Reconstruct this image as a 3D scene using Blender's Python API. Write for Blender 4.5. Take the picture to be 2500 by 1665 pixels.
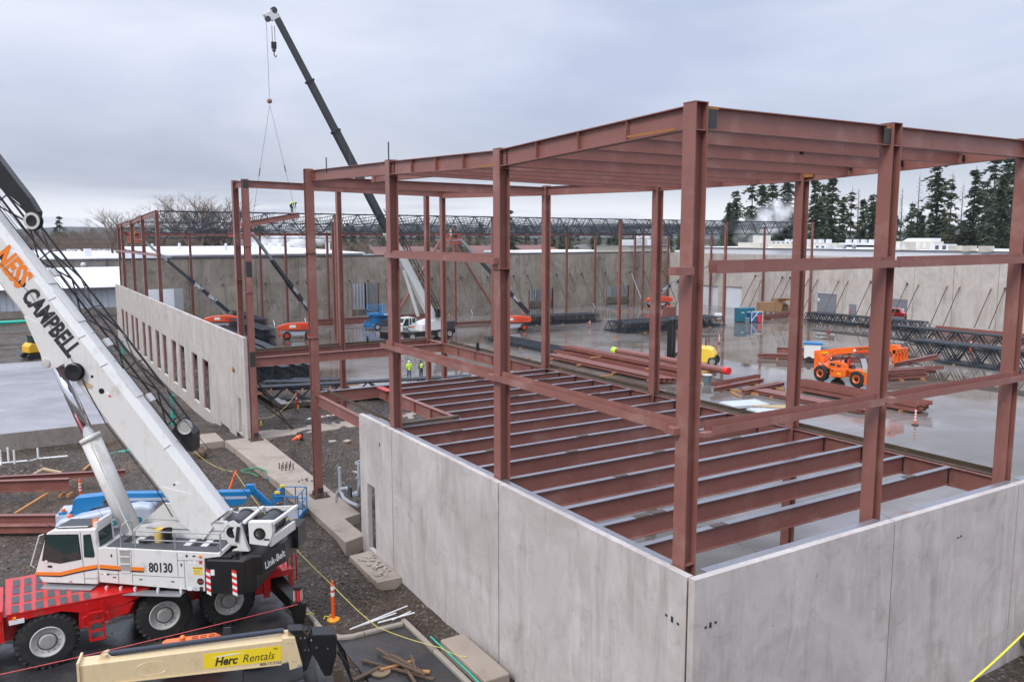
import bpy, bmesh, math, random
from mathutils import Vector as V, Matrix as M, noise as NZ
R = math.radians
random.seed(11)
for o in list(bpy.data.objects): bpy.data.objects.remove(o, do_unlink=True)
sc = bpy.context.scene
COL = sc.collection

# ------------------------------------------------------------------ camera
cd = bpy.data.cameras.new('camera'); cam = bpy.data.objects.new('camera', cd); COL.objects.link(cam)
cam.location = (0, 0, 13.0); cam.rotation_euler = (R(90-7.25), R(0.06), R(-31.54))
cd.sensor_width = 36; cd.lens = 28.81; cd.clip_start = .2; cd.clip_end = 9000
sc.camera = cam

# ------------------------------------------------------------------ world
SUN_EL, SUN_AZ = 42, 247            # compass style: from +Y towards +X
wd = bpy.data.worlds.new('World'); sc.world = wd; wd.use_nodes = True
nt = wd.node_tree; nt.nodes.clear()
def wn(t): return nt.nodes.new(t)
out = wn('ShaderNodeOutputWorld'); bg = wn('ShaderNodeBackground'); bg.inputs[1].default_value = 1.0
sky = wn('ShaderNodeTexSky'); sky.sky_type = 'NISHITA'; sky.sun_disc = False
sky.sun_elevation = R(SUN_EL); sky.sun_rotation = R(SUN_AZ)
tc = wn('ShaderNodeTexCoord')
mp = wn('ShaderNodeMapping'); mp.inputs['Scale'].default_value = (1.0, 1.0, 3.4); nt.links.new(tc.outputs['Generated'], mp.inputs['Vector'])
n1 = wn('ShaderNodeTexNoise'); n1.inputs['Scale'].default_value = 2.3; n1.inputs['Detail'].default_value = 5; n1.inputs['Roughness'].default_value = .5; n1.inputs['Distortion'].default_value = .35
nt.links.new(mp.outputs[0], n1.inputs['Vector'])
r1 = wn('ShaderNodeValToRGB')
r1.color_ramp.elements[0].position = .30; r1.color_ramp.elements[0].color = (.43, .485, .63, 1)
r1.color_ramp.elements[1].position = .66; r1.color_ramp.elements[1].color = (.66, .695, .80, 1)
nt.links.new(n1.outputs['Fac'], r1.inputs['Fac'])
sp = wn('ShaderNodeSeparateXYZ'); nt.links.new(tc.outputs['Generated'], sp.inputs[0])
# pale gap below the cloud deck, close to the horizon, and the brighter dome of an overcast sky higher up
hz = wn('ShaderNodeMapRange'); hz.interpolation_type = 'SMOOTHSTEP'
hz.inputs['From Min'].default_value = .075; hz.inputs['From Max'].default_value = .012
nt.links.new(sp.outputs['Z'], hz.inputs['Value'])
n2 = wn('ShaderNodeTexNoise'); n2.inputs['Scale'].default_value = 3.0; n2.inputs['Detail'].default_value = 3
mp2 = wn('ShaderNodeMapping'); mp2.inputs['Scale'].default_value = (1, 1, 14); nt.links.new(tc.outputs['Generated'], mp2.inputs['Vector']); nt.links.new(mp2.outputs[0], n2.inputs['Vector'])
hm = wn('ShaderNodeMath'); hm.operation = 'MULTIPLY'; nt.links.new(hz.outputs[0], hm.inputs[0])
hr = wn('ShaderNodeMapRange'); hr.inputs['From Min'].default_value = .30; hr.inputs['From Max'].default_value = .50; nt.links.new(n2.outputs['Fac'], hr.inputs['Value']); nt.links.new(hr.outputs[0], hm.inputs[1])
mx = wn('ShaderNodeMix'); mx.data_type = 'RGBA'; mx.inputs[7].default_value = (.80, .82, .86, 1)
bank = wn('ShaderNodeMapRange'); bank.interpolation_type = 'SMOOTHSTEP'; bank.inputs['From Min'].default_value = .05; bank.inputs['From Max'].default_value = .20; bank.inputs['To Min'].default_value = .74; bank.inputs['To Max'].default_value = 1.0
nt.links.new(sp.outputs['Z'], bank.inputs['Value'])
vb = wn('ShaderNodeVectorMath'); vb.operation = 'SCALE'; nt.links.new(r1.outputs[0], vb.inputs[0]); nt.links.new(bank.outputs[0], vb.inputs['Scale'])
nt.links.new(hm.outputs[0], mx.inputs[0]); nt.links.new(vb.outputs[0], mx.inputs[6])
dome = wn('ShaderNodeMapRange'); dome.inputs['From Min'].default_value = .36; dome.inputs['From Max'].default_value = 1.0
dome.inputs['To Min'].default_value = 1.0; dome.inputs['To Max'].default_value = 3.1; nt.links.new(sp.outputs['Z'], dome.inputs['Value'])
vm = wn('ShaderNodeVectorMath'); vm.operation = 'SCALE'; nt.links.new(mx.outputs[2], vm.inputs[0]); nt.links.new(dome.outputs[0], vm.inputs['Scale'])
vs = wn('ShaderNodeVectorMath'); vs.operation = 'SCALE'; vs.inputs['Scale'].default_value = .10; nt.links.new(sky.outputs[0], vs.inputs[0])
fm = wn('ShaderNodeMix'); fm.data_type = 'RGBA'; fm.inputs[0].default_value = .93
nt.links.new(vs.outputs[0], fm.inputs[6]); nt.links.new(vm.outputs[0], fm.inputs[7])
nt.links.new(fm.outputs[2], bg.inputs[0]); nt.links.new(bg.outputs[0], out.inputs[0])

# ------------------------------------------------------------------ sun behind the cloud
sl = bpy.data.lights.new('sun', 'SUN'); sl.energy = 1.5; sl.angle = R(18); sl.color = (1, .96, .9)
so = bpy.data.objects.new('sun', sl); COL.objects.link(so)
sd = V((math.sin(R(SUN_AZ))*math.cos(R(SUN_EL)), math.cos(R(SUN_AZ))*math.cos(R(SUN_EL)), math.sin(R(SUN_EL))))
so.rotation_euler = sd.to_track_quat('Z', 'Y').to_euler(); so.location = (-40, -20, 80)
sc.render.engine = 'CYCLES'; sc.cycles.volume_bounces = 3
sc.view_settings.view_transform = 'Standard'; sc.view_settings.look = 'None'
sc.view_settings.exposure = 0.36; sc.view_settings.gamma = 1; sc.view_settings.use_curve_mapping = False

# ------------------------------------------------------------------ materials
MAT = {}
def _setup(name):
    m = bpy.data.materials.new(name); m.use_nodes = True
    t = m.node_tree; b = t.nodes['Principled BSDF']; MAT[name] = m
    return m, t, b
def _coord(t, scale=(1, 1, 1), world=False):
    if world:
        c = t.nodes.new('ShaderNodeNewGeometry').outputs['Position']
    else:
        c = t.nodes.new('ShaderNodeTexCoord').outputs['Object']
    mpn = t.nodes.new('ShaderNodeMapping'); mpn.inputs['Scale'].default_value = scale
    t.links.new(c, mpn.inputs['Vector']); return mpn.outputs[0]
def _noise(t, vec, s, d=4, r=.55, dist=0):
    n = t.nodes.new('ShaderNodeTexNoise'); n.inputs['Scale'].default_value = s; n.inputs['Detail'].default_value = d
    n.inputs['Roughness'].default_value = r; n.inputs['Distortion'].default_value = dist
    t.links.new(vec, n.inputs['Vector']); return n.outputs['Fac']
def _ramp(t, fac, p0, p1, c0=(0, 0, 0, 1), c1=(1, 1, 1, 1)):
    r = t.nodes.new('ShaderNodeValToRGB'); e = r.color_ramp.elements
    e[0].position = p0; e[1].position = p1; e[0].color = c0; e[1].color = c1
    t.links.new(fac, r.inputs['Fac']); return r.outputs[0]
def _mix(t, fac, a, b, mode='MIX'):
    m = t.nodes.new('ShaderNodeMix'); m.data_type = 'RGBA'; m.blend_type = mode
    for sock, val in ((0, fac), (6, a), (7, b)):
        if hasattr(val, 'is_output'): t.links.new(val, m.inputs[sock])
        else: m.inputs[sock].default_value = val if sock == 0 else (val[0], val[1], val[2], 1)
    return m.outputs[2]
def _bump(t, b, h, strength=.3, dist=.02):
    bn = t.nodes.new('ShaderNodeBump'); bn.inputs['Strength'].default_value = strength; bn.inputs['Distance'].default_value = dist
    t.links.new(h, bn.inputs['Height']); t.links.new(bn.outputs[0], b.inputs['Normal'])
def sh(c, k): return (c[0]*k, c[1]*k, c[2]*k)

def mat(name, col, rough=.55, metal=0, var=.18, scale=2.2, dirt=None, dpos=(.56, .72), dscale=1.3, bump=0, stretch=(1, 1, 1), world=True, spec=.5, emit=0, coat=0, wear=False):
    m, t, b = _setup(name)
    vec = _coord(t, stretch, world)
    n = _noise(t, vec, scale, 6, .6)
    c = _mix(t, n, sh(col, 1-var), sh(col, 1+var))
    if dirt:
        f = _ramp(t, _noise(t, vec, dscale, 6, .62), dpos[0], dpos[1])
        c = _mix(t, f, c, dirt)
    if wear:                                    # rain runs, scuffs and speckle
        vr = _coord(t, (2.2, 2.2, .16), world)
        c = _mix(t, _ramp(t, _noise(t, vr, 3.0, 6, .66), .56, .74, (0, 0, 0, 1), (.42, .42, .42, 1)), c, sh(col, .58))
        c = _mix(t, _ramp(t, _noise(t, vec, 11, 4, .7), .62, .74, (0, 0, 0, 1), (.35, .35, .35, 1)), c, dirt or sh(col, 1.3))
        c = _mix(t, _ramp(t, _noise(t, vec, 3.6, 6, .75, .6), .64, .72, (0, 0, 0, 1), (.35, .35, .35, 1)), c, sh(col, .5))
    t.links.new(c, b.inputs['Base Color'])
    rr = t.nodes.new('ShaderNodeMapRange'); rr.inputs['To Min'].default_value = max(.02, rough-.1); rr.inputs['To Max'].default_value = min(1, rough+.1)
    t.links.new(n, rr.inputs['Value']); t.links.new(rr.outputs[0], b.inputs['Roughness'])
    b.inputs['Metallic'].default_value = metal; b.inputs['Specular IOR Level'].default_value = spec
    if coat: b.inputs['Coat Weight'].default_value = coat; b.inputs['Coat Roughness'].default_value = .12
    if emit: b.inputs['Emission Color'].default_value = (*col, 1); b.inputs['Emission Strength'].default_value = emit
    if bump: _bump(t, b, _noise(t, vec, scale*9, 3), bump, .02)
    return m

PRIMER = (.255, .106, .086)
mat('primer', PRIMER, .46, var=.2, scale=1.3, dirt=(.37, .215, .18), dpos=(.54, .80), dscale=.8, bump=.08, wear=True)
mat('primer_pile', (.225, .085, .068), .36, var=.3, scale=1.1, dirt=(.36, .17, .11), dpos=(.58, .8), dscale=.8, wear=True)
mat('bare_steel', (.30, .30, .33), .30, metal=.55, var=.22, scale=1.6, dirt=(.30, .19, .12), dpos=(.60, .72), dscale=.45)
mat('mill_patch', (.055, .058, .055), .45, metal=.4, var=.3, scale=6)
mat('rusty_plate', (.075, .052, .034), .42, var=.35, scale=2.5, dirt=(.21, .115, .04), dpos=(.57, .72), dscale=.8)
mat('orange_rust', (.36, .15, .035), .7, var=.3, scale=4)
mat('bolt_dark', (.02, .018, .018), .5, metal=.5)
mat('joist_grey', (.030, .037, .048), .38, var=.35, scale=1.2, metal=.15, dirt=(.10, .115, .135), dpos=(.55, .8), dscale=1.1)
mat('white_paint', (.68, .67, .635), .32, var=.06, scale=.8, dirt=(.46, .42, .35), dpos=(.55, .85), dscale=1.6, coat=.25, wear=True)
mat('white_paint_far', (.72, .72, .70), .4, var=.06)
mat('crane_red', (.58, .012, .012), .30, var=.2, scale=1.5, dirt=(.30, .07, .05), dpos=(.52, .78), dscale=2, coat=.3, wear=True)
mat('black_paint', (.012, .012, .013), .35, var=.3, dirt=(.04, .036, .03), dpos=(.55, .8))
mat('dark_grey', (.045, .048, .055), .45, var=.25)
mat('grip_grey', (.085, .085, .092), .75, var=.25, scale=5, bump=.2)
mat('walkway_metal', (.42, .42, .43), .42, metal=.6, var=.15, scale=5, bump=.2)
mat('chrome', (.72, .73, .76), .12, metal=1, var=.04)
mat('rubber', (.018, .0175, .017), .8, var=.3, scale=3, dirt=(.055, .047, .038), dpos=(.5, .75), dscale=2.5, bump=.25)
mat('rim_grey', (.50, .49, .46), .42, var=.12, scale=4, dirt=(.27, .23, .18), dpos=(.58, .78), dscale=3)
mat('hub_grey', (.33, .32, .30), .5, var=.2, scale=6)
mat('orange_stripe', (.80, .21, .02), .35, var=.06)
mat('navy_stripe', (.012, .014, .03), .35, var=.1)
mat('lens_orange', (.85, .17, .02), .18, var=.08)
mat('lens_amber', (.9, .38, .03), .2, var=.08)
mat('sign_yellow', (.85, .62, .02), .4, var=.05)
mat('sign_white', (.78, .78, .76), .4, var=.05)
mat('sign_red', (.68, .03, .03), .4, var=.07)
mat('sign_dark', (.03, .03, .03), .4, var=.1)
mat('pail_yellow', (.70, .50, .16), .5, var=.12)
mat('lift_orange', (.72, .085, .030), .35, var=.12, dirt=(.6, .16, .09), dpos=(.6, .85), coat=.3)
mat('tele_orange', (.86, .15, .015), .32, var=.10, dirt=(.62, .13, .03), dpos=(.62, .85), coat=.3)
mat('hood_orange', (.86, .17, .05), .38, var=.1)
mat('lift_blue', (.010, .19, .44), .32, var=.14, dirt=(.05, .23, .42), dpos=(.6, .85), coat=.3)
mat('lift_body_grey', (.46, .50, .58), .35, var=.06, coat=.3)
mat('teal_paint', (.015, .13, .19), .4, var=.2)
mat('teal_print', (.0, .20, .25), .4)
mat('fork_yellow', (.86, .58, .06), .34, var=.07, coat=.3)
mat('machine_yellow', (.76, .43, .03), .4, var=.12)
mat('cream_paint', (.68, .53, .31), .36, var=.07, dirt=(.46, .33, .17), dpos=(.54, .85), dscale=2.2, coat=.2, wear=True)
mat('cylinder_dark', (.035, .042, .06), .30, var=.2, metal=.2)
mat('timber', (.43, .20, .07), .7, var=.3, scale=2.5, stretch=(1, 1, 5))
mat('timber_old', (.115, .072, .045), .75, var=.35, scale=3)
mat('timber_pale', (.52, .38, .23), .7, var=.2)
mat('crate_wood', (.33, .19, .10), .75, var=.25)
mat('pvc_white', (.74, .74, .73), .35, var=.04)
mat('conduit_grey', (.40, .43, .46), .4, var=.08)
mat('pipe_green', (.02, .42, .29), .38, var=.1)
mat('hose_green', (.05, .22, .12), .45, var=.1)
mat('cone_orange', (.85, .10, .012), .45, var=.10, dirt=(.55, .10, .03), dpos=(.62, .85), dscale=4)
mat('cone_base', (.80, .33, .02), .5, var=.15)
mat('reflective_white', (.78, .77, .75), .35, var=.06)
mat('tape_yellow', (.80, .72, .06), .5, var=.1)
mat('rope_yellow', (.62, .53, .12), .6, var=.1)
mat('rope_red', (.60, .09, .09), .55, var=.1)
mat('rope_grey', (.10, .10, .11), .5, var=.1)
mat('deck_white', (.66, .70, .73), .35, metal=.2, var=.08)
mat('bucket_green', (.05, .115, .115), .45, var=.12)
mat('bucket_slate', (.13, .18, .20), .45, var=.12)
mat('footing_concrete', (.34, .28, .225), .75, var=.2, scale=.9, dirt=(.19, .15, .115), dpos=(.52, .75), dscale=.6, bump=.3)
mat('kerb_concrete', (.31, .27, .22), .75, var=.2, scale=1.5, dirt=(.18, .15, .12), dpos=(.55, .8), bump=.3)
mat('rubble', (.36, .32, .27), .85, var=.3, scale=3)
mat('clod', (.10, .075, .055), .85, var=.5, scale=2)
mat('rebar', (.13, .085, .06), .7, var=.3)
mat('galv', (.42, .45, .47), .42, metal=.7, var=.12)
mat('cable', (.022, .022, .025), .5, var=.1)
mat('wood_reel', (.24, .17, .10), .75, var=.3, scale=8)

def glass(name, col=(.02, .035, .035), rough=.06):
    m, t, b = _setup(name)
    b.inputs['Base Color'].default_value = (*col, 1); b.inputs['Roughness'].default_value = rough
    b.inputs['Transmission Weight'].default_value = .25; b.inputs['IOR'].default_value = 1.5
    return m
glass('cab_glass', (.022, .05, .046))
glass('cab_glass_clear', (.55, .62, .63))

def concrete(name, lo, hi, stain, streak=.6, big=.35, sc_=1.0):
    m, t, b = _setup(name)
    v1 = _coord(t, (1, 1, 1), True)
    vst = _coord(t, (1.0, 1.0, .16), True); vf = _coord(t, (1.7, 1.7, .05), True)
    a = _noise(t, v1, .45*sc_, 6, .68, .9)
    c = _mix(t, _ramp(t, a, .34, .64), lo, hi)
    s = _noise(t, vst, 1.5, 6, .66, .5)
    c = _mix(t, _ramp(t, s, .50, .74, (0, 0, 0, 1), (streak, streak, streak, 1)), c, stain)
    s2 = _noise(t, vst, 2.3, 5, .62, .4)
    c = _mix(t, _ramp(t, s2, .55, .72, (0, 0, 0, 1), (.55, .55, .55, 1)), c, sh(hi, 1.18))
    s3 = _noise(t, vf, 9, 3, .6)
    c = _mix(t, _ramp(t, s3, .60, .74, (0, 0, 0, 1), (.25, .25, .25, 1)), c, sh(hi, 1.25))
    bl = _noise(t, v1, 1.3*sc_, 7, .7, 1.0)
    c = _mix(t, _ramp(t, bl, .55, .72, (0, 0, 0, 1), (big, big, big, 1)), c, sh(stain, .9))
    sp_ = _noise(t, v1, 4.5, 4, .6)
    c = _mix(t, _ramp(t, sp_, .68, .76, (0, 0, 0, 1), (.55, .55, .55, 1)), c, sh(stain, .75))
    t.links.new(c, b.inputs['Base Color']); b.inputs['Roughness'].default_value = .78; b.inputs['Specular IOR Level'].default_value = .3
    _bump(t, b, _noise(t, v1, 14, 4, .6), .22, .012)
    return m
concrete('panel_concrete', (.42, .375, .35), (.54, .495, .47), (.275, .235, .21), .62, .45)
concrete('panel_concrete_end', (.41, .37, .335), (.52, .475, .435), (.27, .23, .195), .5, .35)
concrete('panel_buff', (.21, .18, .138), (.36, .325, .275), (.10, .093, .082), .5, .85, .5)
concrete('panel_pale', (.43, .385, .345), (.55, .505, .465), (.30, .255, .21), .45, .5, .6)
concrete('stem_concrete', (.20, .175, .15), (.29, .26, .23), (.13, .11, .09), .5, .7, 1.2)

def wet_slab():
    m, t, b = _setup('wet_slab')
    v = _coord(t, (1, 1, 1), True); vx = _coord(t, (.35, 1.25, 1), True)
    pd = _noise(t, v, .06, 6, .60, .8)
    wet = _ramp(t, pd, .43, .56)                       # 0 puddle, 1 damp concrete
    a = _noise(t, v, .07, 6, .62, .7)
    damp = _mix(t, _ramp(t, a, .38, .62), (.145, .125, .108), (.245, .228, .222))
    pool = _mix(t, _ramp(t, a, .38, .62), (.085, .068, .052), (.135, .115, .098))
    c = _mix(t, wet, pool, damp)
    st = _noise(t, vx, .35, 6, .62, .8)
    c = _mix(t, _ramp(t, st, .55, .72, (0, 0, 0, 1), (.6, .6, .6, 1)), c, (.115, .088, .064))
    wh = _noise(t, vx, .6, 7, .62, 1.4)
    c = _mix(t, _ramp(t, wh, .67, .71, (0, 0, 0, 1), (.6, .6, .6, 1)), c, (.40, .38, .365))
    fine = _noise(t, v, 1.2, 5, .6)
    c = _mix(t, _ramp(t, fine, .58, .76, (0, 0, 0, 1), (.28, .28, .28, 1)), c, (.095, .08, .068))
    sx = t.nodes.new('ShaderNodeSeparateXYZ'); t.links.new(_coord(t, (1, 1, 1), True), sx.inputs[0])
    ls = []
    for ax in ('X', 'Y'):
        d = t.nodes.new('ShaderNodeMath'); d.operation = 'DIVIDE'; d.inputs[1].default_value = 8.6; t.links.new(sx.outputs[ax], d.inputs[0])
        f = t.nodes.new('ShaderNodeMath'); f.operation = 'FRACT'; t.links.new(d.outputs[0], f.inputs[0])
        l = t.nodes.new('ShaderNodeMath'); l.operation = 'LESS_THAN'; l.inputs[1].default_value = .006; t.links.new(f.outputs[0], l.inputs[0]); ls.append(l.outputs[0])
    mxn = t.nodes.new('ShaderNodeMath'); mxn.operation = 'MAXIMUM'; t.links.new(ls[0], mxn.inputs[0]); t.links.new(ls[1], mxn.inputs[1])
    c = _mix(t, mxn.outputs[0], c, (.05, .042, .035))
    t.links.new(c, b.inputs['Base Color'])
    film = _noise(t, v, .22, 5, .6, .6)
    rr = _mix(t, wet, (.02, .02, .02), _ramp(t, film, .40, .68, (.06, .06, .06, 1), (.22, .22, .22, 1)))
    t.links.new(rr, b.inputs['Roughness'])
    b.inputs['Specular IOR Level'].default_value = .5; b.inputs['IOR'].default_value = 1.4
    _bump(t, b, _noise(t, v, .8, 3, .5), .05, .006)
wet_slab()
def pour_slab():
    m, t, b = _setup('pour_slab')
    v = _coord(t, (.5, 1, 1), True)
    a = _noise(t, v, .16, 7, .7, 1.2)
    c = _mix(t, _ramp(t, a, .36, .64), (.19, .18, .195), (.31, .30, .315))
    c = _mix(t, _ramp(t, _noise(t, v, .7, 6, .7, .8), .56, .72, (0, 0, 0, 1), (.5, .5, .5, 1)), c, (.17, .155, .16))
    t.links.new(c, b.inputs['Base Color'])
    t.links.new(_ramp(t, _noise(t, v, .25, 6, .65, .6), .4, .6, (.12, .12, .12, 1), (.5, .5, .5, 1)), b.inputs['Roughness'])
pour_slab()

def earth():
    m, t, b = _setup('earth')
    v = _coord(t, (1, 1, 1), True)
    a = _noise(t, v, .35, 6, .65, .4)
    c = _mix(t, _ramp(t, a, .36, .62), (.055, .040, .029), (.125, .092, .064))
    g = _noise(t, v, 9, 4, .7)
    c = _mix(t, _ramp(t, g, .38, .66), (.036, .027, .020), c)
    vo = t.nodes.new('ShaderNodeTexVoronoi'); vo.inputs['Scale'].default_value = 11; t.links.new(v, vo.inputs['Vector'])
    st = _ramp(t, vo.outputs['Color'], .72, .92)
    c = _mix(t, st, c, (.20, .165, .135))
    w = _noise(t, v, .16, 5, .6, .6)
    c = _mix(t, _ramp(t, w, .56, .68, (0, 0, 0, 1), (.75, .75, .75, 1)), c, (.16, .098, .055))
    t.links.new(c, b.inputs['Base Color'])
    wet = _ramp(t, _noise(t, v, .28, 4, .6, .4), .40, .62, (.22, .22, .22, 1), (.95, .95, .95, 1))
    t.links.new(wet, b.inputs['Roughness']); b.inputs['Specular IOR Level'].default_value = .35
    bh = t.nodes.new('ShaderNodeMath'); bh.operation = 'ADD'; t.links.new(g, bh.inputs[0]); t.links.new(vo.outputs['Distance'], bh.inputs[1])
    _bump(t, b, bh.outputs[0], .9, .07)
earth()
def asphalt(name='asphalt', k=1.0):
    m, t, b = _setup(name)
    v = _coord(t, (1, 1, 1), True)
    c = _mix(t, _ramp(t, _noise(t, v, .5, 6, .65, .5), .36, .66), sh((.020, .020, .022), k), sh((.05, .046, .043), k))
    c = _mix(t, _ramp(t, _noise(t, v, .35, 6, .6, .8), .56, .72, (0, 0, 0, 1), (.85, .85, .85, 1)), c, (.095, .072, .052))
    t.links.new(c, b.inputs['Base Color'])
    t.links.new(_ramp(t, _noise(t, v, .45, 4), .40, .6, (.10, .10, .10, 1), (.7, .7, .7, 1)), b.inputs['Roughness'])
    _bump(t, b, _noise(t, v, 22, 3), .4, .02)
asphalt()
mat('lot_asphalt', (.055, .055, .06), .75, var=.3, scale=.4)
def roofing(name, c0, c1, rough=.6):
    m, t, b = _setup(name); v = _coord(t, (1, .3, 1), True)
    t.links.new(_mix(t, _ramp(t, _noise(t, v, .2, 5), .35, .65), c0, c1), b.inputs['Base Color']); b.inputs['Roughness'].default_value = rough
roofing('roof_white', (.66, .67, .69), (.80, .80, .81))
roofing('roof_red', (.115, .045, .036), (.19, .075, .055))
roofing('siding_pale', (.44, .48, .54), (.54, .57, .62))
roofing('siding_grey', (.23, .25, .28), (.31, .33, .36))
roofing('unit_beige', (.46, .42, .34), (.58, .54, .45))
roofing('unit_grey', (.50, .52, .53), (.64, .65, .66))
roofing('wall_white', (.62, .65, .70), (.74, .76, .79))
roofing('trim_dark', (.05, .05, .055), (.08, .08, .085))
def foliage(name, c0, c1):
    m, t, b = _setup(name)
    oi = t.nodes.new('ShaderNodeObjectInfo'); v = _coord(t, (1, 1, 1), True)
    n = _noise(t, v, .6, 4, .7)
    c = _mix(t, _ramp(t, n, .32, .68), c0, c1)
    c2 = _mix(t, oi.outputs['Random'], sh((1, 1, 1), .75), sh((1, 1, 1), 1.25))
    t.links.new(_mix(t, 1.0, c, c2, 'MULTIPLY'), b.inputs['Base Color']); b.inputs['Roughness'].default_value = .8; b.inputs['Specular IOR Level'].default_value = .2
foliage('fir_green', (.022, .036, .024), (.062, .085, .044))
foliage('fir_olive', (.034, .042, .022), (.085, .090, .045))
foliage('bark', (.030, .022, .017), (.065, .050, .040))
foliage('twig_brown', (.085, .060, .042), (.155, .115, .082))
foliage('twig_grey', (.12, .10, .085), (.19, .165, .145))
foliage('far_wood', (.035, .042, .034), (.085, .075, .058))
mat('hill_haze_blue', (.075, .10, .105), .9, var=.2, scale=.01)  # blue of the distance haze put into the hill colour
for nm, c in (('vest_lime', (.52, .80, .05)), ('jean_blue', (.035, .06, .13)), ('cloth_dark', (.03, .032, .04)), ('cloth_blue', (.03, .12, .30)), ('cloth_red', (.55, .06, .04)), ('cloth_yellow', (.80, .55, .03)), ('cloth_tan', (.33, .25, .18)), ('cloth_white', (.66, .66, .65)), ('skin', (.45, .26, .19)), ('hat_white', (.75, .72, .70)), ('hat_navy', (.05, .06, .09)), ('boot', (.05, .035, .022))):
    mat(nm, c, .65, var=.12, scale=6)

# ------------------------------------------------------------------ building kit
W = {}
def world_of(o): return W.get(o.name, M.Identity(4)) if o else M.Identity(4)
def tag(o, label=None, cat=None, group=None, kind=None):
    if label: o['label'] = label
    if cat: o['category'] = cat
    if group: o['group'] = group
    if kind: o['kind'] = kind
    return o
def thing(name, loc, rz=0, label=None, cat=None, group=None):
    o = bpy.data.objects.new(name, None); COL.objects.link(o); o.empty_display_size = .3
    o.location = loc; o.rotation_euler = (0, 0, rz)
    W[o.name] = M.Translation(V(loc)) @ M.Rotation(rz, 4, 'Z')
    return tag(o, label, cat, group)
def link(name, me, parent=None, local=False, smooth=False):
    """mesh given in world coordinates (or in the parent's own frame when local)"""
    o = bpy.data.objects.new(name, me); COL.objects.link(o)
    if parent:
        if not local: me.transform(world_of(parent).inverted())
        o.parent = parent; W[o.name] = world_of(parent)
    if smooth:
        for p in me.polygons: p.use_smooth = True
    return o

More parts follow.
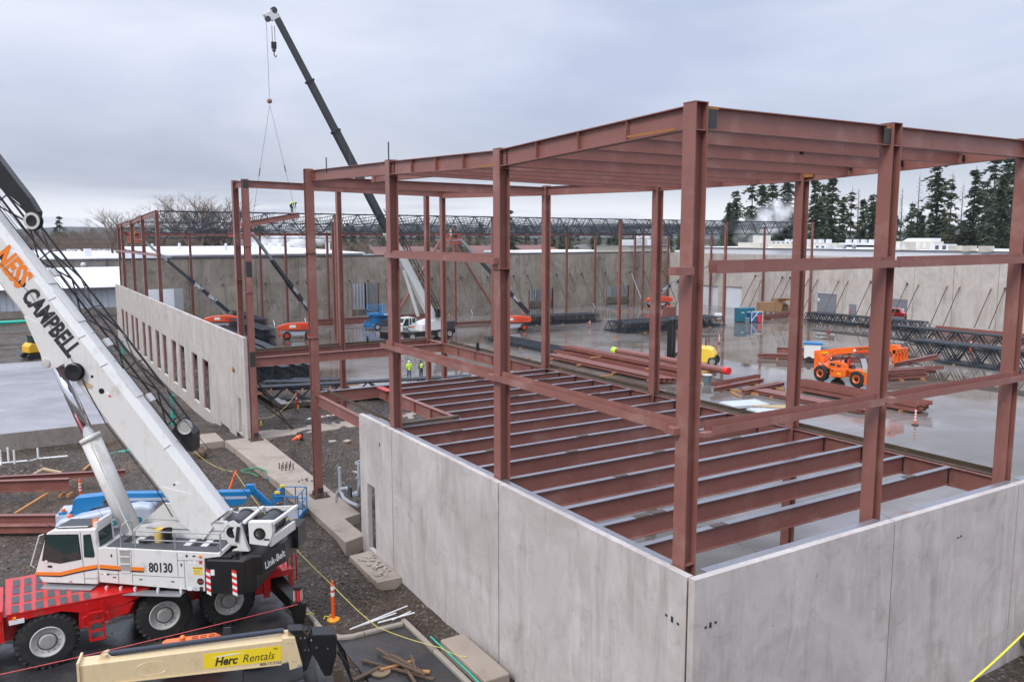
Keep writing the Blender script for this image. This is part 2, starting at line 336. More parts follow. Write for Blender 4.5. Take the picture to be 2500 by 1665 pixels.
class MB:
    def __init__(s): s.v = []; s.f = []; s.m = []; s.k = 0
    def add(s, vs, fs):
        b = len(s.v); s.v += [tuple(x) for x in vs]; s.f += [tuple(b+i for i in f) for f in fs]; s.m += [s.k]*len(fs); return s
    def hexa(s, c):   # 8 corners: bottom ring 0-3, top ring 4-7
        return s.add(c, [(3, 2, 1, 0), (4, 5, 6, 7), (0, 1, 5, 4), (1, 2, 6, 5), (2, 3, 7, 6), (3, 0, 4, 7)])
    def box(s, x0, x1, y0, y1, z0, z1):
        return s.hexa([(x0, y0, z0), (x1, y0, z0), (x1, y1, z0), (x0, y1, z0), (x0, y0, z1), (x1, y0, z1), (x1, y1, z1), (x0, y1, z1)])
    def cbox(s, c, size, rz=0, rx=0, ry=0):
        m = M.Translation(V(c)) @ M.Rotation(rz, 4, 'Z') @ M.Rotation(ry, 4, 'Y') @ M.Rotation(rx, 4, 'X'); a, b, d = [q/2 for q in size]
        return s.hexa([m @ V(p) for p in ((-a, -b, -d), (a, -b, -d), (a, b, -d), (-a, b, -d), (-a, -b, d), (a, -b, d), (a, b, d), (-a, b, d))])
    def frame(s, p, q, up):
        d = (V(q)-V(p)).normalized(); u = V(up); u = (u-d*u.dot(d))
        if u.length < 1e-5: u = V((1, 0, 0)); u = u-d*u.dot(d)
        u.normalize(); return d, u, d.cross(u)
    def bar(s, p, q, w, h, up=(0, 0, 1)):
        d, u, r = s.frame(p, q, up); p = V(p); q = V(q); a = r*w/2; b = u*h/2
        return s.hexa([p-a-b, p+a-b, q+a-b, q-a-b, p-a+b, p+a+b, q+a+b, q-a+b])
    def taper(s, p, q, w0, h0, w1, h1, up=(0, 0, 1)):
        d, u, r = s.frame(p, q, up); p = V(p); q = V(q)
        return s.hexa([p-r*w0/2-u*h0/2, p+r*w0/2-u*h0/2, q+r*w1/2-u*h1/2, q-r*w1/2-u*h1/2, p-r*w0/2+u*h0/2, p+r*w0/2+u*h0/2, q+r*w1/2+u*h1/2, q-r*w1/2+u*h1/2])
    def tube(s, p, q, r, r2=None, n=8):
        r2 = r if r2 is None else r2
        d, u, w = s.frame(p, q, (0, 0, 1) if abs((V(q)-V(p)).normalized().z) < .95 else (1, 0, 0)); p = V(p); q = V(q); vs = []
        for i in range(n):
            a = 2*math.pi*i/n; e = u*math.cos(a)+w*math.sin(a); vs += [p+e*r, q+e*r2]
        fs = [(2*i, 2*((i+1) % n), 2*((i+1) % n)+1, 2*i+1) for i in range(n)]
        fs += [tuple(2*i for i in range(n))[::-1], tuple(2*i+1 for i in range(n))]
        return s.add(vs, fs)
    def path(s, pts, r, n=6):
        pts = [V(p) for p in pts]; rings = []; prev = None
        for i, p in enumerate(pts):
            d = (pts[min(i+1, len(pts)-1)]-pts[max(i-1, 0)]).normalized()
            u = prev if prev else (V((0, 0, 1)) if abs(d.z) < .9 else V((1, 0, 0)))
            u = u-d*u.dot(d)
            if u.length < 1e-4: u = V((1, 0, 0))-d*d.x
            u.normalize(); prev = u; w = d.cross(u)
            rr = r[i] if isinstance(r, (list, tuple)) else r
            rings.append([p+(u*math.cos(2*math.pi*k/n)+w*math.sin(2*math.pi*k/n))*rr for k in range(n)])
        vs = [x for g in rings for x in g]; fs = []
        for i in range(len(rings)-1):
            for k in range(n): fs.append((i*n+k, i*n+(k+1) % n, (i+1)*n+(k+1) % n, (i+1)*n+k))
        fs += [tuple(range(n))[::-1], tuple((len(rings)-1)*n+k for k in range(n))]
        return s.add(vs, fs)
    def prism(s, pts, vec):
        pts = [V(p) for p in pts]; vec = V(vec); n = len(pts)
        nrm = V((0, 0, 0))
        for i in range(n): nrm += pts[i].cross(pts[(i+1) % n])
        if nrm.dot(vec) > 0: pts = pts[::-1]
        fs = [tuple(range(n)), tuple(range(2*n-1, n-1, -1))]
        for i in range(n): fs.append((i, n+i, n+(i+1) % n, (i+1) % n))
        return s.add(pts+[p+vec for p in pts], [f[::-1] if False else f for f in fs])
    def ibeam(s, p, q, up, d, w, tf=.02, tw=.014, top=None):
        dr, u, r = s.frame(p, q, up); p = V(p); q = V(q)
        k = s.k
        for sg in (1, -1):
            if sg == 1 and top is not None: s.k = top
            c = u*(d/2-tf/2)*sg; s.bar(p+c, q+c, w, tf, u); s.k = k
        return s.bar(p, q, tw, d-2*tf, u)
    def lathe(s, prof, c, axis, n=20, cap=True):
        ax = V(axis).normalized(); u = V((0, 0, 1)) if abs(ax.z) < .9 else V((1, 0, 0)); u = (u-ax*u.dot(ax)).normalized(); w = ax.cross(u); c = V(c)
        vs = []
        for (r, h) in prof:
            for i in range(n):
                a = 2*math.pi*i/n; vs.append(c+ax*h+(u*math.cos(a)+w*math.sin(a))*r)
        fs = []
        for j in range(len(prof)-1):
            for i in range(n): fs.append((j*n+i, j*n+(i+1) % n, (j+1)*n+(i+1) % n, (j+1)*n+i))
        if cap: fs += [tuple(range(n))[::-1], tuple((len(prof)-1)*n+i for i in range(n))]
        return s.add(vs, fs)
    def ball(s, c, r, n=10, m=6, sq=(1, 1, 1)):
        vs = []; c = V(c)
        for j in range(1, m):
            t = math.pi*j/m
            for i in range(n):
                a = 2*math.pi*i/n; vs.append(c+V((math.sin(t)*math.cos(a)*r*sq[0], math.sin(t)*math.sin(a)*r*sq[1], math.cos(t)*r*sq[2])))
        vs += [c+V((0, 0, r*sq[2])), c-V((0, 0, r*sq[2]))]; T = len(vs)-2; fs = []
        for j in range(m-2):
            for i in range(n): fs.append((j*n+i, (j+1)*n+i, (j+1)*n+(i+1) % n, j*n+(i+1) % n))
        for i in range(n): fs.append((T, i, (i+1) % n)); fs.append((T+1, (m-2)*n+(i+1) % n, (m-2)*n+i))
        return s.add(vs, fs)
    def xf(s, mtx, start=0):
        s.v[start:] = [tuple(mtx @ V(p)) for p in s.v[start:]]; return s
    def mesh(s, name, mats):
        me = bpy.data.meshes.new(name); me.from_pydata(s.v, [], s.f)
        for m in ([mats] if isinstance(mats, str) else mats): me.materials.append(MAT[m])
        if not isinstance(mats, str): me.polygons.foreach_set('material_index', s.m)
        me.update(); bm = bmesh.new(); bm.from_mesh(me); bmesh.ops.recalc_face_normals(bm, faces=bm.faces); bm.to_mesh(me); bm.free()
        return me
    def build(s, name, mats, parent=None, local=False, smooth=False):
        return link(name, s.mesh(name, mats), parent, local, smooth)

def bevel(o, w=.02, seg=2):
    m = o.modifiers.new('bevel', 'BEVEL'); m.width = w; m.segments = seg; m.limit_method = 'ANGLE'; m.angle_limit = R(40); return o
TMP = bpy.data.scenes.new('workbench_scene')
def tmp_graph():
    with bpy.context.temp_override(scene=TMP, view_layer=TMP.view_layers[0]):
        return bpy.context.evaluated_depsgraph_get()
def text(name, body, size, loc, xd, yd, m, parent, shear=0, bold=0, sx=1, local=False, align='CENTER'):
    cu = bpy.data.curves.new(name, 'FONT'); cu.body = body; cu.size = size; cu.shear = shear; cu.offset = bold; cu.extrude = .0015; cu.align_x = align; cu.align_y = 'CENTER'; cu.resolution_u = 3
    t = bpy.data.objects.new(name, cu); TMP.collection.objects.link(t)
    TMP.view_layers[0].update(); dg = tmp_graph(); me = bpy.data.meshes.new_from_object(t.evaluated_get(dg))
    bpy.data.objects.remove(t, do_unlink=True)
    x = V(xd).normalized(); y = V(yd); y = (y-x*y.dot(x)).normalized(); z = x.cross(y)
    mt = M((x, y, z)).transposed().to_4x4(); mt.translation = V(loc)
    me.transform(mt @ M.Scale(sx, 4, (1, 0, 0))); me.materials.clear(); me.materials.append(MAT[m])
    return link(name, me, parent, local)
def copy_tree(o, parent=None):
    c = o.copy(); COL.objects.link(c); c.parent = parent; W[c.name] = world_of(parent) if parent else world_of(o)
    for ch in list(o.children): copy_tree(ch, c)
    return c
def place(src, loc, rz, label=None, group=None):
    c = copy_tree(src); c.location = loc; c.rotation_euler = (0, 0, rz); W[c.name] = M.Translation(V(loc)) @ M.Rotation(rz, 4, 'Z')
    if label: c['label'] = label
    if group: c['group'] = group
    return c
def slab(name, x0, x1, y0, y1, z0, z1, m, kind='structure'):
    o = MB().box(x0, x1, y0, y1, z0, z1).build(name, m); o['kind'] = kind; return o
def wallgrid(mb, org, ud, nd, u0, u1, z0, z1, holes, t):
    """wall sheet of thickness t with openings: u along ud, thickness along nd"""
    us = sorted({u0, u1, *[h[0] for h in holes], *[h[1] for h in holes]}); zs = sorted({z0, z1, *[h[2] for h in holes], *[h[3] for h in holes]})
    us = [u for u in us if u0 <= u <= u1]; zs = [z for z in zs if z0 <= z <= z1]
    org = V(org); ud = V(ud); nd = V(nd)
    def P(u, z, k): return org+ud*u+V((0, 0, z))+nd*(t*k)
    def solid(i, j):
        if i < 0 or j < 0 or i >= len(us)-1 or j >= len(zs)-1: return False
        uc = (us[i]+us[i+1])/2; zc = (zs[j]+zs[j+1])/2
        return not any(h[0] < uc < h[1] and h[2] < zc < h[3] for h in holes)
    for i in range(len(us)-1):
        for j in range(len(zs)-1):
            if not solid(i, j): continue
            a, b, c, d = us[i], us[i+1], zs[j], zs[j+1]
            mb.add([P(a, c, 0), P(b, c, 0), P(b, d, 0), P(a, d, 0)], [(0, 1, 2, 3)]); mb.add([P(a, c, 1), P(a, d, 1), P(b, d, 1), P(b, c, 1)], [(0, 1, 2, 3)])
            for di, dj, e in ((-1, 0, ((a, c), (a, d))), (1, 0, ((b, c), (b, d))), (0, -1, ((a, c), (b, c))), (0, 1, ((a, d), (b, d)))):
                if not solid(i+di, j+dj):
                    (p, q) = e; mb.add([P(*p, 0), P(*q, 0), P(*q, 1), P(*p, 1)], [(0, 1, 2, 3)])
    return mb
# ================================================================== SETTING
def sstep(a, b, x):
    t = max(0, min(1, (x-a)/(b-a))); return t*t*(3-2*t)
def bump2(x, y, cx, cy, rx, ry):
    d = ((x-cx)/rx)**2+((y-cy)/ry)**2; return math.exp(-d*1.6)
def gz(x, y):
    z = -.86
    near = sstep(300, 120, abs(x))*sstep(400, 150, abs(y))
    n = NZ.noise(V((x*.25, y*.25, 0)))*.10+NZ.noise(V((x*.9, y*.9, 3)))*.05+NZ.noise(V((x*2.6, y*2.6, 7)))*.03
    flat = sstep(8.9, 8.2, x)*sstep(33, 31, y)+sstep(8.4, 8.9, x)*sstep(11.6, 11.2, x)*sstep(26.2, 25.7, y)
    z += n*(1-.85*min(1, flat))*near
    # spoil heaps beside the left slab
    z += .75*bump2(x, y, .6, 55.0, 3.8, 1.6)+.62*bump2(x, y, 5.0, 54.2, 3.2, 2.4)+.35*bump2(x, y, 8.6, 50.0, 3.0, 3.6)+.25*bump2(x, y, 9.2, 31.0, 1.8, 2.2)
    z += .30*bump2(x, y, 10.2, 41.5, 1.4, 5)
    for yr in (35.4, 37.2, 39.6): 
        d = abs(y-yr-.35*math.sin(x*.4+yr)); z -= .07*math.exp(-(d/.25)**2)*(x < 10.5)-.04*math.exp(-((d-.45)/.2)**2)*(x < 10.5)
    # trench between the left slab, the windowed wall and the footings
    if x < 13.2: z -= .55*sstep(56, 58.5, y)*sstep(64, 62.8, y)*sstep(7, 5, x)
    if 5 < x < 13: z -= (.95*sstep(60, 70, y))*sstep(150, 135, y)
    z += .30*bump2(x, y, 11.2, 37.0, 1.2, 4.5)+.22*bump2(x, y, 10.9, 31.5, .9, 2.2)
    if x < 8.2 and 33 < y < 54: z += .05*math.sin((x*.35+y)*2.1)*sstep(33, 35, y)*sstep(54, 52, y)
    z -= .45*bump2(x, y, 12.4, 33.2, 1.0, 1.3)+.35*sstep(11.2, 12.2, x)*sstep(13.2, 12.6, x)*sstep(33, 31, y)
    # the office footprint, still bare ground
    if 13.6 < x < 27.6 and 13.2 < y < 64:
        w = sstep(13.7, 15.2, x)*sstep(13.4, 14.5, y)
        z += w*(.42+.22*NZ.noise(V((x*.45, y*.6, 9)))+.16*NZ.noise(V((x*1.3, y*1.4, 2)))+.09*NZ.noise(V((x*3.1, y*3.1, 5))))
        z -= .75*bump2(x, y, 15.0, 47.5, 1.1, 7)*w+.7*bump2(x, y, 18.5, 58.6, 5, .9)+.5*bump2(x, y, 20.0, 43.0, 2.2, 1.2)
        z = min(z, -.14)
    if x < 6.3 and 63.5 < y < 99.2: z = -1.6
    if x > 28 and y < 124: z = -.9
    return z
def axis(lo, hi, f0, f1, step, grow=1.28):
    xs = []; x = f0
    while x < f1: xs.append(x); x += step
    s = step
    while x < hi: xs.append(x); s *= grow; x += s
    xs.append(hi); s = step; x = f0-step
    while x > lo: xs.insert(0, x); s *= grow; x -= s
    xs.insert(0, lo); return xs
gx = axis(-4500, 6500, -3, 28, .30); gy = axis(-300, 7500, 16, 66, .30)
gv = [(x, y, gz(x, y)) for y in gy for x in gx]; nx = len(gx)
gf = [(j*nx+i, j*nx+i+1, (j+1)*nx+i+1, (j+1)*nx+i) for j in range(len(gy)-1) for i in range(nx-1)]
me = bpy.data.meshes.new('ground'); me.from_pydata(gv, [], gf); me.materials.append(MAT['earth'])
for p in me.polygons: p.use_smooth = True
ground = bpy.data.objects.new('ground', me); COL.objects.link(ground); ground['kind'] = 'structure'

# loose clods and stones lying on the bare ground
mb = MB(); rnd = random.Random(5)
def clod(mb, c, r):
    ph = rnd.random()*6.28; vs = []
    for k, (h, rr) in enumerate(((-.5, .6), (.1, 1), (.65, .5))):
        for i in range(5):
            a = ph+2*math.pi*i/5+k*.6; q = r*rr*(.75+.5*rnd.random()); vs.append((c[0]+math.cos(a)*q, c[1]+math.sin(a)*q, c[2]+h*r*.7))
    fs = [(0, 1, 6, 5), (1, 2, 7, 6), (2, 3, 8, 7), (3, 4, 9, 8), (4, 0, 5, 9), (5, 6, 11, 10), (6, 7, 12, 11), (7, 8, 13, 12), (8, 9, 14, 13), (9, 5, 10, 14), (10, 11, 12, 13, 14)]
    mb.add(vs, fs)
n = 0
while n < 9000:
    x = rnd.uniform(-2.5, 12.6); y = rnd.uniform(27, 62)
    if rnd.random() > .25 and not (8 < x < 12.5 and 27 < y < 52): continue
    if x < 8.3 and y < 32.5 and rnd.random() > .06: continue
    if 11.9 < x and y > 33.5: continue
    r = .02+.05*rnd.random()**3+(.07*rnd.random() if rnd.random() < .02 else 0)
    clod(mb, (x, y, gz(x, y)+r*.2), r); n += 1
n = 0
while n < 3500:
    x = rnd.uniform(14.2, 27.3); y = rnd.uniform(14, 62)
    r = .025+.06*rnd.random()**3; clod(mb, (x, y, gz(x, y)+r*.2), r); n += 1
o = mb.build('loose_stones', 'clod'); tag(o, kind='stuff', label='dark loose stones and clods scattered over the bare ground', cat='stones')

# concrete slabs
slab('warehouse_floor', 27.7, 112.9, -60, 124.4, -.35, 0, 'wet_slab')
slab('warehouse_floor', 17.6, 27.7, 63.2, 124.4, -.35, 0, 'wet_slab')
slab('office_floor', 21.6, 27.7, 13.6, 33.0, -.35, -.004, 'wet_slab')
slab('poured_slab', -60, 6.25, 63.3, 99.3, -.35, 0, 'pour_slab')
mb = MB(); wallgrid(mb, (-60, 63.26, 0), (1, 0, 0), (0, .3, 0), 0, 66.3, -1.9, -.012, [], 1); o = mb.build('slab_stem_wall', 'stem_concrete')
tag(o, 'stained concrete stem wall under the front edge of the pale poured slab', 'wall')
for k, x in enumerate((-.9, 1.45, 3.6)):
    pass
# wet black mud where the big crane stands; asphalt strip inside the kerb
mb = MB(); NXm = 26; NYm = 22
for j in range(NYm+1):
    for i in range(NXm+1):
        x = -9+17.4*i/NXm; y = 12+20.2*j/NYm
        x += NZ.noise(V((0, y*.7, 1)))*.35*(i in (0, NXm)); y += (NZ.noise(V((x*.6, 0, 2)))*.9-.1)*(j == NYm)
        mb.v.append((x, y, gz(x, y)+(.035 if 0 < j < NYm and 0 < i < NXm else -.05)+NZ.noise(V((x*.8, y*.8, 5)))*.02))
for j in range(NYm):
    for i in range(NXm): mb.f.append((j*(NXm+1)+i, j*(NXm+1)+i+1, (j+1)*(NXm+1)+i+1, (j+1)*(NXm+1)+i)); mb.m.append(0)
o = mb.build('crane_pad', 'asphalt', smooth=True); o['kind'] = 'structure'
mb = MB(); mb.add([(8.75, 12, -.80), (11.25, 12, -.80), (11.25, 25.72, -.80), (9.3, 25.85, -.80), (8.8, 26.3, -.80)], [(0, 1, 2, 3, 4)])
o = mb.build('asphalt_strip', 'asphalt'); o['kind'] = 'structure'

# kerbs
def kerb(pts, lab):
    mb = MB(); prof = ((-.085, 0), (-.085, .26), (-.05, .30), (.06, .30), (.085, .27), (.085, 0))
    pv = [V((x, y, -.98)) for x, y in pts]; n = len(prof)
    for i, p in enumerate(pv):
        d = (pv[min(i+1, len(pv)-1)]-pv[max(i-1, 0)]).normalized(); s = V((-d.y, d.x, 0))
        for a, b in prof: mb.v.append(tuple(p+s*a+V((0, 0, b))))
    for i in range(len(pv)-1):
        for k in range(n): mb.f.append((i*n+k, i*n+(k+1) % n, (i+1)*n+(k+1) % n, (i+1)*n+k)); mb.m.append(0)
    mb.f += [tuple(range(n)), tuple((len(pv)-1)*n+k for k in range(n))]; mb.m += [0, 0]
    return tag(mb.build('kerb', 'kerb_concrete'), lab, 'kerb', 'kerbs round the asphalt strip')
kerb([(8.66, 30.6), (8.62, 29.1), (8.60, 27.3)], 'straight kerb length running back beside the orange delineator post')
kerb([(8.60, 27.27), (8.63, 26.7), (8.76, 26.3), (9.0, 25.98), (9.35, 25.86), (9.75, 25.86)], 'curved kerb piece at the corner of the asphalt strip')
kerb([(9.78, 25.86), (10.5, 25.84), (11.22, 25.82)], 'short kerb under the white plastic pipes')
kerb([(11.36, 26.05), (11.36, 23.5)], 'kerb length between asphalt and the trench by the wall, far one')
kerb([(11.36, 23.47), (11.36, 20.9)], 'kerb length beside the square concrete block, with the green rope')
kerb([(11.36, 20.87), (11.36, 14)], 'kerb length running out of the bottom of the view')

# concrete footings
mb = MB(); mb.prism([(11.95, 33.6, -1.9), (13.0, 34.0, -1.9), (13.0, 36.6, -1.9), (13.9, 36.9, -1.9), (14.0, 55.4, -1.9), (11.55, 55.4, -1.9), (12.0, 41, -1.9)], (0, 0, 1.48))
ft = mb.build('strip_footing', 'footing_concrete'); tag(ft, 'long brown concrete strip footing running back to the windowed wall', 'footing')
o = MB().box(14.0, 27.4, 54.7, 56.9, -1.9, -.43).build('cross_footing', 'footing_concrete'); tag(o, 'concrete footing crossing the bare ground between the steel columns', 'footing')
mb = MB().box(9.95, 11.54, 55.5, 58.2, -1.9, -.46); o = mb.build('footing_block', 'footing_concrete'); tag(o, 'square concrete footing block at the end of the windowed wall', 'footing')
mb = MB().prism([(11.82, 29.65, -1.5), (12.86, 29.6, -1.5), (12.86, 33.0, -1.5), (11.85, 32.9, -1.5)], (0, 0, .72)); o = mb.build('pad_footing', 'footing_concrete'); tag(o, 'concrete pad footing littered with rubble beside the wall doorway', 'footing')
mb = MB().box(11.72, 12.62, 20.7, 23.8, -1.6, -.6); o = bevel(mb.build('concrete_block', 'footing_concrete'), .04); tag(o, 'square brown concrete block against the wall at bottom centre', 'block')
mb = MB()
for k in range(34):
    x = rnd.uniform(12.0, 12.8); y = rnd.uniform(29.8, 32.4); mb.cbox((x, y, -.755+rnd.random()*.03), (.08+.18*rnd.random(), .06+.1*rnd.random(), .03), rnd.random()*3, rnd.uniform(-.2, .2), rnd.uniform(-.3, .3))
o = mb.build('concrete_rubble', 'rubble'); tag(o, 'broken pieces of concrete on the pad footing', 'rubble', kind='stuff')

# ================================================================== TILT-UP WALLS
def wall_thing(name, loc, label): return thing(name, loc, 0, label, 'wall')
wl = wall_thing('concrete_wall', (12.99, 24, -.9), 'pale grey concrete panel wall along the left side of the near steel frame')
T = .2
for a, b, holes in ((13.3, 21.825, []), (21.875, 30.41, []), (30.46, 34.05, [(32.35, 33.22, -.72, 2.25)])):
    mb = MB(); wallgrid(mb, (12.89, 0, 0), (0, 1, 0), (1, 0, 0), a, b, -1.3, 5.2, holes, T); mb.build('panel', 'panel_concrete', wl)
MB().box(12.91, 13.05, 21.83, 21.87, -1.3, 5.1).box(12.91, 13.05, 30.415, 30.455, -1.3, 5.1).build('joint_seal', 'trim_dark', wl)
wr = wall_thing('concrete_wall', (20, 13.4, -.9), 'pale grey concrete panel wall along the right side of the near steel frame')
for a, b in ((12.92, 20.41), (20.47, 26.86), (26.93, 34)):
    mb = MB(); wallgrid(mb, (0, 13.27, 0), (1, 0, 0), (0, -1, 0), a, b, -1.3, 5.2, [], T); mb.build('panel', 'panel_concrete', wr)
MB().box(20.42, 20.46, 13.1, 13.22, -1.3, 5.1).box(26.875, 26.925, 13.1, 13.22, -1.3, 5.1).box(12.905, 12.94, 13.27, 13.31, -1.3, 5.12).build('joint_seal', 'rusty_plate', wr)
# small embeds on the panels
mb = MB()
for y, z in ((13.75, 4.0), (13.55, 3.97), (13.95, 4.02), (31.7, 4.3)): mb.cbox((12.885, y, z), (.02, .07, .14 if y in (13.75, 31.7) else .05))
mb.build('embed_plate', 'mill_patch', wl)
mb = MB()
for x, z in ((13.45, 4.0), (13.3, 3.98), (13.62, 4.02), (23.6, 4.1), (23.75, 4.12)): mb.cbox((x, 13.065, z), (.06, .02, .13 if x == 13.45 else .05))
mb.build('embed_plate', 'mill_patch', wr)

# long wall with the tall openings
ww = wall_thing('windowed_wall', (13.0, 90, -1.8), 'long pale concrete wall with a row of tall narrow window openings')
op = [122, 117.9, 112, 108, 102, 97.5, 92, 87.7, 82.2, 78, 72.1, 67.75]
cuts = [54.72, 57.9, 65.0, 75.1, 84.95, 94.9, 105, 115, 129]
for a, b in zip(cuts[:-1], cuts[1:]):
    hs = [(c-1.25, c+1.25, -.8, 3.32) for c in op if a < c < b]
    if a < 56: hs = [(56.2, 57.05, -.36, 2.1)]
    if a == 57.9: hs = [(60.0, 63.0, -2.2, -.75)]
    mb = MB(); wallgrid(mb, (12.9, 0, 0), (0, 1, 0), (1, 0, 0), a+.012, b-.012, -2.2 if a > 57 else -.46, 6.42, hs, .22); mb.build('panel', 'panel_concrete_end', ww)
mb = MB()
for c in cuts[1:-1]: mb.box(12.95, 13.08, c-.02, c+.02, -1.5, 6.3)
mb.build('joint_seal', 'trim_dark', ww)
mb = MB()
for c in op: mb.box(13.0, 13.1, c-1.31, c-1.17, -.8, 3.32); mb.box(13.0, 13.1, c+1.17, c+1.31, -.8, 3.32)
mb.build('opening_frame', 'primer', ww)
mb = MB()
mb.bar((12.8, 57.9, 4.0), (12.8, 57.6, 3.85), .05, .25).build('lifting_clamp', 'orange_rust', ww)

# back wall of the warehouse
bw = wall_thing('warehouse_back_wall', (65, 124.6, 0), 'tall mottled buff concrete wall with loading doors behind the far crane')
jb = [13.3, 22.07, 31.6, 38.0, 45.74, 54, 62.17, 70.05, 78.02, 87.74, 95.65, 105.4, 112.9]
hb = [(16.2, 21.2, 1.9, 5.7), (46.5, 51.0, .35, 5.62), (80, 85.2, -.2, 3.56), (97.75, 103.1, -.2, 3.6)]
for a, b in zip(jb[:-1], jb[1:]):
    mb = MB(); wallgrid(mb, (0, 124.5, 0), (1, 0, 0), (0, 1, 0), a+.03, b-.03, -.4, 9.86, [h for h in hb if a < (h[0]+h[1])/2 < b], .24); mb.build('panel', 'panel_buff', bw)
mb = MB()
for c in jb[1:-1]: mb.box(c-.04, c+.04, 124.56, 124.7, 0, 9.8)
mb.box(13.2, 113, 124.46, 124.8, 9.86, 10.08); mb.build('coping', 'trim_dark', bw)
mb = MB()
for h in hb[1:]: mb.box(h[0]-.1, h[0], 124.44, 124.74, h[2], h[3]); mb.box(h[1], h[1]+.1, 124.44, 124.74, h[2], h[3])
mb.build('door_jamb', 'primer', bw)
# right-hand wall of the warehouse
rw = wall_thing('warehouse_side_wall', (113, 80, 0), 'long pale concrete wall propped by slanting braces on the right')
jr = [124.4, 115.5, 109.5, 100.54, 97.17, 94.7, 89.14, 83.48, 77.5, 71.58, 65.68, 59.54, 53.3, 47, 40, 30]
hr_ = [(118.0, 121.5, 0, 3.9), (110.4, 115.0, 0, 3.8), (104.6, 108.6, 0, 3.9), (84.6, 88.4, 0, 3.9), (80.9, 82.3, 0, 2.4), (72.4, 75.6, 0, 3.7)]
for a, b in zip(jr[:-1], jr[1:]):
    mb = MB(); wallgrid(mb, (112.98, 0, 0), (0, 1, 0), (1, 0, 0), b+.03, a-.03, -.4, 9.85, [h for h in hr_ if b < (h[0]+h[1])/2 < a], .24); mb.build('panel', 'panel_pale', rw)
mb = MB()
for c in jr[1:-1]: mb.box(113.05, 113.2, c-.04, c+.04, 0, 9.8)
mb.build('joint_seal', 'trim_dark', rw)
o = MB().box(113.3, 116.5, 101.6, 116.2, 0, 9.7).build('white_annex', 'wall_white'); tag(o, 'plain white metal wall section in the far right corner of the warehouse', 'wall')
# ================================================================== OFFICE STEEL FRAME
fr = thing('unfinished_building', (13.34, 13.85, -.4), 0, 'tall red-brown steel frame of the unfinished office in front', 'building')
XA, XB, XC = 13.36, 20.5, 27.42
YL = [13.9, 22.4, 31.0, 40.8, 54.6]
ZT = {13.9: 15.95, 22.4: 15.70, 31.0: 16.02, 40.8: 16.33, 54.6: 16.66}
UX, UY, UZ = (1, 0, 0), (0, 1, 0), (0, 0, 1)
def column(x, y, z0, z1, up, parent=fr, d=.38, w=.40, marks=()):
    mb = MB(); mb.ibeam((x, y, z0), (x, y, z1), up, d, w, .028, .02); mb.box(x-.2, x+.2, y-.2, y+.2, z1, z1+.02)
    o = mb.build('column', 'primer', parent)
    st = MB()
    for z in marks:
        a = V(up); s = V((0, 0, 1)).cross(a)
        for sg in (1, -1):
            c = V((x, y, z))+s*sg*.1; e = a*.155+s*.088
            st.box(c.x-abs(e.x), c.x+abs(e.x), c.y-abs(e.y), c.y+abs(e.y), z-.012, z+.012)
    if marks: st.build('stiffener', 'primer', o)
    return o
def baseplate(x, y, z, parent=fr, s=.42):
    o = MB().cbox((x, y, z+.035), (2*s, 2*s, .07)).build('base_plate', 'rusty_plate', parent)
    mb = MB()
    for a in (-1, 0, 1):
        for b in (-1, 1):
            mb.tube((x+a*.26, y+b*.32, z), (x+a*.26, y+b*.32, z+.27), .035, n=6).tube((x+a*.26, y+b*.32, z+.07), (x+a*.26, y+b*.32, z+.13), .06, n=6)
    for sx in (-1, 1): mb.cbox((x+sx*.1, y-.28, z+.15), (.02, .16, .2))
    mb.build('anchor_bolt', 'rebar', o)
    MB().cbox((x, y-.193, z+.32), (.3, .004, .36)).build('bare_patch', 'mill_patch', parent)
c1 = column(XA, 13.9, -.4, ZT[13.9], UX, marks=(15.35, 5.25))
c2 = column(XA, 22.4, -.4, ZT[22.4], UX, marks=(15.1,))
c3 = column(XA, 31.0, -.4, ZT[31.0], UX, marks=(15.4,))
c4 = column(13.1, 40.75, -.35, ZT[40.8], UY, marks=(15.75, 12.3, 5.2)); baseplate(13.1, 40.55, -.42)
c5 = column(13.36, 54.6, -.35, ZT[54.6], UY, marks=(16.05, 12.5, 9.3)); baseplate(13.36, 54.5, -.42)
c6 = column(13.36, 57.3, -.35, 16.72, UX, marks=(16.1, 12.4)); 
for y, z in ((13.9, 16.0), (22.4, 15.72), (31.0, 15.75), (40.8, 15.95)):
    column(XC, y, -.3, z, UX if y > 14 else UX)
column(XB, 13.9, -.3, 15.98, UX, marks=(15.4,))
for x, y, z in ((XC+.1, 54.6, 16.4), (XC+.1, 57.3, 16.15), (XB+.05, 57.3, 16.2)): column(x, y, -.35, z, UX, d=.33, w=.36)
baseplate(XB+.05, 57.2, -.43)
# plates at girt and splice levels
mb = MB()
for x, y, z, u in ((13.1, 40.75, 12.2, 1), (13.36, 54.6, 9.4, 1), (13.36, 54.6, 12.4, 1), (13.36, 57.3, 10.1, 1), (13.36, 22.4, 12.0, 1), (13.1, 40.75, 7.9, 1)):
    mb.cbox((x, y, z), (.52, .50, .025))
mb.build('splice_plate', 'primer', fr)
mb = MB()
mb.cbox((13.36, 54.406, 10.9), (.36, .004, 1.0)); mb.cbox((13.36, 54.406, 5.0), (.36, .004, 1.0)); mb.cbox((13.36, 54.406, 16.35), (.36, .004, .5)); mb.cbox((XC+.1, 54.41, 16.1), (.34, .004, .5))
mb.build('bare_patch', 'mill_patch', fr)

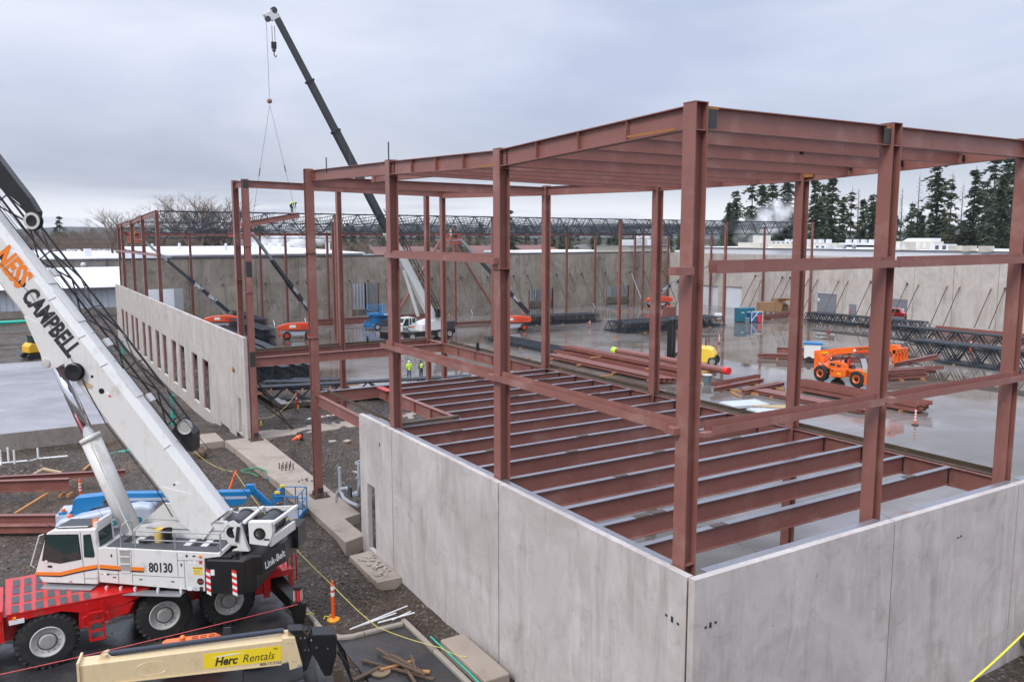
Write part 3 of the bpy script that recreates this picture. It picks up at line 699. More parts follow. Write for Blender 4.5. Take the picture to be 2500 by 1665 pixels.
# roof girders and beams
def girder(p, q, d=.52, w=.26, stiff=(), top=True, parent=fr, name='girder', side=None):
    mb = MB(); mb.ibeam(p, q, UZ, d, w, .024, .016); o = mb.build(name, 'primer', parent)
    if stiff:
        s = MB(); P_, Q_ = V(p), V(q); dr = (Q_-P_).normalized(); r = dr.cross(V(UZ))
        for t in stiff:
            c = P_+(Q_-P_)*t
            for sg in (1, -1): s.hexa([c+dr*a*.008+r*sg*b+V((0, 0, h)) for a, b, h in ((-1, .008, -d/2+.03), (1, .008, -d/2+.03), (1, w/2-.005, -d/2+.03), (-1, w/2-.005, -d/2+.03), (-1, .008, d/2-.03), (1, .008, d/2-.03), (1, w/2-.005, d/2-.03), (-1, w/2-.005, d/2-.03))])
        s.build('stiffener', 'primer', o)
    return o
def at_z(y): 
    for a, b in zip(YL[:-1], YL[1:]):
        if a <= y <= b: return ZT[a]+(ZT[b]-ZT[a])*(y-a)/(b-a)
D2 = .29
girder((XA-.05, 22.2, 15.70-D2), (XA-.05, 14.1, 15.93-D2), stiff=(.25, .5, .75))
girder((XA-.05, 30.8, 16.0-D2), (XA-.05, 22.6, 15.70-D2), stiff=(.25, .5, .75))
girder((XA-.05, 40.6, 16.31-D2), (XA-.05, 31.2, 16.02-D2), stiff=(.03,))
girder((XA+.2, 13.9, 15.92-D2), (XB-.2, 13.9, 15.95-D2)); girder((XB+.2, 13.9, 15.95-D2), (XC-.2, 13.9, 15.97-D2)); girder((XC+.2, 13.9, 15.97-D2), (34, 13.9, 15.97-D2))
mb = MB(); mb.cbox((13.72, 13.762, 15.62), (.30, .006, .42)); mb.cbox((XB-.36, 13.762, 15.65), (.30, .006, .42)); mb.build('bare_patch', 'mill_patch', fr)
mb = MB(); mb.cbox((13.75, 13.76, 15.86), (.36, .008, .06)); mb.cbox((XB-.3, 13.76, 15.86), (.2, .008, .06)); mb.cbox((XA-.19, 15.2, 15.42), (.01, 1.7, .05)); mb.cbox((XA-.19, 22.95, 15.23), (.01, 1.2, .05)); mb.cbox((XC-.14, 22.05, 15.5), (.01, .5, .36)); mb.build('rust_mark', 'orange_rust', fr)
for (a, za), (b, zb) in zip(((13.9, 15.97), (22.4, 15.70), (31.0, 15.73), (40.8, 15.93)), ((22.4, 15.70), (31.0, 15.73), (40.8, 15.93), (54.6, 16.3))):
    girder((XC, a+.2, za-.27), (XC, b-.2, zb-.27), d=.5)
girder((XA+.2, 54.6, 16.62-.25), (XC, 54.6, 16.36-.25), d=.46, stiff=(.25, .47, .73))
girder((XA, 54.8, 16.64-.25), (XA, 57.1, 16.70-.25), d=.40)
girder((XA, 40.8, 16.0-.26), (XC, 40.8, 15.9-.26), d=.48)
girder((16.4, 40.6, 16.2-.2), (16.4, 31.2, 16.0-.2), d=.42, stiff=(.06, .35, .65))
girder((XA, 31.0, 15.97-.26), (XC, 31.0, 15.72-.26), d=.46); girder((XA, 22.4, 15.66-.26), (XC, 22.4, 15.66-.26), d=.46)
def purlin(y, z0, z1): 
    mb = MB(); mb.ibeam((XA+.1, y, z0), (XC-.1, y, z1), UZ, .44, .2, .018, .012); mb.build('purlin', 'primer', fr)
for k in (1, 2, 3): purlin(13.9+8.5*k/4, 15.93-.23*k/4-.27, 15.95-.27*k/4-.27); purlin(22.4+8.6*k/4, 15.68+.30*k/4-.27, 15.68-.27)
mb = MB()
for y in (15.8, 18.0, 20.1): mb.cbox((XC-.14, y, 15.55), (.05, .07, .22))
for x, y in ((19.6, 16.1),): mb.cbox((x, y-.02, 15.40), (.1, .06, .16))
mb.build('clip_plate', 'bolt_dark', fr)
mb = MB()
for y in (38.6, 35.4, 31.1): mb.tube((13.3, y, 16.0), (13.3, y, 16.75), .03, n=5)
mb.build('lifting_post', 'dark_grey', fr)
# bolts at girder ends
mb = MB()
for y0, zc in ((21.95, 15.42), (40.45, 16.03), (30.55, 15.72), (13.0, 0)):
    if zc:
        for k in range(5): mb.cbox((XA-.07, y0, zc-.18+k*.09), (.04, .05, .05))
mb.build('bolt', 'bolt_dark', fr)

# second floor: girders, ledgers and filler beams
FT = 5.12
girder_in = girder((XC, 14.0, FT-.36), (XC, 54.4, FT-.36), d=.68, w=.26, name='floor_girder', stiff=(.70, .76, .82, .88, .94))
mb = MB(); mb.box(XC+.0, XC+.34, 14.1, 54.2, FT+.004, FT+.016); mb.box(XC+.328, XC+.34, 14.1, 54.2, FT+.016, FT+.17); mb.build('pour_stop', 'rusty_plate', fr)
mb = MB(); mb.box(13.10, 13.42, 14.2, 34.0, FT+.004, FT+.018); mb.box(13.095, 13.108, 14.2, 34.0, FT-.16, FT+.004)
mb.build('wall_ledger', 'bare_steel', fr)
mb = MB(); mb.box(13.6, 20.3, 13.29, 13.62, FT+.004, FT+.018); mb.box(20.72, XC-.2, 13.29, 13.62, FT+.004, FT+.018); mb.box(XC+.2, 34, 13.29, 13.62, FT+.004, FT+.018); mb.build('wall_ledger', 'bare_steel', fr)
ys = [13.9+1.7*k for k in range(1, 5)]+[22.4]+[22.4+1.72*k for k in range(1, 5)]+[31.0]+[31.0+1.633*k for k in range(1, 6)]+[40.5]
rb = random.Random(3)
for y in ys:
    x0 = 13.3 if y < 32 else 16.5
    if y > 40: x0 = 13.3
    mb = MB(); mb.ibeam((x0, y, FT-.31), (XC-.14, y, FT-.31), UZ, .60, .20, .018, .012, top=1)
    b = mb.build('floor_beam', ['primer', 'bare_steel'], fr)
    s = MB()
    for k in range(6): s.cbox((XC-.16, y-.02, FT-.55+k*.085), (.05, .045, .05))
    s.build('bolt', 'bolt_dark', b)
    if rb.random() < .75:
        s = MB()
        for k in range(rb.choice((1, 1, 2))): x = x0+rb.uniform(1.5, XC-x0-1.5); s.cbox((x, y, FT-.002), (.5, .204, .018))
        s.build('primer_patch', 'rusty_plate', b)
# trimmed opening near the stair, edge beams with pour stop
girder((16.45, 40.3, FT-.3), (16.45, 31.2, FT-.3), d=.56, w=.24, name='floor_beam', stiff=(.12, .3, .5, .7))
mb = MB(); mb.ibeam((13.2, 40.6, FT-.45), (13.2, 34.1, FT-.45), UZ, .52, .22, .02, .014); mb.build('floor_beam', 'primer', fr)
mb = MB(); mb.box(13.55, 13.82, 31.3, 40.2, FT-.02, FT-.006); mb.box(13.55, 13.56, 31.3, 40.2, FT-.006, FT+.14); mb.box(13.7, 16.4, 31.12, 31.34, FT+.01, FT+.13); mb.build('pour_stop', 'rusty_plate', fr)
girder((13.5, 54.6, FT-.34), (XC, 54.6, FT-.34), d=.62, name='floor_girder'); girder((13.5, 57.3, FT-.34), (XC, 57.3, FT-.34), d=.62, name='floor_girder')
mb = MB(); mb.box(13.5, 24.6, 57.46, 57.60, FT, FT+.15); mb.box(13.5, 24.6, 57.2, 57.46, FT, FT+.012); mb.box(25, XC, 57.3, 57.46, FT, FT+.1); mb.build('pour_stop', 'rusty_plate', fr)
girder((XC+.1, 54.8, FT-.34), (XC+.1, 57.1, FT-.34), d=.6, name='floor_girder')
MB().box(16.2, 16.6, 38.8, 40.2, FT-.025, FT-.012).build('red_primer_patch', 'crane_red', fr)
# a short stub standing on the edge girder
mb = MB(); mb.bar((XC+.2, 49.6, FT), (XC+.2, 49.6, FT+.55), .16, .16, UX).bar((22.6, 57.5, FT), (22.6, 57.5, FT+.5), .12, .12, UX); mb.build('stub_post', 'black_paint', fr)
# temporary column foot seen below the edge girder
# girts: channels laid flat, lip outwards
def girt(p, q, outv, name='girt'):
    p = V(p); q = V(q); o = V(outv); mb = MB()
    mb.bar(p+V((0, 0, .0)), q+V((0, 0, .0)), .012, .20, UZ); mb.bar(p-o*.13+V((0, 0, -.09)), q-o*.13+V((0, 0, -.09)), .26, .012, UZ)
    mb.bar(p-o*.26+V((0, 0, .05)), q-o*.26+V((0, 0, .05)), .012, .28, UZ); return mb.build(name, 'primer', fr)
LX = (-1, 0, 0); LY = (0, -1, 0)
for a, b, z in ((31.6, 22.75, 8.55), (22.25, 14.15, 8.55), (31.0, 22.5, 12.27), (31.2, 22.5, 12.27)):
    if a != 31.2: girt((12.98, a, z), (12.98, b, z), LX)
for a, b, z in ((13.78, 20.35, 8.49), (20.8, 27.6, 8.49), (13.78, 20.75, 12.26), (20.9, 27.6, 12.26), (27.9, 34, 12.26), (27.9, 34, 8.49)): girt((a, 13.52, z), (b, 13.52, z), LY)
mb = MB(); mb.box(12.6, 13.16, 13.6, 13.85, 12.14, 12.32); mb.box(12.97, 13.2, 13.93, 14.3, 8.40, 8.56); mb.box(13.53, 13.9, 13.52, 13.74, 8.36, 8.46); mb.box(20.6, 20.95, 13.5, 13.76, 8.40, 8.55); mb.box(20.6, 20.98, 13.5, 13.76, 12.17, 12.35); mb.box(12.98, 13.2, 22.2, 22.8, 8.42, 8.6); mb.box(12.98, 13.2, 22.25, 22.75, 12.15, 12.33); mb.build('girt_bracket', 'primer', fr)
# temporary diagonal braces of the end bay
for k, (p, q) in enumerate((((13.6, 55.0, 3.6), (16.3, 56.2, -.42)), ((13.6, 55.3, 2.3), (16.5, 56.3, -.42)))):
    o = MB().tube(p, q, .06, n=6).build('prop', 'rusty_plate'); tag(o, ('upper' if k == 0 else 'lower')+' rusty slanting prop between end column and cross footing', 'prop', 'props at the end column')
# bolts standing in the strip footing
ab = thing('anchor_bolts', (13.1, 46.5, -.42), 0, 'cluster of rusty anchor bolts standing out of the strip footing', 'anchor bolts')
for k in range(8):
    MB().tube((12.75+.22*(k % 4), 46.25+.5*(k//4), -.42), (12.75+.22*(k % 4), 46.25+.5*(k//4), -.05), .035, n=6).build('bolt', 'rebar', ab)
for k in range(7):
    x, y = 13.2+rnd.uniform(-.3, .5), 43.6+rnd.uniform(-.3, .4); o = MB().lathe(((.03, 0), (.06, 0), (.06, .05), (.03, .05)), (x, y, -.415), UZ, 6).build('loose_nut', 'rebar'); tag(o, 'loose rusty nut lying on the strip footing', 'nut', 'nuts lying on the strip footing')
# ================================================================== WAREHOUSE STEEL
wf = thing('unfinished_warehouse', (13.4, 90, 0), 0, 'long warehouse roof frame of dark open-web joists on brown columns behind', 'building')
def joist_mb(L, dep, pan, ch=.07, web=.035, inset=.0, zs=0.0):
    """open-web joist along +X from the origin; top chord at z = dep, bottom chord inset at both ends"""
    mb = MB(); n = max(2, round(L/pan)); s = L/n
    for sy in (-1, 1): mb.bar((0, sy*ch*.55, dep), (L, sy*ch*.55, dep), ch*.8, ch, UZ); mb.bar((s*inset, sy*ch*.55, 0), (L-s*inset, sy*ch*.55, 0), ch*.8, ch, UZ)
    for i in range(n):
        a, b = i*s, (i+1)*s; m = (a+b)/2
        mb.bar((a, 0, dep), (m, 0, 0), web, web, UZ); mb.bar((m, 0, 0), (b, 0, dep), web, web, UZ)
    return mb
def girder_zt(x): return 15.60-.0035*(x-13)
gxs = [13.4, 31.9, 52.4, 72.9, 93.4, 112.4]
for a, b in zip(gxs[:-1], gxs[1:]):
    mb = joist_mb(b-a-.1, 1.95, 2.62, .14, .09, .5)
    dz = girder_zt(b)-girder_zt(a)
    mb.xf(M.Translation(V((a+.05, 90, girder_zt(a)-1.97))) @ M.Rotation(-math.atan2(dz, b-a), 4, 'Y')); mb.build('joist_girder', 'joist_grey', wf)
    n = round((b-a)/2.62)
    for i in range(n):   # upright posts of the girder
        pass
jm = joist_mb(17.0, .75, .95, .065, .03, .6).mesh('joist', 'joist_grey')
j0 = None
x = 14.6; k = 0
while x < 112:
    for (ya, yb) in ((90.1, 107.1), (107.2, 124.2)):
        o = bpy.data.objects.new('joist', jm); COL.objects.link(o); o.parent = wf
        za = girder_zt(x)-.036*(ya-90)+.06; zb = girder_zt(x)-.036*(yb-90)+.06
        o.location = (x-13.4, ya-90, za-.75); o.rotation_euler = (0, -math.asin((zb-za)/17.0), math.pi/2)
        o.rotation_euler = M.Rotation(math.pi/2, 3, 'Z').to_4x4().to_3x3().to_euler()
        mt = M.Translation(V((x-13.4, ya-90, za-.75))) @ M.Rotation(math.pi/2, 4, 'Z') @ M.Rotation(math.asin((za-zb)/17.0), 4, 'Y')
        o.matrix_local = mt
    x += 2.62; k += 1
# second line of girders halfway back, and the back line
for yy, zz in ((107.15, 14.35), (123.9, 13.75)):
    for a, b in zip(gxs[:-1], gxs[1:]):
        mb = joist_mb(b-a-.1, 1.3, 2.62, .12, .07, .5); mb.xf(M.Translation(V((a+.05, yy, zz-.9-.0035*(a-13))))); mb.build('joist_girder', 'joist_grey', wf)
def wcol(x, y, z1, z0=0.0, d=.30): 
    mb = MB(); mb.ibeam((x, y, z0), (x, y, z1), UX, d, d, .025, .02); o = mb.build('column', 'primer', wf)
for x in gxs[1:-1]: wcol(x, 90, girder_zt(x)-.15, d=.34)
wcol(112.5, 89.4, 15.3); wcol(112.5, 99.4, 14.6); wcol(112.5, 112, 14.2)
for x in (22.3, 32.1, 35.9, 42.4, 53.0, 62.4, 73.2, 83.9, 94.3, 103.9, 112.4): wcol(x, 123.75, 13.7, d=.32)
wcol(36.9, 105.4, 15.0); wcol(95.5, 111.5, 14.3); wcol(56, 107.2, 14.6); wcol(76, 107.2, 14.6)
tops = [(91.9, 15.75), (102.4, 15.45), (112.1, 15.1), (122.1, 14.87), (126.1, 14.76)]
for y, z in tops: wcol(13.45, y, z, d=.36)
for (a, za), (b, zb) in zip(tops[:-1], tops[1:]):
    mb = MB(); mb.ibeam((13.45, a+.18, za-.28), (13.45, b-.18, zb-.28), UZ, .5, .24, .02, .014); mb.build('girder', 'primer', wf)
mb = MB(); mb.bar((13.2, 91, 11.15), (13.2, 128, 11.1), .18, .24); mb.build('girt', 'primer', wf)
mb = MB()
for a, b in zip(gxs[:-1], gxs[1:]): mb.bar((a, 124.1, 13.4), (b, 124.1, 13.35), .2, .5)
mb.build('girder', 'primer', wf)
for p, q in (((53.2, 123.3, 0), (62.2, 123.3, 13.1)), ((72.4, 123.3, 0), (63.6, 123.3, 12.9))): MB().tube(p, q, .24, n=10).build('diagonal_brace', 'primer', wf)
MB().cbox((62.9, 123.3, 13.1), (1.5, .08, .8)).build('gusset', 'primer', wf)

# the beam that the far crane is setting in place
hb_ = MB(); hb_.ibeam((21.9, 89.0, 14.35), (27.3, 88.4, 15.35), UZ, .55, .28, .03, .02); hb_ = hb_.build('hoisted_beam', 'primer'); tag(hb_, 'red-brown beam tilted on the crane slings above the joists', 'beam')

# ------------------------------------------------------------------ props of the panel walls
def prop_words(i, n): return ['first', 'second', 'third', 'fourth', 'fifth', 'sixth', 'seventh', 'eighth', 'ninth', 'tenth', 'eleventh', 'twelfth', 'thirteenth', 'fourteenth', 'fifteenth', 'sixteenth', 'seventeenth', 'eighteenth', 'nineteenth', 'twentieth', 'twenty-first', 'twenty-second', 'twenty-third', 'twenty-fourth', 'twenty-fifth'][i]
bx = [23.5, 26.7, 32.9, 37.7, 39.2, 46.1, 49.2, 52.4, 60.6, 63.6, 66.1, 68.8, 71.3, 76.7, 79.6, 86.0, 89.0, 91.7, 94.8, 97.3, 100.4, 103.6, 107.0, 111.9]
rp = random.Random(8)
def prop(p, q, lab, grp, m):
    p = V(p); q = V(q); t = thing('wall_brace', q, 0, lab, 'brace', grp)
    MB().tube(p, p+(q-p)*.86, .065, n=6).build('tube', m, t); MB().tube(p+(q-p)*.86, q, .045, n=6).build('screw_foot', 'galv' if rp.random() < .4 else m, t)
    MB().cbox(p, (.22, .22, .3)).build('wall_shoe', 'timber_pale' if (m == 'timber_old' and rp.random() < .5) else 'rusty_plate', t); MB().cbox(q+V((0, 0, .03)), (.3, .3, .06)).build('floor_shoe', 'rusty_plate', t)
for i, x in enumerate(bx):
    prop((x, 124.4, 6.05), (x, 120.4+rp.uniform(-.2, .2), 0), 'slanting wall brace on the buff back wall, %s from the left' % prop_words(i, 0), 'braces along the back wall', 'rusty_plate' if x != 103.6 else 'galv')
by = [101.5, 99.7, 95.5, 93.9, 90.1, 88.3, 84.3, 82.6, 78.6, 77.0, 72.6, 70.8, 66.5, 64.7, 60.4, 58.6]
for i, y in enumerate(by):
    prop((112.9, y, 6.05), (109.0+rp.uniform(-.2, .2), y, 0), 'slanting wall brace on the pale right wall, %s from the far corner' % prop_words(i, 0), 'braces along the right wall', 'timber_old')

# ------------------------------------------------------------------ joist bundles lying about
def bundle(name, L, dep, pan, rows, pitch, loc, rz, label, lean=0, grp='bundles of dark joists', ch=.07, web=.035, flip=False, layers=1, blocks=True, inset=.5):
    t = thing(name, loc, rz, label, 'joists', grp)
    me_ = joist_mb(L, dep, pan, ch, web, inset)
    if flip: me_.xf(M.Translation(V((0, 0, dep))) @ M.Rotation(math.pi, 4, 'X'))
    me_.xf(M.Rotation(lean, 4, 'X')); me_ = me_.mesh('joist', 'joist_grey'); h = dep*math.cos(lean)
    for l in range(layers):
        for k in range(rows):
            o = bpy.data.objects.new('joist', me_); COL.objects.link(o); o.parent = t; o.location = (rp.uniform(-.15, .15), (k-(rows-1)/2)*pitch, .16+l*(h+.12)); W[o.name] = world_of(t)
    if blocks:
        for u in (.18, .5, .82): MB().cbox((L*u, 0, .06), (.14, rows*pitch+.3, .12)).build('timber_block', 'timber', t, local=True)
    return t
for i, (x, y0, L, n) in enumerate(((18.7, 73.6, 24, 4), (19.75, 73.2, 24, 4), (20.9, 72.2, 25, 5), (22.2, 72.4, 24, 3), (23.4, 72.0, 26, 6))):
    bundle('joist_bundle', L, 1.35, .9, n, .17, (x, y0, 0), math.pi/2, ['leftmost bundle of dark joists standing behind the end column', 'second joist bundle behind the end column, of four joists', 'middle joist bundle behind the end column, of five joists', 'narrow joist bundle of three behind the end column', 'widest joist bundle of the group behind the end column'][i], lean=-.22, grp='joist bundles behind the end column')
bundle('joist_bundle', 16, .9, .8, 9, .2, (26.0, 97.5, 0), math.pi/2+.02, 'dark joist bundle piled behind the end of the windowed wall, nearer one', layers=2, grp='joist piles behind the windowed wall')
bundle('joist_bundle', 16, .9, .8, 12, .2, (23.8, 100, 0), math.pi/2, 'dark joist bundle piled against the windowed wall', layers=1, grp='joist piles behind the windowed wall', flip=True)
bundle('joist_bundle', 15, 1.1, .8, 6, .22, (27.6, 106, 0), math.pi/2, 'dark joist bundle farthest along the windowed wall', layers=2, grp='joist piles behind the windowed wall')
bundle('long_truss', 17.5, 1.05, 2.1, 4, .25, (16.4, 65.5, -.1), R(-14), 'long dark truss lying flat across the edge of the floor', ch=.13, web=.07, inset=1.0)
bundle('joist_bundle', 4.2, .5, .8, 9, .13, (18.2, 70.6, 0), R(-30), 'short flat bundle of grey joists behind the long truss, left one', grp='short joist bundles behind the long truss')
bundle('joist_bundle', 4.2, .5, .8, 9, .13, (20.6, 70.4, 0), R(-30), 'short flat bundle of grey joists behind the long truss, right one', grp='short joist bundles behind the long truss')
bundle('joist_bundle', 13.5, 1.1, 1.15, 10, .34, (63.8, 102.5, 0), R(-7), 'flat-topped bundle of dark joists behind the orange lift at centre', flip=True, ch=.09, web=.05)
bundle('joist_bundle', 19, 1.2, 1.3, 12, .42, (70.1, 87.6, 0), R(0), 'wide flat-topped bundle of dark joists in the middle of the wet floor', flip=True, ch=.1, web=.05)
bundle('joist_bundle', 19.5, 1.2, 1.4, 7, .35, (106.2, 64.8, 0), R(92), 'low joist bundle along the foot of the right wall', ch=.1, web=.06, flip=True)
bundle('joist_bundle', 28, 1.7, 2.5, 4, .5, (94.8, 34, 0), R(90), 'deep truss bundle on the right, the farther of two rows', ch=.16, web=.09, inset=1)
bundle('joist_bundle', 24, 1.9, 2.4, 5, .5, (83.2, 27, 0), R(92), 'deep truss bundle on the right, the nearer row behind the orange machine', ch=.16, web=.09, inset=1)
bundle('joist_bundle', 18, .28, .7, 8, .45, (52.4, 71.6, 0), R(90), 'low flat layer of dark joists beside the brown beam stack', ch=.08, web=.03)

# ------------------------------------------------------------------ stacked brown beams
def stack(name, loc, rz, rows, label, grp='stacks of brown beams', blocks=()):
    t = thing(name, loc, rz, label, 'beams', grp)
    for (x0, L, y, z, d, w, up) in rows:
        mb = MB(); mb.ibeam((x0, y, z), (x0+L, y, z), up, d, w, .022, .016); mb.build('beam', 'primer_pile', t, local=True)
    for (x, y, L, z) in blocks: MB().cbox((x, y, z), (.14, L, .13)).build('timber_block', 'timber', t, local=True)
    return t
rows = [(rp.uniform(-.3, .3), 20+rp.uniform(-1, .5), -2.2+.52*k, .48, .36, .3, UY) for k in range(5)]+[(1+rp.uniform(-.3, .3), 19, -1.9+.36*k, .92, .3, .3, UY if k % 2 else UZ) for k in range(4)]+[(.3*k, 18.6, .9+.38*k, .35, .34, .3, UZ) for k in range(4)]
stack('beam_stack', (50.8, 53.4, 0), R(90), rows, 'large stack of red-brown beams on timbers beside the steel pipe', blocks=[(2, 0, 5.2, .18), (7, 0, 5.2, .18), (12.5, 0, 5.4, .18), (17.5, 0, 5.0, .18), (4.5, -1, 3.2, .74), (13, -1, 3.2, .74)])
stack('beam_stack', (51.2, 46.5, 0), R(8), [(0, 6, .3, .25, .32, .26, UZ), (.4, 5.6, .75, .25, .32, .26, UZ), (-1.2, 7.2, 2.4, .28, .34, .28, UZ), (-.8, 6.8, 2.85, .62, .3, .3, UY)], 'small pair of beam stacks left of the white deck sheets', blocks=[(1, 1.5, 4, .06), (4.6, 1.4, 4, .06)])
stack('beam_stack', (57.2, 35.0, 0), R(91), [(rp.uniform(-.4, .3), 11.4, -.9+.42*k, .30+.36*(l), .32, .3, UY) for l in range(2) for k in range(5)], 'stack of brown beams in front of the orange machine, ending by the delineator', blocks=[(1, 0, 2.6, .07), (5.5, 0, 2.6, .07), (10, 0, 2.6, .07)])
stack('beam_stack', (53.6, 36.9, 0), R(93), [(rp.uniform(-.3, .3), 10, -.5+.3*k, .2, .26, .24, UZ) for k in range(5)], 'low row of brown beams beside the white deck sheets', blocks=[(2, 0, 2, .05), (8, 0, 2, .05)])
stack('beam_stack', (68.2, 60.6, 0), R(-48), [(0, 11, 0, .3, .36, .3, UZ), (.5, 12, .7, .3, .36, .3, UZ), (2, 12, 1.6, .75, .6, .3, UZ), (.2, 12, 1.4, .2, .3, .3, UY)], 'brown beams lying behind the orange telescopic handler', blocks=[(2, .8, 3, .06), (9, .8, 3, .06)])
stack('beam_stack', (67.6, 44.6, 0), R(-14), [(0, 4.2, 0, .3, .4, .3, UZ), (.4, 4.0, .6, .3, .4, .3, UZ), (0, 6.6, 1.5, .28, .34, .3, UY), (1, 6.0, 1.0, .72, .3, .3, UY), (-.5, 4.6, .2, .75, .34, .26, UZ)], 'short brown beam offcuts piled right of the orange machine', blocks=[(1, .6, 2.4, .06), (3.4, .6, 2.4, .06)])
stack('beam_stack', (100.8, 88.2, 0), R(12), [(0, 9, 0, .3, .4, .3, UZ), (.4, 8.6, .5, .3, .4, .3, UZ), (.2, 8.8, .2, .7, .35, .3, UY)], 'brown beams in front of the open wooden crates', blocks=[(1.5, .2, 1.6, .05), (7, .2, 1.6, .05)])
stack('beam_stack', (108.2, 40, 0), R(91), [(0, 25, 0, .3, .4, .3, UZ), (0, 25, .6, .3, .4, .3, UZ), (.5, 24, .3, .75, .4, .3, UY)], 'long brown beams along the right wall behind the trusses')
stack('beam_stack', (38, 118, 0), R(0), [(0, 22, 0, .5, .7, .3, UZ)], 'long brown girder lying in front of the back wall', blocks=[(4, 0, .8, .07), (18, 0, .8, .07)])
stack('beam_stack', (50, 107.5, 0), R(-3), [(0, 15, 0, .25, .35, .26, UZ)], 'single brown beam lying on the floor behind the far crane')
stack('beam_stack', (33, 117.5, 0), R(-4), [(0, 13, 0, .2, .26, .2, UZ)], 'thin brown beam lying near the orange lift at left')
# beams at lower left, beside the blue lift
stack('beam_stack', (-2.5, 50.5, -.62), R(-25), [(0, 5.0, 0, .60, .62, .30, UZ)], 'deep brown girder with stiffeners lying on dark gravel at left', blocks=[(4.6, 0, .6, .03), (5.0, 0, .6, .03)], grp='brown beams on the gravel at left')
stack('beam_stack', (-2.5, 52.6, -.62), R(-20), [(0, 7.9, 0, .42, .30, .26, UZ)], 'slim brown beam behind the deep girder at left', grp='brown beams on the gravel at left')
stack('beam_stack', (-2.8, 45.5, -.72), R(-30), [(0, 5.2, 0, .18, .30, .30, UZ), (0, 5.2, .36, .18, .30, .30, UZ), (0, 5.1, .2, .50, .30, .30, UZ), (0, 5.1, -.45, .20, .34, .30, UZ)], 'pile of brown beams half hidden by the crane cab', grp='brown beams on the gravel at left')
mb = MB()
for u in (.9, 2.5, 4.05): mb.cbox((-2.5+u*math.cos(R(-25))-.06, 50.5+u*math.sin(R(-25))-.1, .0), (.02, .14, .56), R(-25))
# steel pipe on blocks
pp = thing('steel_pipe', (56.4, 53.8, 0), R(90), 'big red-brown steel pipe with red wrapped end on the wet floor', 'pipe')
MB().tube((0, 0, .6), (16.4, .2, .6), .34, n=16).build('tube', 'primer_pile', pp, local=True, smooth=False); MB().tube((-.35, 0, .6), (.25, 0, .6), .36, .36, n=12).build('red_wrap', 'sign_red', pp, local=True); MB().tube((15.8, .2, .6), (16.5, .2, .6), .37, n=12).build('lime_wrap', 'vest_lime', pp, local=True)
for u in (2, 8, 14): MB().cbox((u, .1, .13), (.3, 1.2, .26)).build('timber_block', 'timber', pp, local=True)
# white roof deck sheets
def decks(name, loc, rz, L, Wd, n, label):
    t = thing(name, loc, rz, label, 'deck sheets', 'white deck sheets')
    for l in range(n):
        mb = MB(); k = int(Wd/.15)
        for i in range(k): y = -Wd/2+.15*i; mb.box(0, L, y, y+.09, .09+.07*l, .15+.07*l); mb.box(0, L, y+.09, y+.15, .09+.07*l, .105+.07*l)
        mb.build('sheet', 'deck_white', t, local=True)
    for u in (.15, .5, .85): MB().cbox((L*u, 0, .045), (.1, Wd+.2, .09)).build('timber_block', 'timber_pale', t, local=True)
    return t
decks('deck_sheets', (46.2, 44.0, 0), R(-14), 3.2, 2.0, 3, 'upper stack of white ribbed deck sheets beyond the floor beams')
decks('deck_sheets', (46.4, 41.6, 0), R(-14), 3.2, 1.6, 2, 'white ribbed deck sheets half covered by pale timber battens')
for k in range(5): 
    o = MB().cbox((48.0+.25*k, 41.5-.06*k, .32), (.09, 2.2, .08), R(35+4*k)).build('timber_batten', 'timber_pale'); tag(o, 'pale timber batten on the white deck sheets, %s from left' % prop_words(k, 0), 'batten', 'battens on the deck sheets')
decks('deck_sheets', (22.6, 16.6, 0), R(10), 4.6, 1.8, 3, 'white ribbed deck sheets on the floor under the near floor beams')
decks('deck_sheets', (23.2, 19.6, 0), R(-4), 4.0, 1.6, 2, 'white ribbed deck sheets deeper under the floor beams')
MB_ = MB()
for k in range(9): MB_.cbox((21.9+.22*k, 15.4, .12), (.1, 1.1+.3*(k % 3), .1), R(20+7*(k % 4)))
o = MB_.build('strap_offcuts', 'bolt_dark'); tag(o, 'dark steel offcuts on the floor under the near beams', 'offcuts', kind='stuff')
# ================================================================== BIG CRANE
def wheel(name, parent, c, r, w, axis, rim_r, mt='rubber', mr='rim_grey', mh='hub_grey', lugs=28, local=False, bolts=True):
    """wheel > rim, hub ; axis points to the outer face, c is the centre of the outer face"""
    ax = V(axis).normalized(); c = V(c); mb = MB()
    mb.lathe(((rim_r*.98, -.02), (rim_r*1.12, .0), (r*.86, -.015), (r*.97, -.07), (r*.97, -w+.07), (r*.86, -w+.015), (rim_r*1.1, -w), (rim_r*.98, -w+.02)), c, ax, 30, cap=False)
    u = V((0, 0, 1)); s = ax.cross(u)
    for k in range(lugs):
        for sd in (0, 1):
            a = 2*math.pi*(k+.5*sd)/lugs; e = u*math.cos(a)+s*math.sin(a); t = ax.cross(e)
            p0 = c+e*(r*.93)-ax*(.03 if sd == 0 else w-.03); p1 = c+e*(r*.955)-ax*(w*.5)+t*r*.14
            mb.bar(p0, p1, r*.10, r*.11, e)
    o = mb.build(name, mt, parent, local)
    rm = MB().lathe(((rim_r*1.0, -.05), (rim_r*1.02, .012), (rim_r*.93, .012), (rim_r*.88, -.05), (rim_r*.80, -.075), (rim_r*.62, -.075), (rim_r*.58, -.05), (rim_r*.3, -.05)), c, ax, 24).build('rim', mr, o, local, True)
    hb = MB().lathe(((rim_r*.54, -.07), (rim_r*.50, .0), (rim_r*.42, .03), (.01, .035)), c, ax, 18)
    if bolts:
        for k in range(12):
            a = 2*math.pi*k/12; e = (u*math.cos(a)+s*math.sin(a))*rim_r*.70; hb.tube(c+e-ax*.08, c+e-ax*.035, .024, n=6)
    hb.build('hub', mh, o, local)
    return o
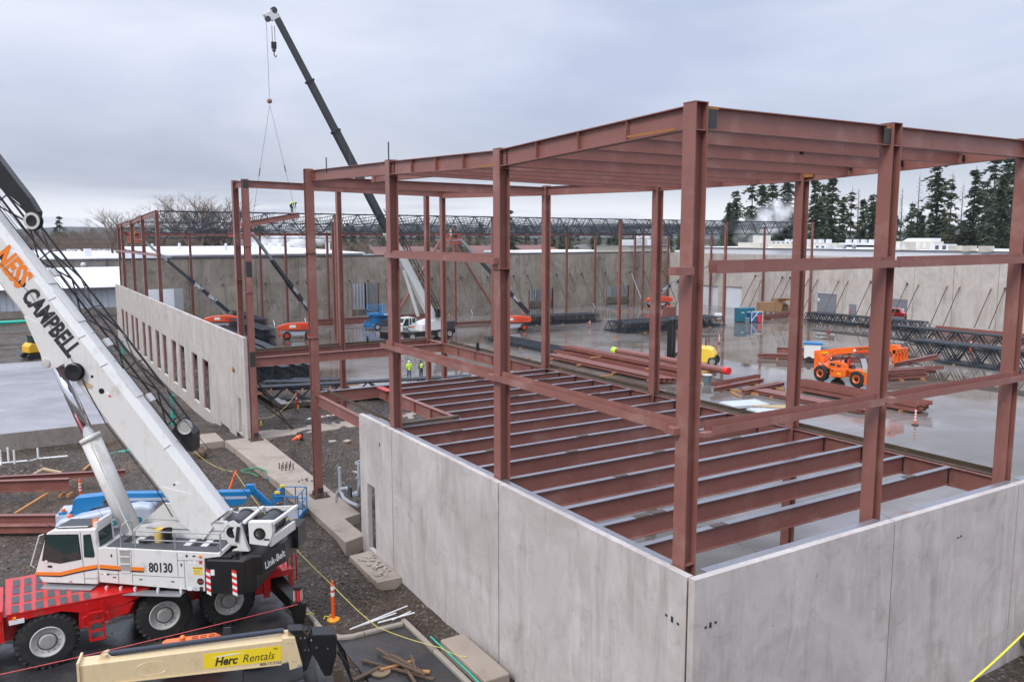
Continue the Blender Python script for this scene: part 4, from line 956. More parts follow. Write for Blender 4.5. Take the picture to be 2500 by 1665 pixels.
cr = thing('mobile_crane', (3.5, 30.6, -.86), 0, 'big white mobile crane on a red carrier in the left foreground', 'crane')
# --- red carrier
ZG = -.84; RT = .93
for x in (.30, 3.82, 5.97, -3.2):
    wheel('wheel', cr, (x, 29.08, ZG+RT), RT, .62, (0, -1, 0), .50)
    wheel('wheel', cr, (x, 32.2, ZG+RT), RT, .62, (0, 1, 0), .50, lugs=14, bolts=False)
mb = MB(); mb.box(-5.5, 6.6, 29.95, 31.3, .05, .85)
mb.prism([(-.74, 29.12, .93), (.05, 29.12, 1.0), (.75, 29.12, 1.0), (1.3, 29.12, .82), (2.5, 29.12, .78), (3.3, 29.12, .98), (3.3, 29.12, 1.14), (-.74, 29.12, 1.22)], (0, .9, 0))
mb.prism([(-.74, 31.5, .93), (2.5, 31.5, .78), (3.3, 31.5, 1.14), (-.74, 31.5, 1.22)], (0, .8, 0))
mb.prism([(1.2, 29.14, .25), (2.7, 29.14, .45), (2.9, 29.14, .8), (1.25, 29.14, .85)], (0, .6, 0))
chs = mb.build('chassis', 'crane_red', cr)
dk = MB(); dk.prism([(-.78, 29.10, 1.22), (-.78, 32.3, 1.22), (1.4, 32.3, 1.19), (3.4, 31.6, 1.15), (3.4, 29.10, 1.15), (1.5, 29.10, 1.17)], (0, 0, .035)); dk = dk.build('carrier_deck', 'crane_red', cr)
for r, y in enumerate((29.32, 30.1, 30.9, 31.6)):
    for k in range(7):
        if r > 1 and k > 3: continue
        MB().cbox((-.52+.34*k+.02*r, y+.12, 1.262-.007*k), (.21, .60, .012)).build('grip_pad', 'grip_grey', dk)
mb = MB(); mb.box(-5.4, -.86, 29.15, 32.2, .35, 1.05); mb.box(-1.6, -.86, 29.1, 29.6, 1.05, 1.4); mb.build('front_deck', 'crane_red', cr)
MB().cbox((-.55, 29.1, 1.09), (.09, .03, .09)).build('marker_lamp', 'lens_amber', cr); MB().cbox((-.5, 29.105, .97), (.42, .02, .15)).build('plate', 'sign_white', cr)
ld = MB()
for x in (1.52, 1.94): ld.bar((x, 28.98, -.18), (x-.04, 29.0, 1.12), .07, .05, UY)
for z in (-.14, .16, .46, .78): ld.bar((1.52, 28.97, z), (1.94, 28.97, z), .1, .06)
ld.path([(1.46, 28.95, .35), (1.34, 28.95, .4), (1.34, 28.95, .7), (1.46, 28.95, .74)], .02, 5).path([(2.0, 28.95, .35), (2.09, 28.95, .4), (2.09, 28.95, .7), (2.0, 28.95, .74)], .02, 5)
ld.build('ladder', 'crane_red', cr)
# rear outriggers
ob = MB(); ob.box(6.7, 7.5, 29.25, 32.1, .0, .72); ob.prism([(7.0, 29.2, 1.15), (7.9, 29.2, .82), (7.9, 29.2, .72), (7.0, 29.2, .72)], (0, 2.8, 0))
ob.box(7.22, 7.42, 29.12, 29.25, -.12, .86); ob.box(7.42, 8.3, 29.12, 29.25, .58, .78); ob.box(8.16, 8.3, 29.12, 29.25, -.05, .6); ob.box(7.5, 8.3, 29.25, 32.0, .6, .74); ob = ob.build('outrigger_box', 'crane_red', cr)
for y in (29.6, 30.2): MB().path([(8.25, y, .7), (8.25, y, 1.0), (8.33, y, 1.12), (8.5, y, 1.12), (8.58, y, 1.0), (8.58, y, .1)], .035, 6).build('hand_rail', 'crane_red', ob)
MB().cbox((7.6, 29.9, .93), (.35, .7, .012), 0, 0, R(20)).build('grip_pad', 'grip_grey', ob)
mb = MB(); mb.taper((7.75, 30.2, .22), (7.98, 27.62, .02), .46, .52, .40, .44); og = mb.build('outrigger_beam', 'black_paint', cr)
mb = MB(); mb.tube((7.98, 27.5, -.45), (7.98, 27.5, .78), .16, n=14); mb.taper((7.98, 27.5, -.62), (7.98, 27.5, .2), .28, .28, .5, .5, UY); mb.tube((7.98, 27.5, -.84), (7.98, 27.5, -.6), .12, n=10); mb.lathe(((.32, -.86), (.32, -.80), (.1, -.76)), (7.98, 27.5, 0), UZ, 14); mb.build('jack', 'black_paint', cr)
bd = MB()
for k in range(10):
    a0, a1 = 2*math.pi*k/10, 2*math.pi*(k+1)/10; bd.k = (k//2) % 2
    bd.add([(7.98+.165*math.cos(a0), 27.5+.165*math.sin(a0), .22), (7.98+.165*math.cos(a1), 27.5+.165*math.sin(a1), .22+.1), (7.98+.165*math.cos(a1), 27.5+.165*math.sin(a1), .62+.1), (7.98+.165*math.cos(a0), 27.5+.165*math.sin(a0), .62)], [(0, 1, 2, 3)])
bd.build('warning_band', ['sign_white', 'sign_red'], cr)
# --- rotating upper: frame u forward (boom side), v towards the near side
S5 = M.Translation(V((3.5, 30.6, 0))) @ M.Rotation(R(144.5), 4, 'Z')
def SB(mb): return mb.xf(S5)
def sp(name, mb, m, par=cr, smooth=False): return SB(mb).build(name, m, par, False, smooth)
def pr(pts, y0, y1): return MB().prism([(a, y0, b) for a, b in pts], (0, y1-y0, 0))
body = sp('machinery_body', pr([(.84, 1.43), (.84, 2.62), (.62, 2.66), (-3.38, 2.56), (-3.42, 2.44), (-2.86, 2.36), (-2.83, 1.21)], 1.5, -.2), 'white_paint'); bevel(body, .02)
def onbody(name, mb, m): return sp(name, mb, m, body)
# panel lines, handles, decals
for pts in (([(-.33, 2.60), (-.33, 1.42)]), ([(-1.92, 2.55), (-1.92, 1.72)]), ([(-2.15, 2.3), (-2.15, 1.3)]), ([(.16, 2.66), (.16, 1.42)]), ([(-.33, 1.72), (-2.15, 1.68)]), ([(.8, 1.72), (.16, 1.72)]), ([(-1.92, 2.28), (-2.8, 2.28)])):
    (a, b), (c_, d_) = pts; onbody('panel_seam', MB().bar((a, 1.502, b), (c_, 1.502, d_), .012, .006, UY), 'dark_grey')
for a, b in ((.36, 2.38), (-2.05, 2.12), (.30, 1.62), (-.62, 1.57), (-1.72, 1.53)): onbody('latch', MB().cbox((a, 1.505, b), (.045, .012, .1) if b > 2 else MB().cbox and (.11, .012, .035)), 'sign_dark')
onbody('ladder_recess', MB().box(-.28, .06, 1.495, 1.508, 1.79, 2.62), 'hub_grey')
for z in (1.82, 2.1, 2.36, 2.6): onbody('ladder_rung', MB().box(-.27, .05, 1.47, 1.53, z-.02, z+.02), 'white_paint')
onbody('orange_stripe', pr([(.80, 1.93), (.80, 2.06), (.17, 2.03), (.07, 2.02), (.07, 1.89), (.17, 1.90)], 1.501, 1.509), 'orange_stripe'); onbody('orange_stripe', pr([(-.29, 1.88), (-.29, 2.01), (-.74, 2.0), (-.74, 1.87)], 1.501, 1.509), 'orange_stripe')
onbody('navy_stripe', pr([(.80, 1.88), (.80, 1.925), (.07, 1.885), (.07, 1.84)], 1.501, 1.508), 'navy_stripe'); onbody('navy_stripe', pr([(-.29, 1.83), (-.29, 1.875), (-.74, 1.865), (-.74, 1.82)], 1.501, 1.508), 'navy_stripe')
SX = S5.to_3x3() @ V((-1, 0, 0)); SN = S5.to_3x3() @ V((0, 1, 0))
def stext(body_, s, u, v, w, m, par, bold=0, sx=1, xd=None, yd=None, shear=0): return text('lettering', body_, s, S5 @ V((u, v, w)), S5.to_3x3() @ V(xd or (-1, 0, 0)), S5.to_3x3() @ V(yd or (0, 0, 1)), m, par, shear, bold, sx)
stext('80130', .46, -1.33, 1.508, 1.99, 'sign_dark', body, .012, .72); stext('RTC', .12, -.80, 1.508, 1.97, 'hub_grey', body, 0, 1, (0, 0, 1), (1, 0, 0))
onbody('caution_sign', MB().box(-2.44, -2.76, 1.501, 1.507, 1.79, 2.06), 'sign_yellow'); stext('CAUTION', .07, -2.6, 1.509, 2.03, 'sign_dark', body, .002)
for k in range(4): onbody('sign_print', MB().box(-2.48, -2.72+.03*(k % 2), 1.508, 1.51, 1.83+.04*k, 1.845+.04*k), 'hub_grey')
onbody('round_badge', MB().lathe(((.12, 0), (.12, .008), (.01, .009)), (-2.68, 1.5, 1.56), (0, 1, 0), 18), 'sign_dark'); onbody('badge_ring', MB().lathe(((.125, 0), (.125, .004), (.115, .004)), (-2.68, 1.5, 1.56), (0, 1, 0), 18), 'sign_white'); stext('GALE', .07, -2.68, 1.511, 1.56, 'sign_red', body, .002)
for a, b, w_, h_, m_ in ((-2.36, 2.22, .1, .1, 'sign_white'), (-2.72, 2.22, .1, .1, 'sign_red'), (-2.52, 2.22, .1, .12, 'sign_white'), (-2.3, 1.30, .16, .14, 'sign_white'), (-2.5, 1.30, .12, .14, 'lift_body_grey'), (-2.7, 1.30, .12, .14, 'sign_dark'), (.62, 1.72, .1, .06, 'sign_white'), (.52, 1.72, .07, .06, 'sign_dark'), (-2.05, 2.44, .1, .08, 'sign_white'), (-2.25, 2.44, .07, .08, 'sign_dark'), (-2.5, 2.44, .1, .05, 'sign_dark')):
    onbody('decal', MB().cbox((a, 1.504, b), (w_, .006, h_)), m_)
onbody('side_lamp', MB().lathe(((.055, 0), (.05, .03), (.01, .035)), (-2.72, 1.5, 2.43), (0, 1, 0), 12), 'lens_orange')
# walkway plates
for a, b, z in ((2.78, .98, 1.27), (.95, .22, 1.20), (.20, -2.1, 1.14)):
    sp('walkway', MB().box(a, b+.02, 1.36, 1.76, z-.03, z), 'walkway_metal'); 
for u in (.6, .1, -.4, -1.2, -2.0): sp('walkway_bracket', MB().box(u-.03, u+.03, 1.46, 1.56, 1.15, 1.30), 'white_paint')
# deck on top with grips, vents, rails and pails
dk2 = sp('top_deck', MB().prism([(.55, .35, 2.665), (.55, 1.44, 2.665), (-3.3, 1.44, 2.575), (-3.3, .35, 2.575)], (0, 0, .02)), 'grip_grey')
for k, (u, v) in enumerate(((.1, .75), (-.25, .8), (-.5, .62), (-2.05, .8), (-2.35, .78), (-2.65, .8), (-2.9, .72))): sp('vent_panel', MB().cbox((u, v, 2.69-.024*(.5-u)), (.22, .55, .02), 0, 0, R(-1.3)), 'bolt_dark' if k % 2 == 0 else 'white_paint', dk2)
rl = MB()
for z in (.30, .60): rl.tube((-.44, 1.40, 2.62+z), (-3.39, 1.40, 2.58+z), .022, n=6); rl.tube((-.30, .42, 2.7+z), (-3.3, .42, 2.62+z), .02, n=6)
for u in (-.44, -1.82, -3.39): rl.tube((u, 1.40, 2.55), (u, 1.40, 3.2), .03, n=6)
rl.tube((-.44, 1.4, 3.22), (-.30, .42, 3.30), .02, n=6).tube((-3.39, 1.4, 3.18), (-3.3, .42, 3.22), .02, n=6); rl.path([(.05, 1.42, 2.6), (.05, 1.42, 3.1), (.0, 1.36, 3.4), (-.1, 1.2, 3.5), (-.2, 1.1, 3.4), (-.2, 1.1, 2.7)], .025, 6); sp('guard_rail', rl, 'walkway_metal')
def pail(name, par, c, r, h, m, mtx=S5):
    o = MB().lathe(((r*.86, 0), (r, h), (r*1.05, h), (r*1.05, h-.05)), c, UZ, 16).xf(mtx).build(name, m, par, False, False); return o
for (u, v, m_, lb) in ((-.98, .85, 'pail_yellow', 'dull yellow plastic pail on the crane deck'), (-1.30, .85, 'black_paint', 'black plastic pail on the crane deck')):
    o = pail('pail', None, (u, v, 2.66), .155, .46, m_); tag(o, lb, 'pail', 'pails on the crane deck')
o = SB(MB().path([(-.35, .95, 2.72), (-.6, 1.05, 2.74), (-.82, .9, 2.76)], .07, 6)).build('work_gloves', 'cloth_dark'); tag(o, 'dark gloves and strap lying beside the yellow pail', 'gloves')
# --- cab
cabo = pr([(3.09, 1.73), (2.86, 1.35), (.90, 1.34), (.82, 2.3), (.86, 3.30), (2.38, 3.22), (2.60, 3.10)], 1.5, .42); cab = sp('cab', cabo, 'white_paint'); bevel(cab, .05, 3)
def oncab(name, mb, m): return sp(name, mb, m, cab)
w1 = [(2.58, 3.03), (1.50, 3.07), (1.45, 2.24), (2.18, 2.08), (2.78, 2.16)]
def winset(pts, y, name='window', fr_='black_paint'):
    cxx = sum(p[0] for p in pts)/len(pts); cz = sum(p[1] for p in pts)/len(pts)
    o = oncab(name, pr([(cxx+(a-cxx)*1.05, cz+(b-cz)*1.06) for a, b in pts], y, y+.010), fr_); sp('pane', pr(pts, y+.011, y+.016), 'cab_glass', o); return o
winset(w1, 1.502); winset([(1.29, 3.06), (1.04, 3.09), (.95, 2.38), (1.0, 2.32), (1.31, 2.32)], 1.502)
oncab('door_seam', MB().bar((1.40, 1.502, 3.2), (1.36, 1.502, 1.36), .014, .008, UY), 'dark_grey'); oncab('door_handle', MB().cbox((2.55, 1.505, 1.94), (.16, .014, .07)), 'sign_dark'); oncab('badge', MB().cbox((1.85, 1.503, 1.42), (.1, .006, .04)), 'sign_red'); oncab('decal', MB().cbox((2.66, 1.52, 2.12), (.09, .006, .08)), 'sign_white')
oncab('step_seam', MB().bar((1.36, 1.504, 1.55), (.9, 1.504, 1.57), .03, .01, UY), 'hub_grey')
oncab('orange_stripe', pr([(3.085, 1.62), (3.085, 1.73), (2.2, 1.75), (1.41, 1.96), (.88, 2.06), (.88, 1.94), (1.41, 1.83), (2.2, 1.63)], 1.501, 1.509), 'orange_stripe'); oncab('navy_stripe', pr([(3.05, 1.585), (3.085, 1.615), (2.2, 1.62), (1.41, 1.82), (.88, 1.93), (.88, 1.885), (1.41, 1.775), (2.2, 1.575)], 1.501, 1.508), 'navy_stripe')
oncab('rear_window', MB().prism([(.835, 1.36, 2.42), (.835, .55, 2.42), (.85, .6, 3.2), (.85, 1.36, 3.16)], (-.012, 0, 0)), 'cab_glass')
oncab('windscreen', MB().prism([(3.06, 1.42, 1.85), (3.06, .5, 1.85), (2.66, .5, 3.05), (2.66, 1.42, 3.05)], (.02, 0, .008)), 'cab_glass')
oncab('roof_hatch', MB().prism([(2.3, 1.38, 3.235), (1.12, 1.38, 3.30), (1.12, .55, 3.30), (2.3, .55, 3.235)], (0, 0, .045)), 'dark_grey')
oncab('roof_cap', MB().prism([(.98, .5, 3.29), (.98, 1.42, 3.29), (.84, 1.42, 3.3), (.84, .5, 3.3)], (0, 0, .2)), 'white_paint'); oncab('beacon', MB().lathe(((.10, 0), (.10, .2), (.08, .24), (.01, .25)), (1.0, 1.25, 3.30), UZ, 12), 'lens_orange')
ct = MB(); ct.tube((2.2, 1.44, 3.30), (1.15, 1.44, 3.36), .02, n=6); ct.path([(2.66, 1.52, 3.08), (2.78, 1.6, 3.05), (3.16, 1.6, 2.0), (3.10, 1.52, 1.9)], .022, 6); oncab('grab_rail', ct, 'white_paint')
oncab('wiper', MB().bar((2.6, .95, 3.1), (2.85, 1.1, 3.28), .02, .02).bar((.9, .9, 3.4), (1.1, .85, 3.75), .008, .008), 'sign_dark')
oncab('seat', MB().cbox((1.75, .95, 2.2), (.5, .5, .15)).cbox((1.5, .95, 2.5), (.15, .5, .65)), 'cloth_dark'); oncab('steering_wheel', MB().path([(2.45+.06*math.cos(t), .95+.2*math.cos(t), 2.6+.2*math.sin(t)) for t in [k*.63 for k in range(11)]], .02, 5), 'sign_dark')
# --- rear: inner plates, winches, counterweight
pl = pr([(1.04, 2.38), (.35, 2.77), (.03, 3.02), (-1.82, 3.30), (-2.69, 3.31), (-3.46, 3.22), (-3.7, 2.4), (.9, 1.6)], .40, .30); pl.v += []; p2_ = pr([(1.04, 2.38), (.35, 2.77), (.21, 2.94), (-.49, 3.54), (-1.6, 3.45), (-2.69, 3.31), (-3.46, 3.22), (-3.7, 2.4), (.9, 1.6)], -.55, -.65)
sp('turntable_plate', pl, 'white_paint'); sp('turntable_plate', p2_, 'white_paint'); sp('turntable', MB().lathe(((1.05, 1.0), (1.05, 1.6)), (0, 0, 0), UZ, 24), 'black_paint')
sp('plate_boss', MB().lathe(((.13, 0), (.12, .05), (.05, .06)), (-2.5, .40, 3.06), (0, 1, 0), 14), 'white_paint')
sp('rear_frame', pr([(-3.15, 3.24), (-3.3, 2.5), (-3.75, 2.46), (-3.72, 3.2), (-3.5, 3.36)], .60, .52), 'white_paint')
for u, z, rr in ((-3.52, 3.02, .34), (-4.55, 3.05, .34)):
    dr = sp('winch_drum', MB().lathe(((rr*1.12, -.62), (rr*1.12, -.56), (rr, -.56), (rr, .5), (rr*1.12, .44), (rr*1.12, .48)), (u, 0, z), (0, 1, 0), 24), 'dark_grey')
sp('rear_frame', pr([(-3.6, 2.46), (-3.82, 2.55), (-3.66, 3.22), (-3.9, 3.43), (-4.1, 2.7), (-4.2, 2.46)], 1.02, .86), 'white_paint')
sp('rear_frame', pr([(-4.20, 3.46), (-5.0, 3.48), (-5.02, 3.1), (-4.94, 2.84), (-4.83, 2.66), (-4.22, 2.72)], 1.0, .72), 'white_paint'); sp('rear_frame', pr([(-3.2, 3.4), (-5.3, 3.52), (-5.3, 3.38), (-3.2, 3.2)], -.7, -.62), 'white_paint'); sp('rear_frame', MB().bar((-5.05, .95, 3.45), (-5.32, -.68, 3.5), .1, .1).bar((-4.9, .9, 2.75), (-5.2, -.68, 2.8), .08, .3).bar((-4.02, .9, 3.42), (-4.1, -.65, 3.45), .12, .08).bar((-3.0, .38, 3.30), (-3.0, -.6, 3.36), .1, .1), 'white_paint')
for u, v, z, r_ in ((-4.58, 1.0, 3.08, .16), (-3.45, .60, 2.96, .15)):
    sp('hub_cover', MB().lathe(((r_*1.3, 0), (r_*1.25, .03), (r_, .03), (r_*.9, -.0)), (u, v, z), (0, 1, 0), 18), 'black_paint')
sp('decal', MB().cbox((-4.82, 1.003, 2.88), (.2, .006, .06)), 'sign_dark'); sp('shock_absorber', MB().bar((-3.8, 1.04, 2.8), (-3.88, 1.04, 3.32), .1, .1, UY), 'sign_dark')
cw = MB(); cw.prism([(-2.95, 1.6, 1.17), (-4.25, 1.6, 1.17), (-4.5, 1.2, 1.17), (-4.5, -1.6, 1.17), (-2.95, -1.6, 1.17)], (0, 0, 1.2)); cw.prism([(-4.2, 1.35, 1.72), (-4.72, 1.25, 1.72), (-5.12, .1, 1.72), (-5.15, -1.2, 1.72), (-4.7, -1.6, 1.72), (-4.2, -1.6, 1.72)], (0, 0, .70)); cw = sp('counterweight', cw, 'black_paint'); bevel(cw, .05)
cu_ = MB(); cu_.cbox((-3.5, 1.35, 2.40), (.5, .3, .06)).cbox((-3.1, 1.2, 2.42), (.3, .2, .1)).tube((-3.9, 1.3, 2.4), (-3.9, 1.3, 2.55), .08, n=8); sp('lifting_lug', cu_, 'bolt_dark', cw)
for ua, ub in ((-2.93, -3.08), (-3.82, -3.98)):
    st_ = MB()
    for k in range(8):
        z0 = 1.19+.11*k; st_.k = k % 2; st_.add([(ua, 1.606, z0), (ub, 1.606, z0-.07), (ub, 1.606, min(2.06, z0+.04)), (ua, 1.606, min(2.1, z0+.11))], [(0, 1, 2, 3)])
    sp('warning_stripes', st_, ['sign_white', 'sign_red'], cw)
sp('decal', MB().cbox((-3.16, 1.604, 1.93), (.13, .006, .2)), 'sign_white', cw)
fd = V((-5.12+4.7, .1-1.25, .2)); stext('Link-Belt', .36, -4.955, .66, 2.05, 'sign_white', cw, .008, .8, (fd.x, fd.y, .12), (0, 0, 1))
sp('tail_box', MB().box(-4.9, -5.3, -1.6, -.75, 1.9, 2.7), 'black_paint')
# --- boom
EL = R(53.7); E5 = V((math.cos(EL), 0, math.sin(EL))); N5 = V((-math.sin(EL), 0, math.cos(EL))); B0 = V((.7, 0, 6.44))
def bp(s, v, n): q = B0+E5*s+N5*n; return V((q.x, v, q.z))
def boomsec(s0, s1, hw, h, tw, n0=0):
    mb = MB(); pr_ = [(-hw*.8, n0), (hw*.8, n0), (hw, n0+.1), (hw, n0+h), (tw, n0+h+.2), (-tw, n0+h+.2), (-hw, n0+h), (-hw, n0+.1)]
    mb.v = [tuple(bp(s, v, n)) for s in (s0, s1) for v, n in pr_]; k = 8
    mb.f = [tuple(range(8)), tuple(range(15, 7, -1))]+[(i, (i+1) % 8, 8+(i+1) % 8, 8+i) for i in range(8)]; mb.m = [0]*10; return mb
bm_ = sp('boom', boomsec(-4.6, 9.2, .45, 1.12, .22), 'white_paint'); sp('boom_section', boomsec(9.2, 18, .38, .95, .18, .09), 'dark_grey', cr)
def onboom(name, mb, m): return sp(name, mb, m, bm_)
onboom('boom_foot', MB().prism([bp(-3.4, .47, .9), bp(-4.75, .47, .75), bp(-4.9, .47, .2), bp(-4.0, .47, -.1), bp(-2.6, .47, .2)], (0, -.94, 0)), 'white_paint')
onboom('cylinder_lug', MB().prism([(3.52, .47, 10.35), (3.38, .47, 9.95), (3.02, .47, 9.02), (2.98, .47, 8.78), (2.80, .47, 8.58), (2.5, .47, 8.58), (2.2, .47, 8.74), (1.9, .47, 8.35), (1.5, .47, 7.7), (2.2, .47, 8.9), (3.0, .47, 10.1)], (0, -.94, 0)), 'white_paint')
onboom('pin', MB().lathe(((.16, 0), (.15, .05), (.05, .06)), (2.85, .47, 8.74), (0, 1, 0), 14), 'rim_grey')
onboom('cable_reel', MB().lathe(((.30, 0), (.31, .05), (.25, .06), (.31, .2), (.27, .22), (.01, .2)), (1.80, .455, 8.46), (0, 1, 0), 22), 'black_paint')
for u, z, r_ in ((4.1, 12.33, .13), (3.5, 11.45, .13), (3.81, 11.94, .04), (1.26, 8.29, .05), (.96, 7.79, .10), (2.95, 10.75, .12)): onboom('hole', MB().lathe(((r_, 0), (r_, .004), (.01, .004)), (u, .451, z), (0, 1, 0), 16), 'bolt_dark')
onboom('angle_scale', MB().prism([(1.62, .452, 8.02), (1.5, .452, 7.9), (1.3, .452, 7.86), (1.24, .452, 7.98), (1.38, .452, 8.05), (1.55, .452, 8.16)], (0, .008, 0)), 'timber_pale')
for s in (4.7, 3.1, 1.9, -1.6): onboom('seam', MB().bar(bp(s, .30, 1.26), bp(s, .47, 1.10), .03, .02).bar(bp(s, .30, 1.26), bp(s, -.25, 1.34), .02, .02), 'hub_grey')
for s0, s1 in ((5.2, 6.6), (3.6, 4.9), (.4, 1.5)): onboom('access_panel', MB().hexa([bp(s0, .24, 1.335), bp(s1, .24, 1.335), bp(s1, -.2, 1.335), bp(s0, -.2, 1.335), bp(s0, .24, 1.36), bp(s1, .24, 1.36), bp(s1, -.2, 1.36), bp(s0, -.2, 1.36)]), 'white_paint')
for u, z, w_, m_ in ((.75, 7.72, .12, 'sign_white'), (.68, 7.62, .08, 'sign_red'), (-1.55, 4.62, .16, 'sign_white'), (-1.42, 4.55, .08, 'sign_dark')): onboom('decal', MB().cbox((u, .452, z), (w_, .005, w_*.8)), m_)
bt = dict(xd=tuple(-E5), yd=tuple(N5))
stext('CAMPBELL', .86, 2.60, .456, 10.12, 'sign_dark', bm_, .034, .64, **bt); stext('NESS', 1.02, 3.80, .456, 11.98, 'orange_stripe', bm_, .045, .60, **bt)
onboom('hose', MB().path([V((1.6, .47, 8.2)), V((1.45, .47, 7.8)), bp(0.2, .47, -.02), bp(-2.5, .47, -.02), V((-1.3, .45, 3.4))], .02, 5), 'cable'); onboom('cable', MB().path([V((4.6, .5, 12.55)), V((3.2, .52, 11.1)), V((2.2, .5, 9.3)), V((1.85, .5, 8.75))], .010, 4), 'cable')
# hoist cylinder
sp('cylinder_barrel', MB().tube((.35, 0, 2.45), (1.76, 0, 6.05), .34, n=20).tube((1.70, 0, 5.95), (1.78, 0, 6.1), .37, n=20), 'white_paint', cr, True); sp('cylinder_rod', MB().tube((1.74, 0, 6.0), (2.82, 0, 8.72), .20, n=20), 'chrome', cr, True)
sp('cylinder_pipe', MB().path([(1.5, .38, 6.0), (1.45, .42, 5.8), (.2, .38, 2.6)], .025, 6), 'white_paint')
# lattice jib stowed alongside
jb_ = MB(); ch = [(-.52, 1.15), (-1.05, 1.15), (-.52, 1.70), (-1.05, 1.70)]
for v, n in ch: jb_.tube(bp(-1.2, v, n), bp(11.5, v, n), .045, n=6)
k = 0; s = -.9
while s < 11:
    for (a, b) in ((0, 2), (2, 3)):
        p, q = ch[a], ch[b]
        if k % 2: p, q = q, p
        jb_.tube(bp(s, *p), bp(s+1.2, *q), .030, n=5)
    if k % 2 == 0:
        for (a, b) in ((0, 2), (2, 3)): jb_.tube(bp(s, *ch[a]), bp(s, *ch[b]), .025, n=5)
    s += 1.2; k += 1
jb = sp('lattice_jib', jb_, 'black_paint')
jf = MB().prism([bp(-1.2, -.5, 1.1), bp(-1.9, -.5, 1.0), bp(-2.2, -.5, 1.35), bp(-1.7, -.5, 1.75), bp(-1.0, -.5, 1.7)], (0, -.55, 0)); sp('jib_foot', jf, 'black_paint', jb); sp('jib_sheave', MB().lathe(((.26, 0), (.26, .1), (.2, .05), (.01, .05)), bp(-1.35, -.42, 1.75), (0, 1, 0), 16), 'hub_grey', jb)
for s in (5.6, 2.6, .2): sp('jib_bracket', MB().cbox(bp(s, -.38, 1.4), (.3, .3, .08), 0, 0, -EL), 'white_paint', bm_)
hk = MB().prism([V((6.3, -.2, 18.2)), V((3.99, -.2, 15.01)), V((3.48, -.2, 14.33)), V((3.22, -.2, 13.86)), V((3.30, -.2, 13.5)), V((3.6, -.2, 13.75)), V((3.85, -.2, 14.15)), V((4.6, -.2, 14.75)), V((6.9, -.2, 17.6))], (0, -.3, 0)); sp('jib_hinge_plate', hk, 'black_paint', jb)
sp('jib_head_sheave', MB().lathe(((.30, -.06), (.32, .0), (.24, .02), (.32, .08), (.30, .12), (.01, .1)), (3.42, -.3, 13.55), (0, 1, 0), 20), 'black_paint', jb); sp('jib_head_sheave', MB().lathe(((.29, 0), (.29, .02), (.20, .02), (.20, 0)), (3.42, -.17, 13.55), (0, 1, 0), 20, cap=False), 'rim_grey', jb); sp('jib_hinge_plate', MB().prism([V((3.75, -.25, 13.55)), V((3.3, -.25, 13.75)), V((3.2, -.25, 13.3)), V((3.6, -.25, 13.2))], (0, -.2, 0)), 'black_paint', jb)
sp('hoist_rope', MB().tube(bp(12, -.1, 1.5), V((-3.3, -.1, 3.45)), .012, n=4).tube(bp(12, .1, 1.5), V((-4.4, .1, 3.45)), .012, n=4), 'cable')

# ================================================================== FAR CRANE
fc = thing('mobile_crane', (44.3, 95, 0), 0, 'white mobile crane in the middle distance with its boom raised high to the left', 'crane')
F5 = M.Translation(V((44.6, 94.6, 0))) @ M.Rotation(R(192.5), 4, 'Z')
def fp(name, mb, m, par=fc, smooth=False): return mb.xf(F5).build(name, m, par, False, smooth)
fp('carrier', MB().box(-4.5, 5.5, -1.2, 1.2, .55, 1.15).box(3.6, 5.6, -1.35, 1.35, .5, 1.35), 'black_paint')
for u in (4.3, 2.6, -1.8, -3.4):
    for v, a in ((1.4, 1), (-1.4, -1)):
        q = F5 @ V((u, v, .62)); wheel('wheel', fc, q, .62, .4, F5.to_3x3() @ V((0, a, 0)), .34, lugs=10, bolts=False)
fp('house', MB().prism([(1.0, -1.2, 1.2), (-2.6, -1.2, 1.2), (-2.9, -1.2, 2.3), (-1.2, -1.2, 2.5), (.8, -1.2, 2.0)], (0, 2.4, 0)), 'white_paint_far')
fcab = fp('cab', MB().prism([(3.1, -1.3, 1.0), (.9, -1.3, 1.0), (.8, -1.3, 2.75), (1.4, -1.3, 2.95), (2.5, -1.3, 2.9), (3.0, -1.3, 2.1)], (0, 1.15, 0)), 'white_paint_far')
FX = F5.to_3x3() @ V((-1, 0, 0))
for y_, sg in ((-1.31, -1), (-.14, 1)):
    fp('window', MB().prism([(2.9, y_, 1.9), (2.0, y_, 1.9), (2.0, y_, 2.75), (2.5, y_, 2.75)], (0, sg*.01, 0)), 'cab_glass', fcab); fp('window', MB().prism([(1.85, y_, 2.0), (1.6, y_, 2.0), (1.6, y_, 2.75), (1.85, y_, 2.75)], (0, sg*.01, 0)), 'cab_glass', fcab); fp('window', MB().prism([(1.45, y_, 2.2), (.95, y_, 2.2), (.95, y_, 2.75), (1.45, y_, 2.75)], (0, sg*.01, 0)), 'cab_glass', fcab)
    fp('orange_stripe', MB().box(1.9, 1.1, y_-.004, y_+.004, 1.62, 1.8), 'orange_stripe', fcab)
